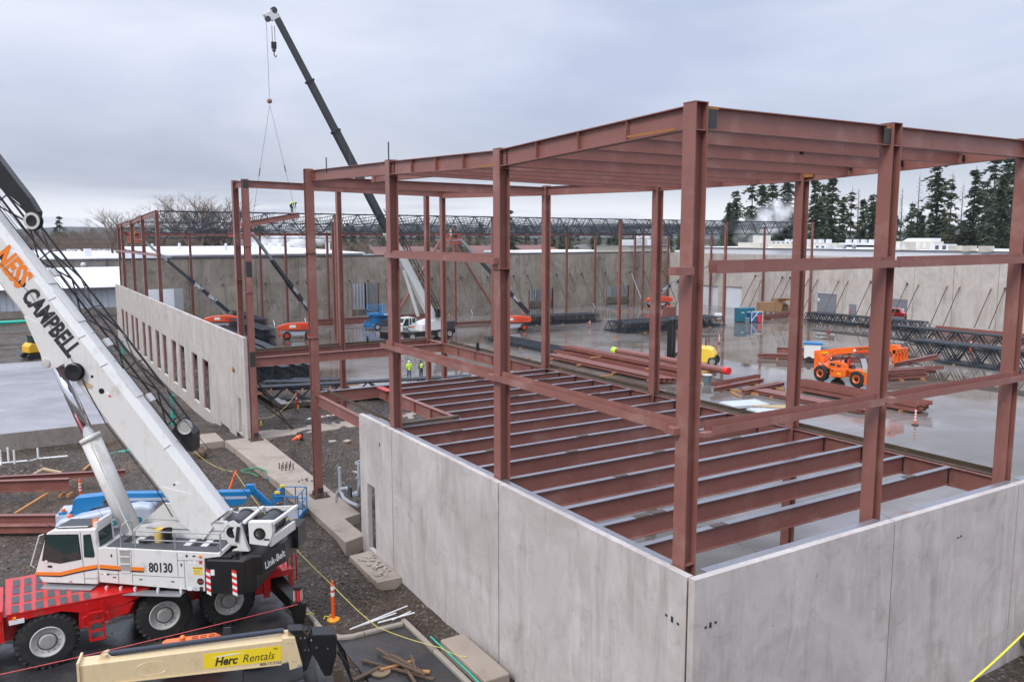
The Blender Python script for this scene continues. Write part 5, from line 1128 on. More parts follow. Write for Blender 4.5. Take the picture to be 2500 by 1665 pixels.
# the side that faces the viewer is +v here
fcn = fp('cab_front', MB().prism([(3.02, -1.2, 1.95), (3.02, -.25, 1.95), (2.62, -.25, 2.8), (2.62, -1.2, 2.8)], (.02, 0, .01)), 'cab_glass', fcab)
text('lettering', 'NC', .75, F5 @ V((2.35, -.12, 1.45)), F5.to_3x3() @ V((-1, 0, 0)), UZ, 'sign_dark', fcab, 0, .02)
cwf = fp('counterweight', MB().box(-2.9, -4.1, -1.6, 1.6, 1.15, 1.5).box(-2.9, -4.1, -1.6, 1.6, 1.53, 1.85).box(-2.9, -4.1, -1.6, 1.6, 1.88, 2.2), 'dark_grey')
fp('winch', MB().lathe(((.4, -.5), (.4, .5)), (-2.2, 0, 2.55), (0, 1, 0), 14), 'white_paint_far'); fp('rear_frame', MB().box(-1.4, -2.9, -.9, -.75, 2.3, 3.0).box(-1.4, -2.9, .75, .9, 2.3, 3.0), 'white_paint_far')
FB = V((46.1, 94.3, 2.4)); FT_ = V((25.8, 89.7, 36.2)); fe = (FT_-FB).normalized(); fn = V((0, 0, 1))-fe*fe.z; fn.normalize(); fL = (FT_-FB).length
def fseg(t0, t1, w, h, m, name='boom_section', par=fc): return MB().bar(FB+fe*fL*t0+fn*.0, FB+fe*fL*t1, w, h, fn).build(name, m, par)
fb = fseg(.0, .325, .78, .95, 'white_paint_far', 'boom'); fseg(.325, .66, .66, .80, 'dark_grey'); fseg(.66, .81, .56, .68, 'dark_grey'); fseg(.81, .99, .46, .56, 'dark_grey')
for t, w_ in ((.325, .9), (.66, .8), (.81, .72)): MB().bar(FB+fe*fL*t, FB+fe*(fL*t+.25), w_, w_+.15, fn).build('boom_collar', 'black_paint' if t > .4 else 'white_paint_far', fc)
fs = fe.cross(fn)
text('lettering', 'NESS', 1.2, FB+fe*fL*.27+fs*.40, -fe, fn, 'orange_stripe', fb, 0, .03, .7); text('lettering', 'CAMPBELL', .8, FB+fe*fL*.16+fs*.40, -fe, fn, 'sign_dark', fb, 0, .01, .85)
hd = FT_; MB().prism([hd+fe*.6+fn*.3, hd-fe*.3+fn*.4, hd-fe*.5-fn*.35, hd-fn*1.0-fe*.1, hd-fn*1.1+fe*.5], fs*.5).build('boom_head', 'white_paint_far', fc); MB().lathe(((.35, 0), (.35, .3)), hd+fe*.4+fn*.2, fs, 12).build('sheave', 'dark_grey', fc)
hx = V((25.0, 89.4, 0)); MB().lathe(((.3, 0), (.3, .25)), V((25.0, 89.4, 35.6)), fs, 12).build('sheave', 'dark_grey', fc)
MB().tube(FB+fe*2.2+V((0, 0, -1.6))*0+V((-1.2, 0, -1.2)), FB+fe*fL*.2-fn*.5, .2, n=10).build('hoist_cylinder', 'white_paint_far', fc); MB().tube(FB+fe*fL*.19-fn*.55, FB+fe*fL*.30-fn*.4, .12, n=8).build('cylinder_rod', 'chrome', fc)
jl = MB(); 
for a, b in ((.3, .9), (.3, 1.4), (-.3, .9), (-.3, 1.4)): jl.tube(FB+fe*fL*.02+fs*(-.7+a)+fn*b*.8, FB+fe*fL*.40+fs*(-.7+a)+fn*b*.8, .05, n=5)
for k in range(26):
    t0 = .02+.38*k/26; t1 = t0+.38/26
    for a in (.3, -.3): jl.tube(FB+fe*fL*t0+fs*(-.7+a)+fn*(.72 if k % 2 else 1.12), FB+fe*fL*t1+fs*(-.7+a)+fn*(1.12 if k % 2 else .72), .03, n=4)
jl.build('lattice_jib', 'black_paint', fc); MB().cbox(FB+fe*.6-fs*.6+fn*.8, (.9, .9, 1.0)).build('jib_foot', 'black_paint', fc)
rp_ = MB(); rp_.tube((24.75, 89.3, 35.5), (24.75, 89.2, 27.6), .022, n=4); rp_.tube(FB+fn*.6, hd+fn*.4, .03, n=4)
rp_.build('hoist_rope', 'rope_grey', fc)
MB().ball((24.75, 89.2, 27.2), .27, 12, 8).build('headache_ball', 'primer', fc)
hook = MB(); hook.tube((25.35, 89.45, 35.0), (25.35, 89.45, 33.2), .03, n=4).tube((25.65, 89.5, 35.0), (25.65, 89.5, 33.2), .03, n=4); hook.cbox((25.5, 89.5, 33.0), (.5, .3, .7)).ball((25.5, 89.5, 32.5), .2).path([(25.5, 89.5, 32.4), (25.5, 89.5, 32.0), (25.66, 89.5, 31.8), (25.76, 89.5, 32.0)], .06, 6); hook.build('hook_block', 'black_paint', fc)
for k, q in enumerate(((22.4, 88.95, 14.8), (26.9, 88.45, 15.6))): o = MB().tube((24.75, 89.2, 26.8), q, .018, n=4).tube(V((24.75, 89.2, 26.8)).lerp(V(q), .55), V((24.75, 89.2, 26.8)).lerp(V(q), .62), .06, n=5).build('sling', 'rope_grey'); tag(o, ('left' if k == 0 else 'right')+' thin sling hanging from the crane ball to the tilted beam', 'sling', 'slings of the far crane')
# ================================================================== LIFTS AND OTHER MACHINES
def basket(parent, c, w, d, m, rz=0, toe=True):
    """work platform: c is the middle of its floor (world)"""
    mt = M.Translation(V(c)) @ M.Rotation(rz, 4, 'Z'); mb = MB(); a, b = w/2, d/2
    for z in (.55, 1.1):
        for p, q in (((-a, -b), (a, -b)), ((a, -b), (a, b)), ((a, b), (-a, b)), ((-a, b), (-a, -b))): mb.tube((*p, z), (*q, z), .03, n=6)
    for x, y in ((-a, -b), (0, -b), (a, -b), (a, 0), (a, b), (0, b), (-a, b), (-a, 0)): mb.tube((x, y, 0), (x, y, 1.1), .03, n=6)
    mb.box(-a-.03, a+.03, -b-.03, b+.03, -.10, .0)
    return mb.xf(mt).build('platform', m, parent)
def boomlift(loc, rz, foot, tip, bask, label, grp, brz=0, body='lift_orange'):
    """self-propelled boom lift; foot / tip / bask in world coordinates"""
    t = thing('boom_lift', loc, rz, label, 'boom lift', grp); wt = world_of(t)
    MB().prism([(-1.7, -.75, .45), (1.7, -.75, .45), (1.9, -.75, .7), (1.5, -.75, 1.0), (-1.5, -.75, 1.0), (-1.9, -.75, .7)], (0, 1.5, 0)).build('chassis', 'lift_body_grey', t, local=True)
    for x in (-1.35, 1.35):
        for y in (-1, 1): wheel('wheel', t, (x, y*1.2, .5), .5, .36, (0, y, 0), .26, mr=body, mh='sign_red', lugs=14, local=True, bolts=False)
    o = MB().prism([(-2.6, -1.0, 1.2), (2.2, -1.0, 1.12), (2.5, -1.0, 1.5), (2.3, -1.0, 1.95), (.6, -1.0, 2.15), (-1.2, -1.0, 2.05), (-2.4, -1.0, 1.75)], (0, .7, 0)).build('engine_cover', body, t, local=True); bevel(o, .1, 2)
    o = MB().prism([(-2.2, .3, 1.2), (2.2, .3, 1.12), (2.4, .3, 1.5), (2.2, .3, 1.9), (-1.2, .3, 1.95), (-2.1, .3, 1.7)], (0, .7, 0)).build('engine_cover', body, t, local=True); bevel(o, .1, 2)
    for k in range(3): MB().cbox((1.2, -1.012, 1.45+.14*k), (1.5, .02, .03)).build('cover_groove', 'crane_red', t, local=True)
    MB().cbox((-.6, -1.012, 1.65), (.8, .02, .36)).build('decal', 'sign_white', t, local=True)
    MB().box(-1.0, 2.3, -.3, .3, 1.1, 1.9).build('turret', 'dark_grey', t, local=True)
    f = V(foot); p = V(tip); d = (p-f).normalized(); u = V((0, 0, 1))-d*d.z; u.normalize(); s = d.cross(u); L = (p-f).length
    b1 = MB().bar(f, f+d*L*.48, .42, .52, u).build('boom', 'cylinder_dark', t); MB().bar(f+d*L*.48, f+d*L*.72, .34, .42, u).build('boom_section', 'dark_grey', t); MB().bar(f+d*L*.72, p, .26, .32, u).build('boom_section', 'galv', t)
    if s.y > 0: s = -s
    for q in (.22, .4): text('lettering', 'SJ86T', .6, f+d*L*q*.9+s*.225, d if d.x > 0 else -d, u, 'sign_white', b1, 0, .01)
    MB().tube(V(foot)-d*0+V((0, 0, -1.0)), f+d*L*.25-u*.3, .12, n=8).build('lift_cylinder', 'galv', t)
    bk = V(bask); MB().bar(p, bk+V((0, 0, .3)), .14, .2).build('jib', 'galv', t); pl = basket(t, bask, 2.3, .95, body, brz); MB().cbox(bk+V((.3, -.4, .85)), (.5, .25, .4), brz).build('control_box', 'sign_dark', pl)
    return t
LG = 'orange boom lifts on the warehouse floor'
boomlift((31.4, 104.2, 0), R(-15), (33.6, 103.6, 2.4), (24.0, 95.6, 13.4), (22.6, 95.0, 13.1), 'orange boom lift at left behind the joist piles, its boom raised left', LG, R(20))
boomlift((59.8, 97.2, 0), R(-18), (61.9, 96.6, 2.4), (50.6, 95.2, 12.6), (49.2, 95.0, 12.2), 'orange boom lift right of the far crane, its boom raised left', LG, R(10))
boomlift((101.9, 114.4, 0), R(-22), (100.6, 114.2, 2.6), (110.2, 110.4, 7.6), (111.2, 110.0, 7.4), 'orange boom lift in the far corner with its boom low to the right', LG, R(10))
boomlift((25.6, 119.6, 0), R(-30), (26.2, 119.0, 2.5), (15.6, 120.2, 12.7), (14.7, 120.4, 12.4), 'orange boom lift behind the windowed wall, only its top showing', LG, R(95))

# blue boom lift beside the big crane
gl = thing('boom_lift', (3.2, 40.6, -.86), R(-16), 'blue and grey boom lift with a blue work basket beside the big crane', 'boom lift')
MB().prism([(-1.9, -.8, .35), (1.9, -.8, .35), (2.0, -.8, .8), (-2.0, -.8, .8)], (0, 1.6, 0)).build('chassis', 'lift_body_grey', gl, local=True)
for x in (-1.5, 1.5):
    for y in (-1, 1): wheel('wheel', gl, (x, y*1.25, .5), .5, .36, (0, y, 0), .27, mr='lift_body_grey', mh='lift_blue', lugs=18, local=True, bolts=False)
GB = M.Translation(V((3.2, 40.6, 0))) @ M.Rotation(R(-16), 4, 'Z')
def gp(name, mb, m, par=gl): return mb.xf(GB).build(name, m, par)
cv = gp('engine_cover', MB().prism([(-1.95, -1.15, -.05), (1.75, -1.15, .05), (2.1, -1.15, .5), (2.0, -1.15, .95), (1.5, -1.15, 1.06), (.2, -1.15, .92), (-1.1, -1.15, .72), (-1.75, -1.15, .62), (-2.0, -1.15, .4)], (0, .8, 0)), 'lift_body_grey'); bevel(cv, .16, 3)
cv2 = gp('engine_cover', MB().prism([(-1.9, .35, .0), (1.75, .35, .05), (2.0, .35, .5), (1.5, .35, .95), (-1.6, .35, .6)], (0, .8, 0)), 'lift_body_grey'); bevel(cv2, .12, 3)
gp('cover_seam', MB().bar((-1.0, -1.155, .74), (-.55, -1.155, .2), .02, .012, UY), 'hub_grey', cv); gp('decal', MB().cbox((.95, -1.156, .72), (.5, .012, .2)), 'dark_grey', cv); gp('decal', MB().cbox((.95, -1.162, .72), (.44, .008, .13)), 'lens_amber', cv)
text('lettering', 'Genie', .62, GB @ V((.85, -1.16, .42)), GB.to_3x3() @ V((1, 0, 0)), UZ, 'teal_print', cv, 0, .02)
for x, w_ in ((-.35, .34), (0.0, .22)): gp('document_box', MB().cbox((x, -1.158, .25), (w_, .012, .42)), 'sign_white', cv)
gp('counterweight', MB().prism([(-2.0, -.75, .15), (-2.0, .75, .15), (-1.5, .75, .15), (-1.5, -.75, .15)], (0, 0, .6)), 'lift_body_grey')
gp('turret', MB().prism([(-1.5, -.3, .5), (-1.35, -.3, 1.25), (-1.15, -.3, 1.36), (.4, -.3, 1.40), (.4, -.3, 1.0), (-.6, -.3, .85), (-.9, -.3, .55)], (0, .6, 0)), 'lift_blue')
gbm = gp('boom', MB().prism([(.2, -.22, 1.42), (.2, -.22, 1.02), (6.0, -.22, .62), (6.25, -.22, .80), (6.2, -.22, 1.0)], (0, .44, 0)), 'lift_blue'); gp('boom_rail', MB().prism([(.3, -.235, 1.20), (.3, -.235, 1.06), (6.05, -.235, .68), (6.05, -.235, .80)], (0, .012, 0)), 'lift_body_grey', gbm)
gp('boom_end', MB().prism([(4.9, -.25, .75), (6.1, -.25, .68), (5.9, -.25, .42), (5.3, -.25, .36), (5.1, -.25, .45)], (0, .5, 0)), 'lift_blue', gbm)
gp('cable_chain', MB().path([(.2, -.32, .98), (-.05, -.36, 1.0), (-.1, -.36, 1.15), (.1, -.36, 1.26), (.5, -.36, 1.24)], .06, 6), 'timber_old', gbm); gp('cylinder', MB().tube((-.7, -.1, .62), (.9, -.1, .98), .09, n=8), 'galv')
gp('hinge', MB().cbox((-1.75, -.5, .72), (.3, .3, .25)).path([(-1.6, -.7, .6), (-1.3, -.75, .72), (-1.0, -.6, .68)], .06, 6), 'lift_blue')
for x, y, z in ((-1.72, -.5, .86), (-1.38, -.85, .68)): gp('beacon', MB().lathe(((.09, 0), (.085, .12), (.01, .14)), (x, y, z), UZ, 10), 'lens_orange')
gj = MB().bar((9.35, 39.5, .92), (10.25, 38.95, -.1), .16, .30, UZ).bar((9.52, 39.38, .78), (10.3, 38.9, -.12), .1, .2, UZ).build('jib', 'lift_blue', gl); MB().cbox((9.35, 39.52, .92), (.42, .3, .36), R(-25)).build('jib_head', 'lift_blue', gl); MB().bar((10.15, 39.0, -.15), (10.65, 38.75, -.2), .3, .5).build('rotator', 'dark_grey', gl)
# basket of the blue lift
BKM = M.Translation(V((11.05, 38.65, -.42))) @ M.Rotation(R(-33), 4, 'Z'); bk = MB()
for z in (.55, 1.12):
    for p, q in (((-.55, -.75), (.55, -.75)), ((.55, -.75), (.55, .75)), ((.55, .75), (-.55, .75))): bk.tube((*p, z), (*q, z), .028, n=6)
for x, y in ((-.55, -.75), (0, -.75), (.55, -.75), (.55, 0), (.55, .75), (-.55, .75), (0, .75)): bk.tube((x, y, 0), (x, y, 1.12), .03, n=6)
bk.tube((-.55, -.75, 1.12), (-.55, .75, 1.12), .03, n=6); bk.box(-.58, .58, -.78, .78, -.12, -.06); bk.box(-.58, -.54, -.78, .78, -.06, .2); bk.box(.54, .58, -.78, .78, -.06, .1)
pl = bk.xf(BKM).build('platform', 'lift_blue', gl); MB().box(-.5, .5, -.7, .7, -.055, -.03).xf(BKM).build('platform_floor', 'walkway_metal', pl)
MB().prism([(-.78, -.45, .7), (-.78, -.45, 1.1), (-.5, -.45, 1.25), (-.42, -.45, .7)], (0, .9, 0)).xf(BKM).build('control_box', 'lift_blue', pl); MB().cbox((-.5, -.5, 1.22), (.25, .12, .1)).cbox((-.55, .5, 1.22), (.25, .12, .1)).xf(BKM).build('foam_pad', 'sign_yellow', pl); MB().cbox((-.3, .1, .55), (.03, .4, .55)).xf(BKM).build('manual_box', 'timber_pale', pl); MB().lathe(((.13, 0), (.13, .1)), (-.78, .35, .35), (1, 0, 0), 10).xf(BKM).build('hose_reel', 'sign_red', pl)
for k in range(5): MB().cbox((-.4+.2*k, -.785, -.02), (.09, .01, .1), 0, 0, R(35)).xf(BKM).build('warning_stripe', 'sign_yellow', pl)
MB().bar((.0, -.5, -.1), (.15, -.9, -.42), .1, .07).xf(BKM).build('skid_foot', 'lift_blue', pl)

# blue scissor lift
sl_ = thing('scissor_lift', (44.3, 107.9, 0), R(-15), 'bright blue scissor lift standing on the wet floor left of the far crane', 'scissor lift')
def sp2(n, mb, m, par=sl_): return mb.build(n, m, par, local=True)
sp2('chassis', MB().box(-1.7, 2.2, -1.0, 1.0, .45, 1.0).box(-2.3, -1.6, -1.0, 1.0, .5, .75), 'lift_blue')
for x in (-.45, 1.9):
    for y in (-1, 1): wheel('wheel', sl_, (x, y*1.2, .5), .5, .32, (0, y, 0), .27, mr='rim_grey', lugs=12, local=True, bolts=False)
sp2('engine_box', MB().box(.0, 1.3, -1.15, -.6, .6, 1.5), 'dark_grey'); sp2('outrigger', MB().tube((-2.0, -1.0, .05), (-2.0, -1.0, 1.0), .07).tube((-.9, -1.1, .05), (-.9, -1.1, .6), .06).cbox((-2.15, -1.05, 1.1), (.3, .2, .6)), 'lift_blue')
ss = MB()
for k in range(3):
    z = 1.05+.36*k
    for y in (-.8, .8): ss.bar((-1.5, y, z), (1.9, y, z+.3), .08, .14).bar((1.9, y, z), (-1.5, y, z+.3), .08, .14)
sp2('scissor_arms', ss, 'lift_blue'); sp2('deck', MB().box(-1.7, 2.8, -1.15, 1.15, 2.1, 2.35), 'lift_blue')
ra = MB()
for z in (2.9, 3.5):
    for y in (-1.12, 1.12): ra.tube((-1.65, y, z), (2.75, y, z), .03, n=6)
    for x in (-1.65, 2.75): ra.tube((x, -1.12, z), (x, 1.12, z), .03, n=6)
for x in (-1.65, -.8, .1, 1.0, 1.9, 2.75):
    for y in (-1.12, 1.12): ra.tube((x, y, 2.35), (x, y, 3.5), .035, n=6)
ra.box(-.2, .15, -1.12, -1.06, 2.4, 3.4); ra.box(.7, .8, 1.06, 1.12, 2.4, 3.4); sp2('guard_rail', ra, 'lift_blue')
sp2('decal', MB().cbox((.8, -1.16, 2.22), (.7, .01, .14)), 'sign_white'); sp2('decal', MB().cbox((-.9, -1.01, .8), (.3, .01, .1)), 'lens_amber')

# orange telescopic handler
th = thing('telescopic_handler', (63.4, 46, 0), R(-90), 'orange telescopic handler carrying a brown beam on its forks', 'telehandler')
def tp(n, mb, m, par=th): return mb.build(n, m, par, local=True)     # u forward, +y is the far side, near side -1.4
for u in (-1.8, 1.93):
    for y in (-1, 1): wheel('wheel', th, (u, y*1.42, .72), .72, .5, (0, y, 0), .36, mr='tele_orange', mh='black_paint', lugs=18, local=True, bolts=False)
o = tp('frame', MB().prism([(-3.1, -.85, .75), (-2.9, -.85, 1.1), (-1.3, -.85, 1.2), (1.2, -.85, 1.25), (2.9, -.85, 1.3), (2.95, -.85, .5), (2.4, -.85, .45), (1.1, -.85, .7), (-1.1, -.85, .6)], (0, 1.7, 0)), 'tele_orange'); bevel(o, .04)
o = tp('rear_tower', MB().prism([(-3.15, -.55, .9), (-3.2, -.55, 2.35), (-2.7, -.55, 2.5), (-2.2, -.55, 1.6), (-1.6, -.55, 1.2)], (0, 1.1, 0)), 'tele_orange'); bevel(o, .05)
o = tp('engine_hood', MB().prism([(-1.3, -1.15, 1.2), (-1.15, -1.15, 1.85), (-.2, -1.15, 2.05), (.7, -1.15, 1.85), (.9, -1.15, 1.3)], (0, .9, 0)), 'tele_orange'); bevel(o, .08)
tp('hood_vent', MB().cbox((-.7, -1.155, 1.65), (.5, .01, .25)), 'dark_grey', o); tp('hood_vent', MB().cbox((-.05, -1.155, 1.6), (.4, .01, .22)), 'dark_grey', o)
o = tp('side_tank', MB().prism([(-.78, -1.35, .55), (-.75, -1.35, 1.3), (.85, -1.35, 1.42), (.8, -1.35, .75), (.38, -1.35, .62)], (0, .7, 0)), 'tele_orange'); bevel(o, .04); tp('decal', MB().cbox((-.55, -1.357, 1.12), (.16, .008, .16)), 'sign_dark', o); tp('decal', MB().cbox((.15, -1.357, .95), (.4, .008, .14)), 'sign_yellow', o)
o = tp('front_fender', MB().prism([(1.0, -1.3, 1.45), (2.7, -1.3, 1.55), (2.95, -1.3, 1.2), (2.9, -1.3, .35), (2.5, -1.3, .3), (2.6, -1.3, 1.1), (1.1, -1.3, 1.25)], (0, 2.6, 0)), 'tele_orange'); bevel(o, .04)
cf = MB()
for y in (-1.1, -.2): cf.path([(.15, y, 1.4), (.1, y, 2.1), (.3, y, 2.6), (.9, y, 2.82), (1.6, y, 2.7), (2.0, y, 2.45), (2.25, y, 1.7)], .04, 6)
cf = tp('cab_frame', cf, 'black_paint'); tp('cab_roof', MB().prism([(.25, -1.05, 2.62), (.9, -1.05, 2.84), (1.6, -1.05, 2.74), (2.0, -1.05, 2.5), (1.6, -1.05, 2.70), (.9, -1.05, 2.80)], (0, .8, 0)), 'dark_grey', cf); tp('windscreen', MB().prism([(1.95, -1.05, 2.5), (2.25, -1.05, 1.6), (2.27, -1.05, 1.6), (1.98, -1.05, 2.5)], (0, .8, 0)), 'cab_glass_clear', cf); tp('seat', MB().cbox((.6, -.65, 1.6), (.5, .5, .2)).cbox((.35, -.65, 1.95), (.12, .5, .6)), 'cloth_dark', cf)
bo = tp('boom', MB().prism([(-3.45, -.22, 2.5), (-3.5, -.22, 2.2), (-1.2, -.22, 2.42), (2.4, -.22, 3.02), (4.3, -.22, 3.35), (4.2, -.22, 3.88), (2.3, -.22, 3.58), (-1.2, -.22, 2.98)], (0, .44, 0)), 'tele_orange'); bevel(bo, .03)
bd_ = V((3.5, 0, .61)).normalized()
text('lettering', 'CORONA', .36, world_of(th) @ V((1.55, -.226, 3.24)), world_of(th).to_3x3() @ bd_, UZ, 'sign_dark', bo, 0, .01); tp('decal', MB().prism([(.62, -.228, 2.90), (.98, -.228, 2.96), (.8, -.228, 3.22)], (0, .004, 0)), 'sign_white', bo); tp('decal', MB().prism([(.9, -.227, 2.92), (2.1, -.227, 3.1), (2.1, -.227, 3.02), (.9, -.227, 2.84)], (0, .003, 0)), 'sign_red', bo)
text('lettering', 'XTREME', .26, world_of(th) @ V((-2.4, -.226, 2.42)), world_of(th).to_3x3() @ bd_, UZ, 'sign_yellow', bo, .2, .01)
tp('lift_cylinder', MB().tube((-2.4, -.35, 1.5), (-1.1, -.35, 2.55), .10, n=8).tube((-2.5, -.2, 1.7), (-1.3, -.2, 2.75), .08, n=8), 'tele_orange'); tp('exhaust_pipe', MB().path([(-2.3, -1.0, 1.55), (-2.1, -1.02, 1.5), (-1.7, -1.05, .9), (-1.4, -1.05, .7)], .07, 6), 'galv')
tp('boom_nose', MB().prism([(4.1, -.3, 3.9), (4.8, -.3, 3.95), (5.0, -.3, 3.4), (4.85, -.3, 2.6), (4.55, -.3, 2.55), (4.5, -.3, 3.2), (4.2, -.3, 3.4)], (0, .6, 0)), 'tele_orange'); tp('decal', MB().cbox((4.6, -.305, 3.4), (.25, .008, .3)), 'sign_yellow')
ca = MB(); ca.box(4.9, 5.1, -.95, .95, 3.3, 3.7); ca.box(4.9, 5.05, -.95, .95, 2.5, 2.62)
for y in (-.9, -.45, 0, .45, .9): ca.box(4.92, 5.1, y-.05, y+.05, 2.4, 3.6)
ca = tp('fork_carriage', ca, 'tele_orange')
for y in (-.6, .6): tp('fork', MB().box(5.1, 6.6, y-.08, y+.08, 2.42, 2.5), 'sign_dark', ca)
tp('counterweight_block', MB().cbox((2.75, -1.32, 1.55), (.5, .05, .3)), 'timber_pale')
ob_ = MB(); ob_.ibeam((62.6, 41.0, 2.30), (66.4, 39.6, 2.95), UZ, .38, .3, .022, .016); ob_ = ob_.build('carried_beam', 'primer_pile'); tag(ob_, 'brown beam held across the forks of the orange machine', 'beam')
# white utility vehicle behind the handler
uv = thing('utility_cart', (71.2, 55.2, 0), R(-50), 'small blue and white service cart behind the orange machine', 'cart')
MB().box(-1.4, 1.3, -.7, .7, .5, 1.2).box(-1.4, .2, -.7, .7, 1.2, 1.9).build('body', 'white_paint_far', uv, local=True); MB().box(-1.5, .4, -.75, .75, 1.9, 2.1).build('roof', 'lift_blue', uv, local=True); MB().box(.25, 1.1, -.72, .72, 1.2, 1.55).build('tool_box', 'teal_paint', uv, local=True)
for x in (-.9, .9):
    for y in (-.75, .75): MB().lathe(((.34, -.1), (.34, .1)), (x, y, .34), UY, 12).build('wheel', 'rubber', uv, local=True)

# yellow forklift
fk = thing('forklift', (59.5, 61, 0), R(-53.13), 'yellow forklift with a tall black mast behind the corner column', 'forklift')
def kp(n, mb, m, par=fk): return mb.build(n, m, par, local=True)
o = kp('counterweight', MB().prism([(.3, -1.05, .35), (.3, -1.05, 1.9), (1.3, -1.05, 1.88), (1.75, -1.05, 1.7), (2.05, -1.05, 1.2), (2.05, -1.05, .9), (1.5, -1.05, .8), (1.35, -1.05, .3)], (0, 2.1, 0)), 'fork_yellow'); bevel(o, .12, 3)
o = kp('body', MB().prism([(-1.9, -.95, .5), (-1.9, -.95, 1.0), (-.6, -.95, 1.1), (.3, -.95, 1.6), (.3, -.95, .5)], (0, 1.9, 0)), 'fork_yellow'); bevel(o, .06)
for u, r_ in ((1.82, .52), (-1.5, .66)):
    for y in (-1, 1): wheel('wheel', fk, (u, y*1.05, r_), r_, .36, (0, y, 0), r_*.55, mr='hub_grey', lugs=12, local=True, bolts=False)
ms = MB()
for y in (-.95, -.6, .6, .95): ms.box(-2.75, -2.25, y-.12, y+.12, .15, 4.5)
for z in (.6, 2.2, 3.6, 4.4): ms.box(-2.6, -2.35, -.95, .95, z, z+.22)
ms.tube((-2.3, -.25, .3), (-2.3, -.25, 3.9), .08).tube((-2.3, .25, .3), (-2.3, .25, 3.9), .08); ms = kp('mast', ms, 'black_paint'); kp('carriage', MB().box(-2.75, -2.58, -1.15, 1.15, .35, .55).box(-2.75, -2.58, -1.15, 1.15, 1.1, 1.3).box(-2.75, -2.6, -1.1, -.9, .3, 1.6).box(-2.75, -2.6, .9, 1.1, .3, 1.6), 'black_paint', ms); kp('red_guard', MB().box(-2.85, -2.76, -1.2, -1.0, .3, .9), 'sign_red', ms)
for y in (-.5, .5): kp('fork', MB().box(-4.6, -2.7, y-.09, y+.09, .06, .14), 'sign_dark', ms)
og_ = MB()
for x, y in ((-1.4, -.85), (-1.4, .85), (.2, -.85), (.2, .85)): og_.bar((x, y, 1.0), (x*.85, y, 2.6), .08, .08, UX)
og_.box(-1.3, .3, -.9, .9, 2.55, 2.65); kp('overhead_guard', og_, 'black_paint'); kp('seat', MB().cbox((-.2, 0, 1.5), (.5, .5, .5)), 'cloth_dark'); kp('exhaust', MB().tube((.9, .7, 1.8), (.9, .7, 2.7), .06), 'black_paint')

# cream telescopic handler at the bottom edge
ch_ = thing('telescopic_handler', (3.5, 23.4, -.84), R(-14), 'cream telescopic handler boom with a yellow sign at the bottom left edge', 'telehandler')
CH = M.Translation(V((.95, 24.2, 0))) @ M.Rotation(R(-14), 4, 'Z')
def cp(n, mb, m, par=ch_): return mb.xf(CH).build(n, m, par)
def cpr(pts, y0, y1): return MB().prism([(a, y0, b) for a, b in pts], (0, y1-y0, 0))
cb = cp('boom', cpr([(.05, 1.52), (.05, .93), (5.3, .70), (5.48, .72), (5.42, 1.42), (3.2, 1.47)], -.3, .22), 'cream_paint'); bevel(cb, .025)
cp('end_plate', cpr([(.0, 1.62), (.0, .80), (.06, .80), (.06, 1.62)], -.36, .28), 'cream_paint', cb); cp('nose_plate', cpr([(5.33, 1.48), (5.70, 1.45), (5.88, .56), (5.52, .50), (5.5, .72), (5.40, .9)], -.33, .25), 'cream_paint', cb)
cp('boom_lip', cpr([(.06, .945), (5.3, .72), (5.3, .69), (.06, .915)], -.335, -.30), 'cream_paint', cb)
cp('lug', cpr([(.45, 1.50), (.62, 1.64), (.72, 1.66), (.82, 1.56), (1.1, 1.49)], -.12, -.06), 'cream_paint', cb); cp('lug', cpr([(.45, 1.50), (.62, 1.64), (.72, 1.66), (.82, 1.56), (1.1, 1.49)], .10, .16), 'cream_paint', cb)
cp('pin', MB().tube((.72, -.14, 1.60), (.72, .18, 1.60), .04, n=8), 'hub_grey', cb); cp('tilt_cylinder', MB().tube((.74, .02, 1.60), (5.4, .02, 1.57), .075, n=14), 'cylinder_dark', ch_)
ring = MB().path([(1.85+.42*math.cos(t), -.302, 1.15+.20*math.sin(t)) for t in [k*math.pi/10 for k in range(21)]], .008, 4); cp('pressed_ring', ring, 'cream_paint', cb)
for a, b in ((5.5, 1.33), (5.6, 1.31), (5.62, .75), (5.7, .73)): cp('bolt', MB().lathe(((.02, 0), (.02, .012)), (a, -.33, b), (0, -1, 0), 8), 'hub_grey', cb)
cp('pad_screw', MB().lathe(((.05, 0), (.05, .04)), (5.78, -.33, .60), (0, -1, 0), 10), 'hub_grey', cb); cp('eye_bolt', MB().tube((5.5, -.1, 1.46), (5.5, -.1, 1.58), .05, n=8), 'cream_paint', cb)
sg = cp('rental_sign', cpr([(3.20, .905), (3.20, 1.345), (5.30, 1.275), (5.30, .825)], -.304, -.300), 'sign_yellow', cb)
tx = CH.to_3x3() @ V((1, 0, -.035)); cdn = CH.to_3x3() @ V((0, 0, 1))
text('lettering', 'Herc', .34, CH @ V((3.78, -.309, 1.05)), tx, cdn, 'sign_dark', sg, .25, .010, .86); text('lettering', 'Rentals', .34, CH @ V((4.66, -.309, 1.02)), tx, cdn, 'sign_dark', sg, .25, -.002, .88); text('lettering', 'TM', .09, CH @ V((5.14, -.309, 1.2)), tx, cdn, 'sign_dark', sg)
cp('swoosh', cpr([(3.42, 1.19), (3.62, 1.23), (3.95, 1.25), (4.28, 1.22), (3.95, 1.205), (3.62, 1.20)], -.308, -.3045), 'sign_white', sg); text('lettering', '800-12-2163', .13, CH @ V((5.0, -.305, .765)), tx, cdn, 'sign_dark', cb, 0, .001, .9)
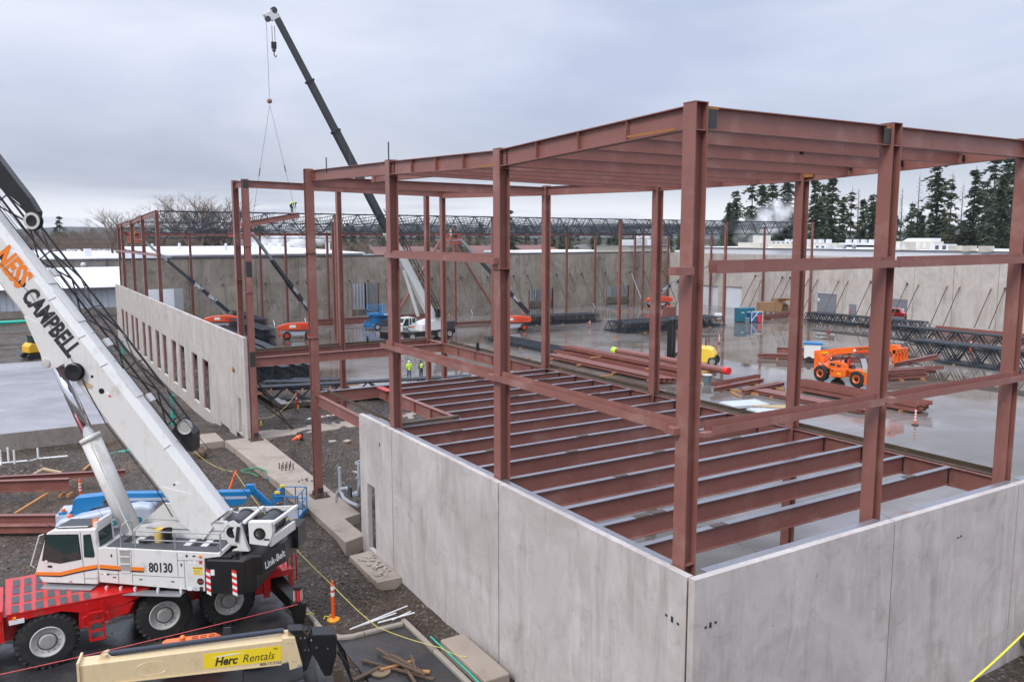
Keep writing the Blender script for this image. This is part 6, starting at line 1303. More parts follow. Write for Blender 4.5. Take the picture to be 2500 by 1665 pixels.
hdk = cp('quick_attach_head', cpr([(5.5, 1.66), (5.92, 1.62), (6.05, 1.3), (6.2, .85), (6.02, .36), (5.9, .3), (5.9, .6), (5.72, 1.4)], -.22, .18), 'black_paint'); bevel(hdk, .02)
o = cp('attachment', cpr([(6.2, 1.46), (6.82, 1.38), (6.9, 1.3), (6.86, .7), (6.7, .1), (6.5, .12), (6.3, .6), (6.15, .9), (6.1, 1.2)], -.30, .26), 'black_paint'); bevel(o, .02)
for a, b in ((5.86, 1.38), (5.98, 1.36), (5.98, 1.0), (6.08, .98), (6.16, 1.3), (6.3, 1.05), (6.62, .98)): cp('bolt', MB().lathe(((.03, 0), (.025, .03)), (a, -.225 if a < 6.12 else -.305, b), (0, -1, 0), 8), 'chrome', hdk)
gd = MB(); gd.bar((6.88, -.5, .92), (7.15, -.5, .45), .06, .07).bar((7.15, -.5, .45), (7.28, -.5, -.12), .06, .07).bar((6.88, .4, .92), (7.15, .4, .45), .06, .07).bar((7.15, .4, .45), (7.28, .4, -.12), .06, .07)
for k in range(6): gd.bar((6.95, -.5+.18*k, .8), (7.28, -.5+.18*k, -.1), .03, .03)
cp('load_guard', gd, 'black_paint'); cp('fork_face', cpr([(6.74, .36), (7.03, .36), (7.05, -.2), (6.76, -.2)], -.52, -.46), 'rusty_plate')
cp('front_frame', MB().box(4.2, 6.3, -.7, .7, -.35, .15).box(3.9, 5.6, -1.0, -.7, -.1, .2).cbox((4.8, -1.0, .3), (.5, .3, .3)).tube((4.9, -1.0, .2), (5.9, -.8, .35), .06), 'black_paint'); cp('rear_frame', MB().box(-1.2, 4.2, -.55, .7, -.45, .3), 'black_paint')
for u in (.3, 4.6):
    for y in (-1, 1): q = CH @ V((u, y*1.25-.1, -.22)); wheel('wheel', ch_, q, .62, .42, CH.to_3x3() @ V((0, y, 0)), .32, lugs=16, bolts=False)
ho = cp('engine_hood', MB().prism([(1.92, 1.6, .55), (1.92, 1.6, 1.0), (2.05, 1.6, 1.06), (3.45, 1.6, 1.06), (3.65, 1.6, .9), (3.65, 1.6, .55)], (0, -.72, 0)), 'hood_orange'); bevel(ho, .05, 2)
for j in range(3):
    for k in range(5): cp('vent_slot', MB().cbox((2.86+.24*j, 1.02+.11*k, 1.063), (.19, .045, .008)), 'bolt_dark', ho)
cp('beacon', MB().lathe(((.11, 0), (.11, .1), (.085, .11), (.085, .28), (.05, .32), (.01, .33)), (2.55, 1.0, 1.05), UZ, 12), 'lens_orange', ho); cp('mirror', MB().bar((3.75, 1.4, .9), (3.78, 1.4, 1.25), .05, .22), 'dark_grey', ho); cp('wiring', MB().path([(2.2, 1.05, 1.08), (2.35, 1.1, 1.12), (2.5, 1.02, 1.1)], .025, 5), 'sign_dark', ho)

# small yellow digger at far left
dg_ = thing('mini_excavator', (2.3, 109.0, -.9), R(25), 'small yellow excavator on the dirt at far left, half hidden by the boom', 'excavator')
for y in (-.75, .75): MB().prism([(-1.3, y-.2, .1), (1.3, y-.2, .1), (1.55, y-.2, .4), (1.3, y-.2, .65), (-1.3, y-.2, .65), (-1.55, y-.2, .4)], (0, .4, 0)).build('track', 'rubber', dg_, local=True)
o = MB().prism([(-1.3, -.8, .75), (.4, -.8, .75), (.4, -.8, 1.5), (-.9, -.8, 1.9), (-1.3, -.8, 1.5)], (0, 1.6, 0)).build('body', 'machine_yellow', dg_, local=True); bevel(o, .08)
MB().box(-.9, .6, -.75, .2, 1.5, 2.6).build('cab', 'cab_glass', dg_, local=True); MB().box(-.95, .65, -.8, .25, 2.6, 2.72).build('cab_roof', 'black_paint', dg_, local=True); MB().bar((.5, .4, 1.2), (2.2, .4, 2.4), .2, .3).bar((2.2, .4, 2.4), (3.0, .4, .9), .18, .25).build('arm', 'machine_yellow', dg_, local=True)

# pickup and cars seen through the openings of the right wall
def car(name, loc, rz, m, label, pick=False, cap=False):
    t = thing(name, loc, rz, label, 'car'); pf = [(-2.6, .45), (-2.6, 1.0), (-1.0, 1.05), (-.6, 1.08), (1.2, 1.05), (2.4, .95), (2.55, .5)]
    o = MB().prism([(a, -.9, b) for a, b in pf], (0, 1.8, 0)).build('body', m, t, local=True); bevel(o, .08)
    cab_ = [(-.7, 1.05), (-.4, 1.72), (.7, 1.72), (1.3, 1.05)]
    if cap: cab_ = [(-2.55, 1.02), (-2.5, 1.72), (.7, 1.75), (1.3, 1.05)]
    o = MB().prism([(a, -.82, b) for a, b in cab_], (0, 1.64, 0)).build('cabin', m, t, local=True); bevel(o, .08)
    for s in (-1, 1):
        for w_ in (([(-2.3, 1.2), (-2.2, 1.6), (-.75, 1.6), (-.75, 1.2)],) if cap else ())+([(-.5, 1.15), (-.3, 1.62), (.1, 1.62), (.1, 1.15)], [(.2, 1.15), (.2, 1.62), (.65, 1.62), (1.05, 1.15)]): MB().prism([(a, s*.825, b) for a, b in w_], (0, s*.01, 0)).build('window', 'cab_glass', t, local=True)
    for x in (-1.7, 1.6):
        for y in (-.92, .92): MB().lathe(((.2, -.12), (.37, -.1), (.37, .1), (.2, .12)), (x, y, .37), UY, 14).build('wheel', 'rubber', t, local=True)
    return t
car('pickup_truck', (124.5, 113.2, -.1), R(160), 'white_paint_far', 'white pickup truck with a canopy seen through a doorway in the right wall', cap=True)
car('parked_car', (134, 107.5, -.1), R(100), 'white_paint_far', 'white car beyond the open doorway of the right wall')
car('parked_car', (120.5, 78.8, -.1), R(110), 'crane_red', 'red car showing through the right wall opening behind the column')
car('parked_car', (126, 84.5, -.1), R(110), 'white_paint_far', 'white car parked behind the red one beyond the right wall')
slab('parking_lot', 113.3, 190, 20, 126, -.3, -.1, 'lot_asphalt')
# ================================================================== PEOPLE
def person(loc, rz, label, top='vest_lime', legs='jean_blue', hat='hat_white', sleeve=None, vest=None, pose='stand'):
    t = thing('person', loc, rz, label, 'person')
    J = {'pel': (0, 0, .95), 'bel': (0, .01, 1.10), 'che': (0, .02, 1.30), 'nec': (0, .01, 1.47), 'hed': (0, .03, 1.58), 'top': (0, .03, 1.70)}
    for s, n in ((-1, 'l'), (1, 'r')):
        J.update({'sh'+n: (s*.18, .01, 1.41), 'el'+n: (s*.26, -.03, 1.14), 'wr'+n: (s*.21, .12, .96), 'ha'+n: (s*.17, .19, .92), 'hi'+n: (s*.095, 0, .90), 'kn'+n: (s*.12, .03, .50), 'an'+n: (s*.13, -.02, .10), 'to'+n: (s*.14, .16, .04)})
    if pose == 'bend':
        J.update({'pel': (0, -.18, .92), 'bel': (0, -.08, 1.06), 'che': (0, .16, 1.14), 'nec': (0, .34, 1.10), 'hed': (0, .44, 1.06), 'top': (0, .55, 1.02)})
        for s, n in ((-1, 'l'), (1, 'r')): J.update({'sh'+n: (s*.17, .27, 1.10), 'el'+n: (s*.2, .33, .84), 'wr'+n: (s*.14, .40, .60), 'ha'+n: (s*.12, .43, .51), 'hi'+n: (s*.1, -.17, .87), 'kn'+n: (s*.16, .03, .48)})
    if pose == 'reach':
        for s, n in ((-1, 'l'), (1, 'r')): J.update({'el'+n: (s*.28, .18, 1.22), 'wr'+n: (s*.20, .40, 1.28), 'ha'+n: (s*.18, .48, 1.30)})
    if pose == 'sit':
        for k in list(J): 
            x, y, z = J[k]; J[k] = (x, y, z-.45)
        for s, n in ((-1, 'l'), (1, 'r')): J.update({'kn'+n: (s*.15, .45, .48), 'an'+n: (s*.14, .50, .10), 'to'+n: (s*.14, .66, .06), 'el'+n: (s*.27, .12, .72), 'wr'+n: (s*.16, .36, .75), 'ha'+n: (s*.12, .44, .76)})
    rad = {'pel': .15, 'bel': .145, 'che': .165, 'nec': .062, 'hed': .088, 'top': .075}
    for n in 'lr': rad.update({'sh'+n: .085, 'el'+n: .058, 'wr'+n: .042, 'ha'+n: .036, 'hi'+n: .105, 'kn'+n: .075, 'an'+n: .058, 'to'+n: .042})
    names = list(J); ed = [('pel', 'bel', 0), ('bel', 'che', 0), ('che', 'nec', 0), ('nec', 'hed', 3), ('hed', 'top', 3)]
    for n in 'lr': ed += [('che', 'sh'+n, 0), ('sh'+n, 'el'+n, 1), ('el'+n, 'wr'+n, 1), ('wr'+n, 'ha'+n, 3), ('pel', 'hi'+n, 2), ('hi'+n, 'kn'+n, 2), ('kn'+n, 'an'+n, 2), ('an'+n, 'to'+n, 4)]
    for n in 'lr':   # five fingers from the palm
        w = V(J['wr'+n]); h = V(J['ha'+n]); d = (h-w).normalized(); sd = V((1, 0, 0))
        for k in range(5):
            off = sd*(.018*(k-2)) if k else sd*(.034*(-1 if n == 'r' else 1)); nm = 'f%d%s' % (k, n); L = (.045, .075, .085, .08, .06)[k]
            q = h+off*1.2+d*L+V((0, 0, -.02)) if k else h+off-d*.02+V((0, .02, -.01)); J[nm] = tuple(q); rad[nm] = .0095; names.append(nm); ed.append(('ha'+n, nm, 3))
    me_ = bpy.data.meshes.new('body'); me_.from_pydata([J[n] for n in names], [(names.index(a), names.index(b)) for a, b, c in ed], [])
    ob = bpy.data.objects.new('body_skeleton', me_); TMP.collection.objects.link(ob); md = ob.modifiers.new('s', 'SKIN')
    for i, n in enumerate(names):
        sv = me_.skin_vertices[0].data[i]; sv.radius = (rad[n], rad[n]*(.72 if n in ('pel', 'bel', 'che') else 1)); sv.use_root = (n == 'pel')
    ss_ = ob.modifiers.new('u', 'SUBSURF'); ss_.levels = 1; ss_.render_levels = 1
    TMP.view_layers[0].update(); dg = tmp_graph(); bm2 = bpy.data.meshes.new_from_object(ob.evaluated_get(dg)); bpy.data.objects.remove(ob, do_unlink=True)
    mats = [top, sleeve or top, legs, 'skin', 'boot']; bm2.materials.clear()
    for m in mats: bm2.materials.append(MAT[m])
    segs = [(V(J[a]), V(J[b]), c, (rad[a]+rad[b])/2) for a, b, c in ed]
    for p in bm2.polygons:
        c = p.center; best = 9; mi = 0
        for a, b, k, r in segs:
            tt = max(0, min(1, (c-a).dot(b-a)/max(1e-6, (b-a).length_squared))); dd = (c-(a+(b-a)*tt)).length-r
            if dd < best: best = dd; mi = k
        p.material_index = mi; p.use_smooth = True
    link('body', bm2, t, local=True)
    hd = V(J['hed']); tp_ = V(J['top']); ax = (tp_-hd).normalized(); fwd = V((0, 1, 0)) if pose != 'bend' else V((0, .2, -1))
    MB().lathe(((.135, 0), (.135, .012), (.112, .02), (.105, .07), (.07, .115), (.01, .125)), hd+ax*.055, ax, 12).build('hard_hat', hat, t, local=True, smooth=False)
    f = MB(); c = hd+fwd*.085; f.ball(c+V((0, .02, .0)), .02, 6, 4).ball(c+V((-.035, .005, .03)), .012, 6, 4).ball(c+V((.035, .005, .03)), .012, 6, 4).bar(c+V((-.03, .005, -.045)), c+V((.03, .005, -.045)), .012, .01); f.build('face', 'skin', t, local=True)
    if vest:
        a, b = V(J['bel']), V(J['nec']); ax2 = (b-a).normalized(); MB().lathe(((.185, -.06), (.19, .05), (.205, .2), (.20, .28), (.12, .34)), a, ax2, 12).xf(M.Translation(a) @ M.Scale(1, 4) @ M.Translation(-a)).build('vest', vest, t, local=True)
        for h in (.06, .18): MB().lathe(((.200+.02*(h > .1), h), (.200+.02*(h > .1), h+.045)), a, ax2, 12).build('reflective_band', 'reflective_white', t, local=True)
    return t
person((30.77, 68.2, 0), R(-8), 'worker in a lime hooded top and jeans seen from behind, by the delineator', hat='hat_white')
person((31.88, 68.0, 0), R(12), 'worker in a lime vest with dark sleeves and jeans seen from behind', top='cloth_dark', sleeve='cloth_dark', hat='hat_navy', vest='vest_lime')
person((26.85, 89.6, 15.62), R(-75), 'worker in a lime vest bending down on top of the joists', top='vest_lime', sleeve='cloth_dark', legs='cloth_dark', hat='hat_navy', vest=None, pose='bend')
person((14.75, 120.2, 12.42), R(80), 'worker in a yellow jacket in the basket above the windowed wall', top='cloth_yellow', legs='cloth_tan', hat='cloth_yellow', pose='reach')
person((49.0, 94.9, 12.22), R(30), 'worker in a white shirt and yellow helmet in the lift basket at centre', top='cloth_white', legs='cloth_tan', hat='cloth_yellow', pose='reach')
person((22.9, 95.0, 13.12), R(-40), 'worker in red in the lift basket beside the tilted beam', top='cloth_red', legs='cloth_dark', hat='hat_white', pose='reach')
person((74.1, 111.3, 0), R(20), 'worker in a blue jacket standing far off behind the dark joist bundle', top='cloth_blue', legs='cloth_tan', hat='hat_white')
q = world_of(th) @ V((.62, -.65, 1.22)); person(tuple(q), R(-90-90), 'driver in a red hooded top in the orange handler cab', top='cloth_red', legs='cloth_dark', hat='cloth_red', pose='sit')

# ================================================================== CONES, POSTS, ROPES
def delineator(loc, label, h=1.1, bands=2, m='cone_orange', grp='orange delineator posts', tilt=(0, 0), base=True, flat=.0):
    t = thing('delineator_post', loc, 0, label, 'delineator', grp); t.rotation_euler = (tilt[0], tilt[1], 0)
    mt = M.Identity(4)
    if base: MB().lathe(((.24, 0), (.24, .05), (.14, .09), (.07, .1)), (0, 0, 0), UZ, 8).build('base', 'rubber' if not flat else 'cone_base', t, local=True)
    MB().lathe(((.07, .06), (.062, h*.9), (.04, h*.92), (.035, h*.97), (.05, h), (.01, h+.01)), (0, 0, 0), UZ, 12).build('post', m, t, local=True, smooth=False)
    for k in range(bands): z = h*(.62+.16*k) if bands < 3 else h*(.3+.18*k); MB().lathe(((.071, z), (.070, z+h*.09)), (0, 0, 0), UZ, 12).build('reflective_band', 'reflective_white', t, local=True)
    return t
delineator((9.28, 27.6, -.86), 'tall orange delineator post with orange base beside the kerb', 1.5, 2, flat=1)
delineator((2.53, 48.4, -.75), 'striped orange delineator beside the deep brown girder at left', .95, 3, base=False)
delineator((8.87, 55.5, -.8), 'striped orange delineator with yellow rope near the square footing', 1.1, 3, base=False)
delineator((9.55, 45.2, -.75), 'leaning orange post without stripes on the gravel heap', 1.15, 0, tilt=(R(-8), R(24)), base=False)
delineator((18.35, 61.75, -.25), 'red delineator post standing on the dirt before the long truss', 1.35, 1, m='sign_red')
delineator((30.4, 69.6, 0), 'orange delineator post left of the worker in lime', 1.3, 2)
delineator((73.5, 71.4, 0), 'banded delineator post on the wet floor behind the forklift', 1.35, 3)
delineator((52.9, 32.8, 0), 'banded delineator post on the floor near the end of a beam stack', 1.15, 4)
delineator((90.7, 50.3, 0), 'delineator post among the deep trusses at right', 1.6, 2)
delineator((93.8, 71.2, 0), 'small leaning red marker standing in the big puddle', 1.0, 0, tilt=(0, R(-20)), m='sign_red')
delineator((28.6, 113.5, 0), 'delineator post near the back wall at left', 1.3, 2); delineator((47.3, 117.5, 0), 'tiny delineator post before the loading door', 1.1, 2); delineator((70.8, 94, 0), 'delineator post at the corner of the wide joist bundle', 1.1, 2); delineator((74.0, 111.0, 0), 'delineator post beside the worker in blue', 1.2, 2)
def cone(loc, label, h=.9, tilt=0):
    t = thing('traffic_cone', loc, 0, label, 'cone', 'traffic cones'); t.rotation_euler = (tilt, 0, R(-60) if tilt else 0)
    MB().cbox((0, 0, .025), (.5, .5, .05)).build('base', 'cone_orange' if not tilt else 'rubber', t, local=True); MB().lathe(((.19, .05), (.045, h), (.03, h), (.16, .05)), (0, 0, 0), UZ, 14).build('shell', 'cone_orange', t, local=True); MB().lathe(((.145, h*.36), (.105, h*.58)), (0, 0, 0), UZ, 14).build('reflective_band', 'reflective_white', t, local=True); return t
cone((30.2, 108.0, 0), 'upright traffic cone left of the orange lift body'); cone((15.9, 52.9, -.2), 'traffic cone lying on its side on the bare ground', .8, R(95)); cone((55.3, 75.5, 0), 'small traffic cone at the end of the brown beam stack', .6)
def rope(name, pts, r, m, label, sag=0, cat='rope', n=10):
    P_ = []
    for a, b in zip(pts[:-1], pts[1:]):
        a, b = V(a), V(b)
        for k in range(n): t = k/n; P_.append(a.lerp(b, t)-V((0, 0, sag*4*t*(1-t))))
    P_.append(V(pts[-1])); return tag(MB().path(P_, r, 5).build(name, m), label, cat)
rope('rope', [(8.87, 55.5, .2), (9.85, 45.4, .2)], .012, 'rope_yellow', 'thin orange-yellow rope from the striped post to the leaning post', .5)
rope('rope', [(9.95, 45.4, .15), (9.3, 27.6, .45)], .013, 'rope_yellow', 'long yellow rope from the leaning post to the tall delineator', .35, n=20)
rope('rope', [(9.3, 27.6, .45), (10.2, 25.7, -.55), (11.45, 23.2, -.55), (11.9, 22.2, -.55)], .013, 'rope_yellow', 'yellow rope from the tall delineator over the kerbs to the square block', .06)
rope('rope', [(18.35, 61.75, 1.05), (13.6, 54.5, 1.0)], .018, 'rope_yellow', 'yellow rope from the red post to the end column', .55)
rope('rope', [(7.9, 27.3, .2), (-1.2, 27.5, .12), (-4, 27.6, .1)], .015, 'rope_red', 'thin red rope running from the outrigger across the crane wheels', .05)
rope('caution_tape', [(29, 12.6, .9), (26.55, 12.4, .63), (23.67, 12.4, -.15), (21.5, 12.4, -.75)], .035, 'tape_yellow', 'yellow barrier tape in front of the right wall at the bottom corner', .03, 'tape')
rope('rope', [(11.55, 24.2, -.62), (11.56, 21.5, -.62), (11.5, 19, -.66)], .03, 'pipe_green', 'green cord lying along the kerb beside the square block', 0)
for k, (p, lb) in enumerate((((18.0, 60.2, .45), 'yellow ribbon hanging from the rope near the red post'), ((13.75, 54.5, .85), 'yellow ribbon tied to the end column'), ((9.15, 27.75, -.75), 'crumpled yellow ribbon on the gravel by the tall delineator'), ((8.55, 28.2, -.7), 'small yellow ribbon beside the kerb'))):
    mb = MB(); x, y, z = p
    for s in (-1, 1): mb.path([(x, y, z), (x+.03*s, y, z-.18), (x+.06*s, y+.03, z-.38)] if k < 2 else [(x, y, z), (x+.12*s, y+.05, z+.03), (x+.2*s, y-.05, z-.02)], .022, 4)
    tag(mb.build('ribbon', 'tape_yellow'), lb, 'ribbon', 'yellow ribbons')

# ================================================================== PIPES, TIMBER AND OTHER SITE STUFF
pv = thing('plastic_pipes', (0, 58.6, -1), 0, 'white plastic drain pipes with upright risers beside the stem wall', 'pipes')
mb = MB()
for (pts) in ([(-4, 59.6, -1.0), (.25, 59.0, -1.0)], [(-.39, 57.7, -1.0), (.25, 58.6, -.98), (.9, 59.0, -.96)], [(.9, 59.0, -.96), (2.5, 58.6, -.92)]): 
    for a, b in zip(pts[:-1], pts[1:]): MB().tube(a, b, .055, n=8).build('pipe', 'pvc_white', pv)
for x, y, h in ((-1.15, 58.9, .95), (-.75, 59.4, .95), (-.42, 57.7, 1.1), (.86, 59.0, .78)): MB().tube((x, y, -1.05), (x, y, -1.05+h), .06, n=8).build('riser', 'pvc_white', pv)
MB().path([(-1.9, 58.5, -1.1), (-1.4, 58.6, -1.12), (-1.18, 58.8, -1.0), (-1.15, 58.9, -.8)], .06, 8).build('elbow', 'pvc_white', pv)
o = MB().tube((4.4, 56.6, -.72), (6.1, 57.1, -.70), .11, n=10).build('drain_pipe', 'pipe_green'); tag(o, 'bright green drain pipe on the dirt behind the crane boom', 'pipe')
o = MB().tube((8.9, 55.3, -.72), (10.3, 56.2, -.66), .05, n=8).build('plastic_pipe', 'pvc_white'); tag(o, 'single white plastic pipe near the square footing block', 'pipe')
o = MB().tube((10.38, 68.5, -1.9), (10.45, 68.5, .6), .14, n=10).tube((10.45, 68.5, .45), (10.45, 68.5, .62), .17, n=10).build('pipe_stub', 'pipe_green'); tag(o, 'green capped pipe stub standing upright before the windowed wall', 'pipe')
for k, (x, y) in enumerate(((9.4, 104), (11.6, 112))): o = MB().tube((x, y, -1.9), (x, y, .2), .12, n=8).build('pipe_stub', 'pipe_green'); tag(o, 'green pipe stub far back along the windowed wall, %s one' % ('nearer' if k == 0 else 'farther'), 'pipe', 'far green pipe stubs')
o = MB().tube((-8, 151.2, -.4), (2.6, 152.3, -.4), .3, n=8).build('drain_pipe', 'pipe_green'); tag(o, 'long green pipe on the ground before the pale metal building', 'pipe')
o = MB().tube((9.9, 62.0, -1.3), (11.0, 57.6, -.9), .13, n=10).build('culvert_pipe', 'conduit_grey'); tag(o, 'blue-grey pipe sloping down behind the square footing block', 'pipe')
o = MB().lathe(((.18, 0), (.34, .02), (.36, .12), (.34, .2), (.18, .22)), (3.25, 57.9, -1.12), UZ, 16).build('old_tire', 'rubber'); tag(o, 'old tyre lying on the dirt by the stem wall', 'tyre')
hs = MB().path([(10.9, 48.2, -.6), (11.2, 47.6, -.4), (11.6, 47.0, -.25), (11.85, 46.4, -.3), (11.9, 46.0, -.6)], .05, 8).path([(10.9, 48.1, -.62), (11.3, 47.3, -.6), (11.5, 46.7, -.66)], .04, 8).build('hose', 'hose_green'); tag(hs, 'green curved hose by the side of the strip footing', 'hose'); 
o = MB().ball((11.9, 45.9, -.68), .16, 10, 6).build('hose_plug', 'teal_paint'); tag(o, 'round blue plug at the end of the green hose', 'plug')
mb = MB(); rr_ = random.Random(21)
for k in range(46): a = rr_.random()*6.28; e = rr_.uniform(-.3, .9); L = rr_.uniform(.3, .75); mb.path([(9.62, 52.8, -.45), (9.62+math.cos(a)*L*.5, 52.8+math.sin(a)*L*.5, -.45+e*L*.6), (9.62+math.cos(a+.4)*L, 52.8+math.sin(a+.4)*L, -.5+e*L*.5)], [.05, .03, .008], 4)
mb.ball((9.62, 52.8, -.5), .32, 8, 6); o = mb.build('root_ball', 'timber_old'); tag(o, 'tangled brown root ball on the gravel heap', 'roots')
# conduits at the doorway
cn = thing('conduits', (13.7, 38, -.4), 0, 'bundle of grey electrical conduits bending up beside the wall end', 'conduits')
for k, x in enumerate((13.9, 14.08, 14.26)): MB().path([(x, 36.9, 2.1), (x, 36.9, 1.0), (x, 37.1, .5), (x, 37.5, .3), (x+.1, 38.2, .25)], .085, 8).build('conduit', 'conduit_grey', cn)
MB().path([(13.6, 38.8, 1.5), (13.6, 38.8, .3), (13.62, 38.4, .0), (13.7, 37.8, -.05), (13.8, 36.9, .0)], .085, 8).build('conduit', 'conduit_grey', cn); MB().path([(13.5, 39.2, -.35), (13.52, 39.1, .05), (13.6, 38.8, .35), (13.75, 38.2, .55), (13.8, 37.9, .5)], .085, 8).build('conduit', 'conduit_grey', cn); MB().bar((13.8, 37.0, 2.1), (14.4, 37.7, 2.0), .12, .12).build('conduit', 'conduit_grey', cn); MB().box(13.75, 14.4, 36.85, 36.95, 1.35, 1.42).build('strut', 'conduit_grey', cn); MB().cbox((13.6, 37.4, .6), (.1, .4, .5)).build('junction_box', 'dark_grey', cn)
# kerbside sticks, rebar and debris
for k, (p, q) in enumerate((((9.37, 26.15, -.62), (11.74, 26.55, -.50)), ((9.5, 26.2, -.64), (11.2, 26.35, -.56)), ((10.4, 26.1, -.62), (11.76, 25.95, -.52)), ((10.9, 26.0, -.6), (11.7, 26.15, -.54)))): o = MB().tube(p, q, .028, n=6).build('plastic_stick', 'pvc_white'); tag(o, ['longest white plastic pipe length on the kerb', 'white plastic pipe length next to the longest one', 'white plastic pipe length poking over the kerb end', 'shortest white plastic pipe length on the kerb'][k], 'pipe', 'white pipe lengths on the kerb')
for k in range(9):
    x, y = rr_.uniform(10.2, 11.9), rr_.uniform(26.6, 28.3); a = rr_.uniform(.6, 2.6); L = rr_.uniform(.6, 1.3)
    o = MB().path([(x, y, gz(x, y)+.03), (x+math.cos(a)*L*.7, y+math.sin(a)*L*.7, gz(x, y)+.1), (x+math.cos(a+.3)*L, y+math.sin(a+.3)*L, gz(x, y)+.12)], .012, 4).build('rebar', 'rebar'); tag(o, 'thin rusty reinforcing rod lying on the dirt behind the kerb', 'rod', 'rusty rods behind the kerb')
deb = [((9.04, 24.14), (10.52, 21.84), .10, .05), ((9.69, 24.48), (10.05, 22.81), .11, .12), ((8.36, 23.12), (9.35, 23.4), .16, .05), ((9.3, 23.2), (10.47, 23.17), .09, .08), ((9.9, 23.8), (10.3, 22.3), .12, .16), ((9.6, 23.7), (10.3, 22.0), .08, .2), ((10.1, 23.6), (9.9, 21.9), .10, .1), ((10.2, 22.6), (10.6, 22.3), .14, .06), ((10.4, 23.3), (10.15, 22.4), .07, .22)]
for k, (p, q, w_, h_) in enumerate(deb): o = MB().bar((*p, -.78+h_), (*q, -.78+h_), w_, .05).build('scrap_timber', 'timber_old' if k not in (3, 7) else 'timber'); tag(o, 'scrap timber in the debris heap on the asphalt, %s from the left' % prop_words(k, 0), 'timber', 'scrap timber on the asphalt')
o = MB().lathe(((.32, 0), (.32, .05), (.1, .06), (.1, .02)), (9.3, 23.2, -.79), UZ, 18).build('cable_reel_disc', 'wood_reel'); tag(o, 'round wooden reel disc under the scrap timber', 'reel')
for k, (p, q, m_) in enumerate((((-.5, 46.1, -.52), (1.0, 48.3, -.35), 'timber'), ((.5, 52.4, -.25), (.95, 53.0, -.2), 'timber_pale'), ((.95, 53.0, -.15), (1.85, 52.1, -.3), 'timber_pale'), ((3.0, 52.6, -.45), (3.5, 53.6, -.35), 'timber'))): o = MB().bar(p, q, .12, .10).build('timber_length', m_); tag(o, ['orange timber length on the gravel by the brown beams', 'short pale stick on the spoil heap, left', 'pale stick on the spoil heap, right', 'timber half hidden by the crane cylinder'][k], 'timber', 'timber lengths on the left gravel')
# timber scraps on the wet floor
sc_t = [(66, 82, 1.1), (44.6, 67, 1.6), (46.6, 73, 1.4), (53.5, 79, 2.0), (49.5, 66, 1.2), (47.2, 60, 1.6), (71.5, 110.2, 1.8), (56, 120.5, 6.0), (62, 121, 5.0), (24.6, 69, 1.4), (25.4, 68.4, 1.2), (26.4, 69.6, 2.0), (73.3, 40.3, 2.6), (50.6, 47.2, 1.8), (17.3, 68.2, 1.6), (98.6, 113.5, 2.2), (90, 111, 3)]
sc_l = ['behind the wide joist bundle', 'left of the flat dark joists', 'beside the flat dark joists', 'at the far end of the flat dark joists', 'at the left edge of the big beam stack', 'between the edge girder and the beam stack', 'near the worker in blue', 'along the foot of the back wall, left', 'along the foot of the back wall, right', 'behind the long truss, left', 'behind the long truss, middle', 'behind the long truss, right', 'right of the short beam offcuts', 'before the white deck sheets', 'left end of the long truss', 'under the far corner lift', 'before the far loading door']
for k, (x, y, L) in enumerate(sc_t): o = MB().cbox((x, y, .07), (L, .14, .12), R([5, -20, 30, 65, 12][k % 5])).build('floor_timber', 'timber'); tag(o, 'loose orange timber on the wet floor, '+sc_l[k], 'timber', 'loose timbers on the wet floor')
# buckets
bk_ = thing('bucket', (13.45, 31.35, 5.14), 0, 'dark green bucket standing on the steel ledger', 'bucket'); MB().lathe(((.21, 0), (.235, .55), (.25, .55), (.25, .5), (.22, .2)), (0, 0, 0), UZ, 18).build('tub', 'bucket_green', bk_, local=True); MB().lathe(((.245, .42), (.255, .44), (.245, .46)), (0, 0, 0), UZ, 18).build('rim', 'bucket_green', bk_, local=True); bk_.scale = (.85, .85, 1.1)
b2_ = thing('bucket', (52.3, 52.1, 0), 0, 'slate grey bin with a pale lid beside the pipe end', 'bucket'); MB().lathe(((.3, 0), (.42, .8), (.45, .8), (.45, .74)), (0, 0, 0), UZ, 16).build('tub', 'bucket_slate', b2_, local=True); MB().lathe(((.46, .8), (.46, .86), (.1, .9)), (0, 0, 0), UZ, 16).build('lid', 'rim_grey', b2_, local=True)
# teal tool boxes, tank and crates
for k, (x, y, sx, sy, sz, lb) in enumerate(((94.9, 87.9, 1.5, 1.3, 2.2, 'tall teal tool box on the wet floor, left of two'), (96.9, 88.6, 2.2, 1.3, 2.1, 'teal tool box right of the tall one'), (96.6, 86.6, 1.6, 1.1, 1.5, 'low blue generator in front of the teal tool boxes'))):
    t = thing('tool_box', (x, y, 0), R(-20), lb, 'tool box', 'teal tool boxes'); o = MB().box(-sx/2, sx/2, -sy/2, sy/2, .12, sz).build('chest', 'teal_paint' if k < 2 else 'cloth_blue', t, local=True); bevel(o, .04); MB().cbox((0, 0, .06), (sx*.9, sy*.9, .12)).build('skid', 'dark_grey', t, local=True); MB().cbox((0, -sy/2-.01, sz*.7), (sx*.3, .02, .1)).build('label_plate', 'sign_white', t, local=True)
rk = thing('pipe_rack', (96.4, 86.0, 0), R(-20), 'white rack with a red tank before the teal tool boxes', 'rack')
for a, b in (((-.9, 0, .1), (-.9, 0, 1.7)), ((.9, 0, .1), (.9, 0, 1.7)), ((-.9, 0, 1.7), (.9, 0, 1.7)), ((-.9, 0, .3), (.2, 0, 1.7))): MB().tube(a, b, .05, n=6).build('rail', 'white_paint_far', rk, local=True)
MB().tube((.3, -.2, .1), (.3, -.2, 1.2), .25, n=10).build('tank', 'sign_red', rk, local=True)
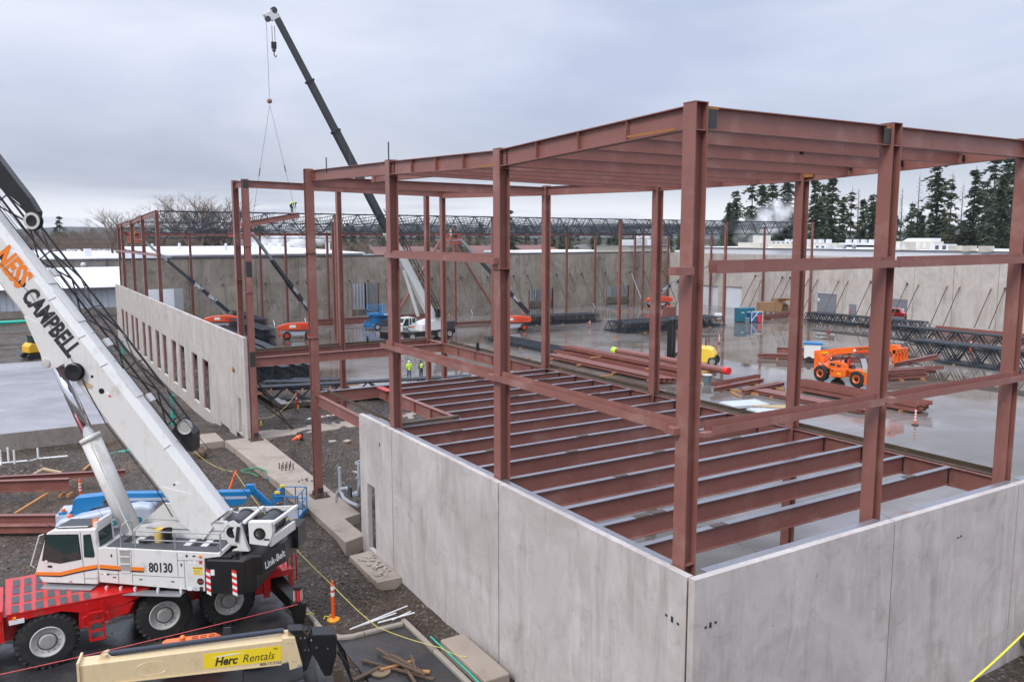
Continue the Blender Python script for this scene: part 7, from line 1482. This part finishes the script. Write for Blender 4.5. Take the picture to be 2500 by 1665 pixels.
o = MB().lathe(((.3, 0), (.35, .1), (.35, .8), (.4, .82), (.36, .9)), (94.3, 86.0, 0), UZ, 12).build('waste_bin', 'bucket_slate'); tag(o, 'grey waste bin by the tool boxes', 'bin')
tk = thing('water_tank', (94.6, 92.2, 0), R(-20), 'white plastic tank standing at the end of the wide joist bundle', 'tank'); o = MB().box(-.55, .55, -.5, .5, .1, 1.05).build('tank', 'white_paint_far', tk, local=True); bevel(o, .1); MB().box(-.6, .6, -.55, .55, 0, .1).build('pallet', 'timber', tk, local=True)
for k, (x, y, sx, sz, lb) in enumerate(((108.4, 95.0, 2.6, 2.0, 'closed wooden crate by the right wall'), (110.8, 94.0, 2.4, 2.6, 'open wooden crate with its lid propped up'))):
    t = thing('wooden_crate', (x, y, 0), R(-25), lb, 'crate', 'wooden crates'); MB().box(-sx/2, sx/2, .55, .65, .5, sz).build('back', 'crate_wood', t, local=True); MB().box(-sx/2, -sx/2+.08, -.65, .55, .5, sz).build('side', 'crate_wood', t, local=True); MB().box(sx/2-.08, sx/2, -.65, .55, .5, sz if k == 0 else 1.6).build('side', 'crate_wood', t, local=True); MB().box(-sx/2, sx/2 if k == 0 else 0.1, -.72, -.65, .5, sz).build('front', 'crate_wood', t, local=True); MB().box(-sx/2, sx/2, -.65, .55, .42, .5).build('floor', 'crate_wood', t, local=True)
    for xx in (-sx/2+.15, sx/2-.15):
        for yy in (-.5, .4): MB().box(xx-.06, xx+.06, yy-.06, yy+.06, 0, .42).build('leg', 'timber_old', t, local=True)
    if k == 0: MB().box(-sx/2, sx/2, -.65, .6, sz, sz+.06).build('lid', 'crate_wood', t, local=True)
    else: MB().cbox((.5, -.7, sz-.1), (2.6, 1.4, .06), 0, R(-15)).build('lid', 'timber', t, local=True); MB().box(.3, 1.1, -.6, .3, .5, 1.3).build('packed_box', 'timber_old', t, local=True)
for k, (x, y) in enumerate(((118.2, 86.6), (118.6, 86.2))): o = MB().lathe(((.14, 0), (.14, 1.2), (.06, 1.35)), (x, y, -.1), UZ, 10).build('gas_cylinder', 'sign_red'); tag(o, 'red gas cylinder outside the doorway of the right wall, %s one' % ('left' if k == 0 else 'right'), 'gas cylinder', 'red gas cylinders')
o = MB().box(89, 90.6, 97.5, 98.9, 0, 1.9).build('steel_bin', 'primer_pile'); o.location = (0, 0, 0); tag(o, 'rusty steel bin behind the wide joist bundle', 'bin')
# red and white barrier board on the bare ground
br = thing('barrier_board', (19.2, 58.6, -.4), R(10), 'red and white striped barrier board lying near the cross footing', 'barrier')
for k in range(8): MB().cbox((-.9+.25*k, 0, .1+.0*k), (.13, .24, .05)).build('stripe', 'sign_red' if k % 2 else 'sign_white', br, local=True)
MB().cbox((0, .0, .06), (2.2, .28, .04)).build('board', 'sign_white', br, local=True)
for k, (x, y) in enumerate(((17.6, 51.4), (18.2, 50.3), (16.4, 44.0), (21.5, 55.2))): o = MB().cbox((x, y, gz(x, y)+.04), (.5, .35, .08), k*.7, .1, .05).build('broken_slab', 'rubble'); tag(o, 'flat piece of broken concrete on the bare office ground', 'rubble', 'broken concrete on the office ground')
# ================================================================== BACKGROUND
def bldg(name, label, loc=(0, 0, 0)): return thing(name, loc, 0, label, 'building')
b = bldg('metal_building', 'pale metal building with a broad white roof at far left', (-20, 163, -.8))
MB().box(-120, 30, 163, 190, 0, 4.0).build('wall', 'siding_pale', b); MB().box(-120, 30, 162.9, 162.99, -.8, .5).build('plinth', 'stem_concrete', b)
mb = MB().hexa([(-120, 161.8, 4.0), (30, 161.8, 4.0), (30, 190, 6.55), (-120, 190, 6.55), (-120, 161.8, 4.25), (30, 161.8, 4.25), (30, 190, 6.85), (-120, 190, 6.85)]); mb.build('roof', 'roof_white', b); MB().box(-120, 30, 161.6, 161.8, 3.85, 4.15).build('gutter', 'trim_dark', b)
for k in range(70): MB().box(-52+k*.97, -51.93+k*.97, 162.93, 162.995, .5, 3.85).build('siding_rib', 'siding_grey', b) if k > 45 else None
b = bldg('concrete_building', 'low grey concrete building with a white roof behind the metal one', (0, 197, 0))
MB().box(-140, 34, 197, 270, -.5, 8.35).build('wall', 'stem_concrete', b); MB().hexa([(-140, 196.7, 8.35), (34, 196.7, 8.35), (34, 270, 9.3), (-140, 270, 9.3), (-140, 196.7, 8.6), (34, 196.7, 8.6), (34, 270, 9.6), (-140, 270, 9.6)]).build('roof', 'roof_white', b); MB().ball((13.8, 196.8, 7.1), .6, 10, 6).build('exhaust_fan', 'unit_grey', b); MB().box(14.8, 16.2, 205, 208, 8.6, 10.4).build('roof_unit', 'unit_grey', b); MB().box(18.3, 18.5, 196.85, 196.98, 6, 8.3).build('downpipe', 'trim_dark', b)
b = bldg('white_roof_building', 'building with a wide white roof and vents right behind the back wall', (36, 131, 0))
MB().box(21, 51, 131, 190, -.5, 10.2).build('wall', 'siding_pale', b); MB().hexa([(20.6, 130.6, 10.2), (51.3, 130.6, 10.2), (51.3, 190, 10.65), (20.6, 190, 10.65), (20.6, 130.6, 10.4), (51.3, 130.6, 10.4), (51.3, 190, 11.0), (20.6, 190, 11.0)]).build('roof', 'roof_white', b)
for x, y in ((37.2, 147), (39.7, 146), (41, 145), (42.2, 144.4), (45.5, 142.5), (48.4, 141)): MB().box(x-.3, x+.3, y-.3, y+.3, 10.3, 12.0).build('vent_stack', 'roof_white', b)
for x, y in ((21, 150), (27, 160), (33, 150)): MB().tube((x, y, 10.5), (x, y, 11.9), .22, n=8).build('roof_vent', 'unit_grey', b)
b = bldg('grey_shed', 'grey ribbed metal shed seen through the loading doors of the back wall', (80, 131, 0))
MB().box(51.5, 113, 131, 150, -.5, 8.6).build('wall', 'siding_grey', b); MB().box(51.5, 113, 130.9, 150, 8.6, 8.9).build('roof', 'roof_white', b)
for c0, c1 in ((46, 52), (79, 86), (97, 104)):
    x = c0
    while x < c1: MB().box(x, x+.12, 130.86, 130.99, .9, 7).build('siding_rib', 'siding_pale', b); x += .55
MB().box(13, 113, 130.4, 130.85, -.5, .9).build('plinth', 'stem_concrete', b)
b = bldg('low_white_building', 'long low building with a thin white roof edge beyond the back wall', (110, 152, 0)); MB().box(97, 122, 152, 170, 0, 9.4).build('wall', 'wall_white', b); MB().box(96.5, 122.5, 151.6, 170, 9.4, 9.75).build('roof', 'roof_white', b)
for k, (x0, x1, y0, y1, z1, lb) in enumerate(((84, 104, 205, 222, 9.6, 'brick-red roofed building left of the tall evergreen behind the back wall'), (106, 134, 190, 206, 9.9, 'brick-red roofed building right of the tall evergreen behind the back wall'), (60, 84, 225, 240, 8.9, 'far red-roofed building behind the far crane'))):
    b = bldg('red_roof_building', lb, ((x0+x1)/2, y0, 0)); MB().box(x0, x1, y0, y1, 0, z1-1.5).build('wall', 'siding_grey', b); MB().prism([(x0-1, y0-1, z1-1.5), (x1+1, y0-1, z1-1.5), (x1-2, (y0+y1)/2, z1+.5), (x0+2, (y0+y1)/2, z1+.5)], (0, .3, 0)).hexa([(x0-1, y0-1, z1-1.6), (x1+1, y0-1, z1-1.6), (x1-1, (y0+y1)/2, z1+.5), (x0+1, (y0+y1)/2, z1+.5), (x0-1, y0-1, z1-1.4), (x1+1, y0-1, z1-1.4), (x1-1, (y0+y1)/2, z1+.7), (x0+1, (y0+y1)/2, z1+.7)]).build('roof', 'roof_red', b)
KP = 1.26
def KB(x0, x1, y0, y1, z0, z1): return MB().box(x0*KP, x1*KP, y0*KP, y1*KP, 13+(z0-13)*KP if z0 > 0 else z0, 13+(z1-13)*KP)
# right-hand plant with rooftop units
b = bldg('plant_building', 'long white plant building crowded with rooftop units behind the right wall', (160, 100, 0))
KB(128, 139, 20, 136, -.2, 10.55).build('wall', 'wall_white', b); KB(127.8, 154, 19.8, 136.2, 10.55, 10.7).build('roof', 'roof_white', b); KB(127.7, 127.8, 19.8, 136.2, 10.6, 10.72).build('coping', 'trim_dark', b)
un = [(140, 124.9, 131.2, 10.6, 11.7, 'unit_beige'), (141, 115.5, 122.6, 10.6, 11.6, 'unit_beige'), (139, 107.2, 110.4, 10.6, 11.4, 'unit_grey'), (142, 96.8, 106.4, 11.4, 11.8, 'unit_grey'), (143, 87.0, 95.8, 10.6, 12.1, 'unit_beige'), (138, 89.2, 90.6, 10.6, 12.0, 'unit_beige'), (138, 93.4, 94.8, 10.6, 11.9, 'unit_beige'), (139, 82.2, 85.4, 10.6, 11.7, 'unit_grey'), (137, 80.0, 81.0, 10.6, 11.5, 'unit_beige'), (136, 77.0, 78.0, 10.6, 11.5, 'unit_beige'), (135, 73.6, 74.8, 10.6, 11.5, 'unit_beige'), (147, 120, 128, 10.6, 12.0, 'unit_grey'), (146, 110, 118, 10.6, 11.7, 'unit_beige'), (150, 133, 136, 10.6, 13.2, 'unit_beige')]
for x, y0, y1, z0, z1, m_ in un:
    o = KB(x-9, x-6.5, y0-(y0*9/x), y1-(y1*9/x), z0, z1).build('rooftop_unit', m_, b)
    k = y0+.7
    while k < y1-.5:
        if (int(k*7)) % 3 and z1-z0 > .7: KB(x-9.03, x-9, (k-.35)*(1-9/x), (k+.3)*(1-9/x), z0+.25, z1-.2).build('louvre', 'unit_grey' if m_ == 'unit_beige' else 'trim_dark', o)
        k += 1.3
for y in (97.5, 99.6, 101.8, 104.0, 106): KB(134.2, 134.8, y-.25, y+.25, 10.6, 11.4).build('duct_leg', 'unit_grey', b)
for y in (125.9, 124.1, 120.4, 118.5, 116.9, 115, 110.1, 108.3, 106.5, 104.7): KB(149.6, 150.5, y-.42, y+.42, 11.2, 12.35).build('exhaust_hood', 'unit_grey', b)
MB().prism([(189, 126.5, 10.1), (189, 122, 12.5), (189, 116, 12.5), (189, 116, 10.1)], (4, 0, 0)).build('screen_wall', 'wall_white', b); MB().tube((161.5, 82, 10), (161.5, 82, 10.9), .22, n=8).build('roof_pipe', 'trim_dark', b)
b = bldg('boiler_house', 'beige boiler house with a white box on top in the far corner', (122, 140, 0)); MB().box(114.5, 126, 138, 150, 0, 11.0).build('wall', 'unit_beige', b); MB().box(115, 119, 137.6, 142, 11.0, 12.3).build('roof_box', 'unit_grey', b); MB().box(121, 124.5, 139, 144, 11.0, 14.6).build('stack_house', 'wall_white', b); MB().box(113.5, 127, 137.6, 150.4, 10.9, 11.02).build('coping', 'trim_dark', b)

# ------------------------------------------------------------------ trees
def conifer(seed, dens=1.0, bare_top=0.0, w=.16, gap=0.0):
    """crown of unit height; many small drooping sprays on branches"""
    r = random.Random(seed); mb = MB(); n = int(30*dens)
    for i in range(n):
        h = .12+.86*(i+r.random()*.7)/n
        if h > 1-bare_top and r.random() < .8: continue
        if r.random() < gap: continue
        L0 = w*(1-h)**.75*(.45+.95*r.random())+.012; ph = r.random()*6.28; L0 *= 1.3 if r.random() < .2 else 1
        for k in range(r.randint(5, 8)):
            a = r.random()*6.283; L = L0*(.5+.7*r.random())*(1+.45*math.sin(a+ph)); dr = V((math.cos(a), math.sin(a), 0)); sd = V((-dr.y, dr.x, 0)); droop = -.25-.5*r.random()
            m = max(3, int(L*60))
            for j in range(m):
                t = (j+.6)/m; c = dr*L*t+V((0, 0, h+.02*(1-t)+droop*L*t*t)); s = (.010+.012*r.random())*(1.25-.6*t); b_ = sd*s*(1 if r.random() < .5 else -1)*(.6+r.random()); e = dr*s*(1.2+r.random()); dn = V((0, 0, -s*(.9+1.1*r.random())))
                mb.add([c-e*.6, c+b_+dn*.6, c+e+dn*.4, c-b_*.7+dn], [(0, 1, 2), (0, 2, 3)])
    return mb.mesh('crown', 'fir_green' if seed % 3 else 'fir_olive')
def trunkmesh(seed, r0=.012, sticks=0):
    r = random.Random(seed); mb = MB(); mb.path([(0, 0, 0), (.004*r.uniform(-1, 1), .003, .35), (.006*r.uniform(-1, 1), 0, .7), (0, 0, 1.0)], [r0, r0*.75, r0*.4, r0*.08], 6)
    for k in range(sticks):
        h = .25+.72*k/sticks; a = r.random()*6.28; L = .11*(1.05-h)*(.6+.8*r.random())+.01; mb.path([(0, 0, h), (math.cos(a)*L*.6, math.sin(a)*L*.6, h+.01), (math.cos(a)*L, math.sin(a)*L, h-.012)], [r0*.22, r0*.14, r0*.05], 3)
    return mb.mesh('trunk', 'bark')
CV = [conifer(1), conifer(2, 1.15, 0, .19), conifer(4, .9, 0, .15, .12), conifer(5, 1.1, 0, .17, .05), conifer(6, .75, .03, .13, .25)]; CS = [conifer(7, .7, .35, .15, .3), conifer(8, .6, .1, .10, .3)]; TR = [trunkmesh(1), trunkmesh(2)]; TB = [trunkmesh(3, .010, 60), trunkmesh(4, .010, 80)]
def tree(name, loc, h, crown, trunk, label, grp, wide=1.0, rz=0):
    t = thing(name, loc, rz, label, 'tree', grp); t.scale = (h*wide, h*wide, h)
    for nm, me_ in (('trunk', trunk), ('crown', crown)):
        if me_ is None: continue
        o = bpy.data.objects.new(nm, me_); COL.objects.link(o); o.parent = t
    return t
RT_ = [(173.7, 158.3, 29.7, 'w'), (172.9, 150.5, 29.8, 'd'), (186.9, 157.5, 30.8, 'd'), (186.7, 148.0, 30.3, 'd'), (182.0, 139.1, 29.8, 'd'), (210.3, 156.6, 26.0, 'd'), (199.3, 145.9, 27.9, 't'), (205.2, 148.1, 27.6, 'b'), (210.8, 150.3, 25.3, 'd'), (204.2, 142.6, 25.9, 'd'), (219.4, 151.4, 28.5, 'b'), (234.4, 154.0, 28.8, 'b'), (224.9, 142.6, 32.0, 's'), (251.2, 154.6, 22.1, 'd'), (215.3, 131.1, 34.5, 'd'), (213.2, 126.0, 31.0, 't'), (240.3, 138.7, 29.6, 'b'), (218.6, 122.9, 32.3, 'd'), (241.3, 132.3, 30.3, 'd'), (233.5, 126.2, 36.4, 'd'), (215.9, 113.1, 34.9, 'd'), (212.9, 109.0, 35.0, 'd'), (225.7, 113.0, 35.1, 'd'), (191.3, 180.4, 28.3, 'd'), (181.6, 174.0, 24.6, 'd'), (190.2, 169.5, 29.5, 'd'), (209.6, 163.5, 29.9, 'd'), (236.7, 152.0, 24.7, 'd'), (198.3, 105.1, 28.3, 'd')]
RT_ = [(x*1.22, y*1.22, 14+(h-14)*1.22, k) for x, y, h, k in RT_]
order = sorted(range(len(RT_)), key=lambda i: RT_[i][0]/RT_[i][1])
ordn = prop_words
for rank, i in enumerate(order):
    x, y, h, k = RT_[i]; nm = {'d': 'dense dark evergreen', 'w': 'broad dark evergreen', 't': 'thin ragged evergreen', 's': 'half-bare evergreen with a dead top', 'b': 'bare dead conifer'}[k]
    wd_ = ordn(rank, 0) if rank < 25 else ['twenty-sixth', 'twenty-seventh', 'twenty-eighth', 'twenty-ninth'][rank-25]
    cr_ = CV[(i*2+rank) % 4] if k in 'dw' else CV[4] if k == 't' else CS[0] if k == 's' else None
    tree('evergreen_tree', (x, y, -1), h, cr_, TB[i % 2] if k in 'bst' else TR[i % 2], '%s, %s tree from the left in the right-hand row' % (nm, wd_), 'evergreens behind the plant building', 1.25 if k in 'dw' else 1.0, i*1.3)
for k, (x, y, h) in enumerate(((110.4, 181.6, 21.5), (112.6, 186.1, 16.5), (15.5, 310.9, 21.5))):
    tree('evergreen_tree', (x, y, -1), h, CV[k % 3], TR[0], ['tall single evergreen behind the back wall, right of the second column', 'shorter evergreen beside the tall single one behind the back wall', 'lone tall evergreen above the bare wood at far left'][k], 'single evergreens in the distance', 1.5 if k < 2 else 1.1)
def bare_tree(seed, m, spread=.55, depth=5):
    r = random.Random(seed); mb = MB()
    def grow(p, d, L, rad, lv):
        q = p+d*L*.55+V((r.uniform(-1, 1), r.uniform(-1, 1), 0))*L*.06; e = p+d*L; mb.path([p, q, e], [rad, rad*.8, rad*.55], 4 if lv > 2 else 3)
        if lv == 0: return
        for k in range(3 if lv > 1 else 4):
            a = r.random()*6.28; v = (d+V((math.cos(a), math.sin(a), r.uniform(-.1, .35)))*spread*(.7+.6*r.random())).normalized(); grow(p.lerp(e, r.uniform(.55, 1)), v, L*r.uniform(.58, .8), rad*.5, lv-1)
    grow(V((0, 0, 0)), V((0, 0, 1)), .30, .017, depth); zm = max(v[2] for v in mb.v); mb.v = [(a/zm, b_/zm, c/zm) for a, b_, c in mb.v]
    return mb.mesh('branches', m)
BT = [bare_tree(1, 'twig_brown'), bare_tree(2, 'twig_grey', .5), bare_tree(3, 'twig_brown', .65)]
bl = [(23.3, 229.0, 19.3), (26.7, 238.7, 19.5), (37.7, 249.4, 17.7), (39.5, 236.9, 20.2), (41.5, 230.0, 22.2), (42.9, 223.5, 23.9), (47.2, 232.6, 23.0), (48.4, 225.8, 22.2), (52.9, 234.6, 20.4), (110.3, 239.4, 12.1), (123.8, 243.1, 13.0), (17.3, 273.6, 16.0), (22.2, 282.3, 15.5), (32.0, 258.8, 17.4), (35.7, 262.3, 16.0), (44.5, 228, 21.5), (50.4, 230, 21)]
for k, i in enumerate(sorted(range(len(bl)), key=lambda i: bl[i][0]/bl[i][1])):
    x, y, h = bl[i]; t = thing('bare_tree', (x, y, -1), i*.9, 'leafless tree in the brown wood beyond the white roofs, %s from the left' % ordn(k, 0), 'tree', 'leafless trees beyond the white roofs'); h *= 1.12; t.scale = (h*1.25, h*1.25, h); o = bpy.data.objects.new('branches', BT[i % 3]); COL.objects.link(o); o.parent = t
# distant wood as one mass
def wood(name, seed, n, az0, az1, d0, d1, h0, h1, meshes, label, lean=.0):
    r = random.Random(seed); vs = []; fs = []; mi = []; mats = []
    for me_ in meshes:
        if me_.materials[0].name not in mats: mats.append(me_.materials[0].name)
    for k in range(n):
        me_ = r.choice(meshes); a = R(az0+(az1-az0)*r.random()); d = d0+(d1-d0)*r.random(); h = h0+(h1-h0)*r.random(); b0 = len(vs); x, y = d*math.sin(a), d*math.cos(a); ca, sa = math.cos(k*1.7), math.sin(k*1.7); ww = h*1.35
        for v in me_.vertices: vs.append((x+(v.co.x*ca-v.co.y*sa)*ww, y+(v.co.x*sa+v.co.y*ca)*ww, v.co.z*h-1))
        for p in me_.polygons: fs.append(tuple(b0+i for i in p.vertices)); mi.append(mats.index(me_.materials[0].name))
    me2 = bpy.data.meshes.new(name); me2.from_pydata(vs, [], fs)
    for m in mats: me2.materials.append(MAT[m])
    me2.polygons.foreach_set('material_index', mi); o = bpy.data.objects.new(name, me2); COL.objects.link(o); tag(o, label, 'trees', kind='stuff'); return o
wood('far_evergreen_wood', 3, 150, 11, 42, 300, 420, 13, 20, CV, 'dark evergreen wood in the distance behind the warehouse')
wood('bare_wood', 4, 110, 8, 34, 250, 330, 10, 16.5, BT, 'brown leafless wood in the distance behind the white roofs')
wood('bare_wood', 6, 150, -5, 9, 245, 340, 12.5, 18, BT, 'brown leafless wood at far left beyond the low buildings')
wood('far_evergreen_wood', 9, 70, -6, 12, 380, 520, 13, 19, CV, 'dark line of far trees below the hills at left')
wood('far_evergreen_wood', 11, 45, 46, 66, 300, 360, 18, 27, CV, 'dark evergreens massed behind the front row of trees at right')
wood('far_evergreen_wood', 10, 70, 42, 70, 380, 560, 14, 22, CV, 'dark far trees between the evergreens at right')
# white roofs glimpsed between the trees
for k, (x, y, w_, d_, z_) in enumerate(((-4, 320, 60, 14, 8.5), (28, 235, 16, 8, 8.4), (-30, 280, 50, 10, 8.2), (205, 190, 40, 10, 8.6), (300, 200, 70, 12, 9))):
    b = bldg('distant_shed', ['white-roofed shed behind the bare wood at far left', 'white-roofed shed among the leafless trees', 'long white roof low behind the left buildings', 'white roof between the evergreen trunks at right', 'farthest white roof between the evergreens at right'][k], (x, y, 0)); MB().box(x-w_/2, x+w_/2, y, y+d_, -1, z_-.6).build('wall', 'siding_grey', b); MB().box(x-w_/2-.4, x+w_/2+.4, y-.4, y+d_, z_-.6, z_).build('roof', 'roof_white', b)
# utility poles and wires
for k, (x, y) in enumerate(((98, 205), (62, 215))):
    t = thing('utility_pole', (x, y, -1), 0, 'thin utility pole behind the back wall, %s one' % ('right' if k == 0 else 'left'), 'pole', 'utility poles'); MB().tube((0, 0, 0), (0, 0, 15), .16, n=6).build('pole', 'bark', t, local=True); MB().box(-1.2, 1.2, -.1, .1, 13.6, 13.8).build('crossarm', 'bark', t, local=True)
for k, z in enumerate((12.7, 11.6)): o = MB().path([(0, 212, z-.3), (62, 215, z), (98, 205, z), (150, 200, z-.4)], .05, 4).build('power_line', 'cable'); tag(o, ('upper' if k == 0 else 'lower')+' thin power line across the distant trees', 'wire', 'power lines')
# hills
def hills(name, d, az0, az1, h, seed, m):
    mb = MB(); n = 90
    for i in range(n+1):
        a = R(az0+(az1-az0)*i/n); z = h*(.55+.45*NZ.noise(V((i*.09, seed, 0)))+.12*NZ.noise(V((i*.4, seed, 4)))); x, y = math.sin(a)*d, math.cos(a)*d; mb.v += [(x, y, -30), (x*1.0, y*1.0, z), (x*1.3, y*1.3, z*.9)]
    for i in range(n): mb.f += [(3*i, 3*i+3, 3*i+4, 3*i+1), (3*i+1, 3*i+4, 3*i+5, 3*i+2)]; mb.m += [0, 0]
    o = mb.build(name, m, smooth=True); o['kind'] = 'structure'
hills('hills', 3600, -25, 90, 95, 3, 'hill_haze_blue'); hills('hills', 1500, -25, 90, 14, 8, 'far_wood')
# steam from the plant vents
def steam(name, c, size, tilt, dens, label, seed):
    m, t, b = _setup('steam_%d' % seed); t.nodes.remove(b); vo = t.nodes.new('ShaderNodeVolumePrincipled'); o_ = t.nodes['Material Output']; t.links.new(vo.outputs[0], o_.inputs['Volume'])
    vo.inputs['Color'].default_value = (1, 1, 1, 1); vo.inputs['Anisotropy'].default_value = .2
    tcn = t.nodes.new('ShaderNodeTexCoord'); mpn = t.nodes.new('ShaderNodeMapping'); mpn.inputs['Location'].default_value = (seed*3.1, seed, 0); mpn.inputs['Scale'].default_value = (1, 1, 1); t.links.new(tcn.outputs['Object'], mpn.inputs['Vector'])
    n = _noise(t, mpn.outputs[0], .34, 5, .62, .5); ln = t.nodes.new('ShaderNodeVectorMath'); ln.operation = 'DIVIDE'; ln.inputs[1].default_value = size; t.links.new(tcn.outputs['Object'], ln.inputs[0]); le = t.nodes.new('ShaderNodeVectorMath'); le.operation = 'LENGTH'; t.links.new(ln.outputs[0], le.inputs[0])
    fall = t.nodes.new('ShaderNodeMapRange'); fall.inputs['From Min'].default_value = 1.0; fall.inputs['From Max'].default_value = .25; t.links.new(le.outputs['Value'], fall.inputs['Value'])
    nr = t.nodes.new('ShaderNodeMapRange'); nr.inputs['From Min'].default_value = .44; nr.inputs['From Max'].default_value = .66; t.links.new(n, nr.inputs['Value'])
    mu = t.nodes.new('ShaderNodeMath'); mu.operation = 'MULTIPLY'; t.links.new(fall.outputs[0], mu.inputs[0]); t.links.new(nr.outputs[0], mu.inputs[1]); mu2 = t.nodes.new('ShaderNodeMath'); mu2.operation = 'MULTIPLY'; mu2.inputs[1].default_value = dens; t.links.new(mu.outputs[0], mu2.inputs[0]); t.links.new(mu2.outputs[0], vo.inputs['Density'])
    o = MB().ball((0, 0, 0), 1, 16, 10, size).build(name, 'steam_%d' % seed); o.location = c; o.rotation_euler = tilt; tag(o, label, 'steam', kind='stuff'); m.cycles.volume_sampling = 'MULTIPLE_IMPORTANCE' if hasattr(m, 'cycles') else None
steam('steam', (44.5, 150, 12.6), (9.5, 3.5, 2.6), (0, R(-6), R(-20)), 1.1, 'white steam drifting over the white roof behind the back wall', 1)
steam('steam', (151.5, 133, 16.6), (10.0, 4, 4.2), (0, R(-32), R(-28)), .8, 'pale steam plume rising before the evergreens at right', 2)
# ================================================================== split what belongs apart, mark the tiny fixings
def loose(o, limit=60):
    me_ = o.data; n = len(me_.vertices); par = list(range(n))
    def find(a):
        while par[a] != a: par[a] = par[par[a]]; a = par[a]
        return a
    for e in me_.edges:
        a, b_ = find(e.vertices[0]), find(e.vertices[1]); par[a] = b_
    comp = {}
    for p in me_.polygons: comp.setdefault(find(p.vertices[0]), []).append(p)
    if len(comp) < 2 or len(comp) > limit: return
    for ps in comp.values():
        ids = sorted({i for p in ps for i in p.vertices}); mp_ = {v: k for k, v in enumerate(ids)}
        m2 = bpy.data.meshes.new(o.name); m2.from_pydata([me_.vertices[i].co for i in ids], [], [[mp_[i] for i in p.vertices] for p in ps])
        for m in me_.materials: m2.materials.append(m)
        m2.polygons.foreach_set('material_index', [p.material_index for p in ps])
        c = bpy.data.objects.new(o.name.split('.')[0], m2); COL.objects.link(c); c.parent = o.parent; c.matrix_local = o.matrix_local.copy()
        for k in o.keys():
            if k not in ('_RNA_UI',): c[k] = o[k]
    bpy.data.objects.remove(o, do_unlink=True)
SPLIT = {'stiffener', 'bare_patch', 'clip_plate', 'girt_bracket', 'splice_plate', 'joint_seal', 'rust_mark', 'opening_frame', 'door_jamb', 'stub_post', 'lifting_post', 'embed_plate', 'primer_patch', 'pour_stop', 'wall_ledger', 'gable', 'coping', 'rear_frame'}
TINY = {'bolt', 'anchor_bolt'}
for o in list(bpy.data.objects):
    if o.type != 'MESH' or not o.parent: continue
    nm = o.name.split('.')[0]
    if nm in SPLIT and not o.children: loose(o)
    elif nm in TINY and len(o.data.vertices) > 20: o['kind'] = 'stuff'
# ================================================================== damp air
hm_, ht, hb__ = _setup('haze_air'); ht.nodes.remove(hb__); hv = ht.nodes.new('ShaderNodeVolumePrincipled'); hv.inputs['Color'].default_value = (.90, .93, .97, 1); hv.inputs['Density'].default_value = .00006; ht.links.new(hv.outputs[0], ht.nodes['Material Output'].inputs['Volume'])
hzo = MB().box(-4700, 6700, -420, 7800, -45, 160).build('haze', 'haze_air'); hzo['kind'] = 'stuff'
bpy.data.scenes.remove(TMP)
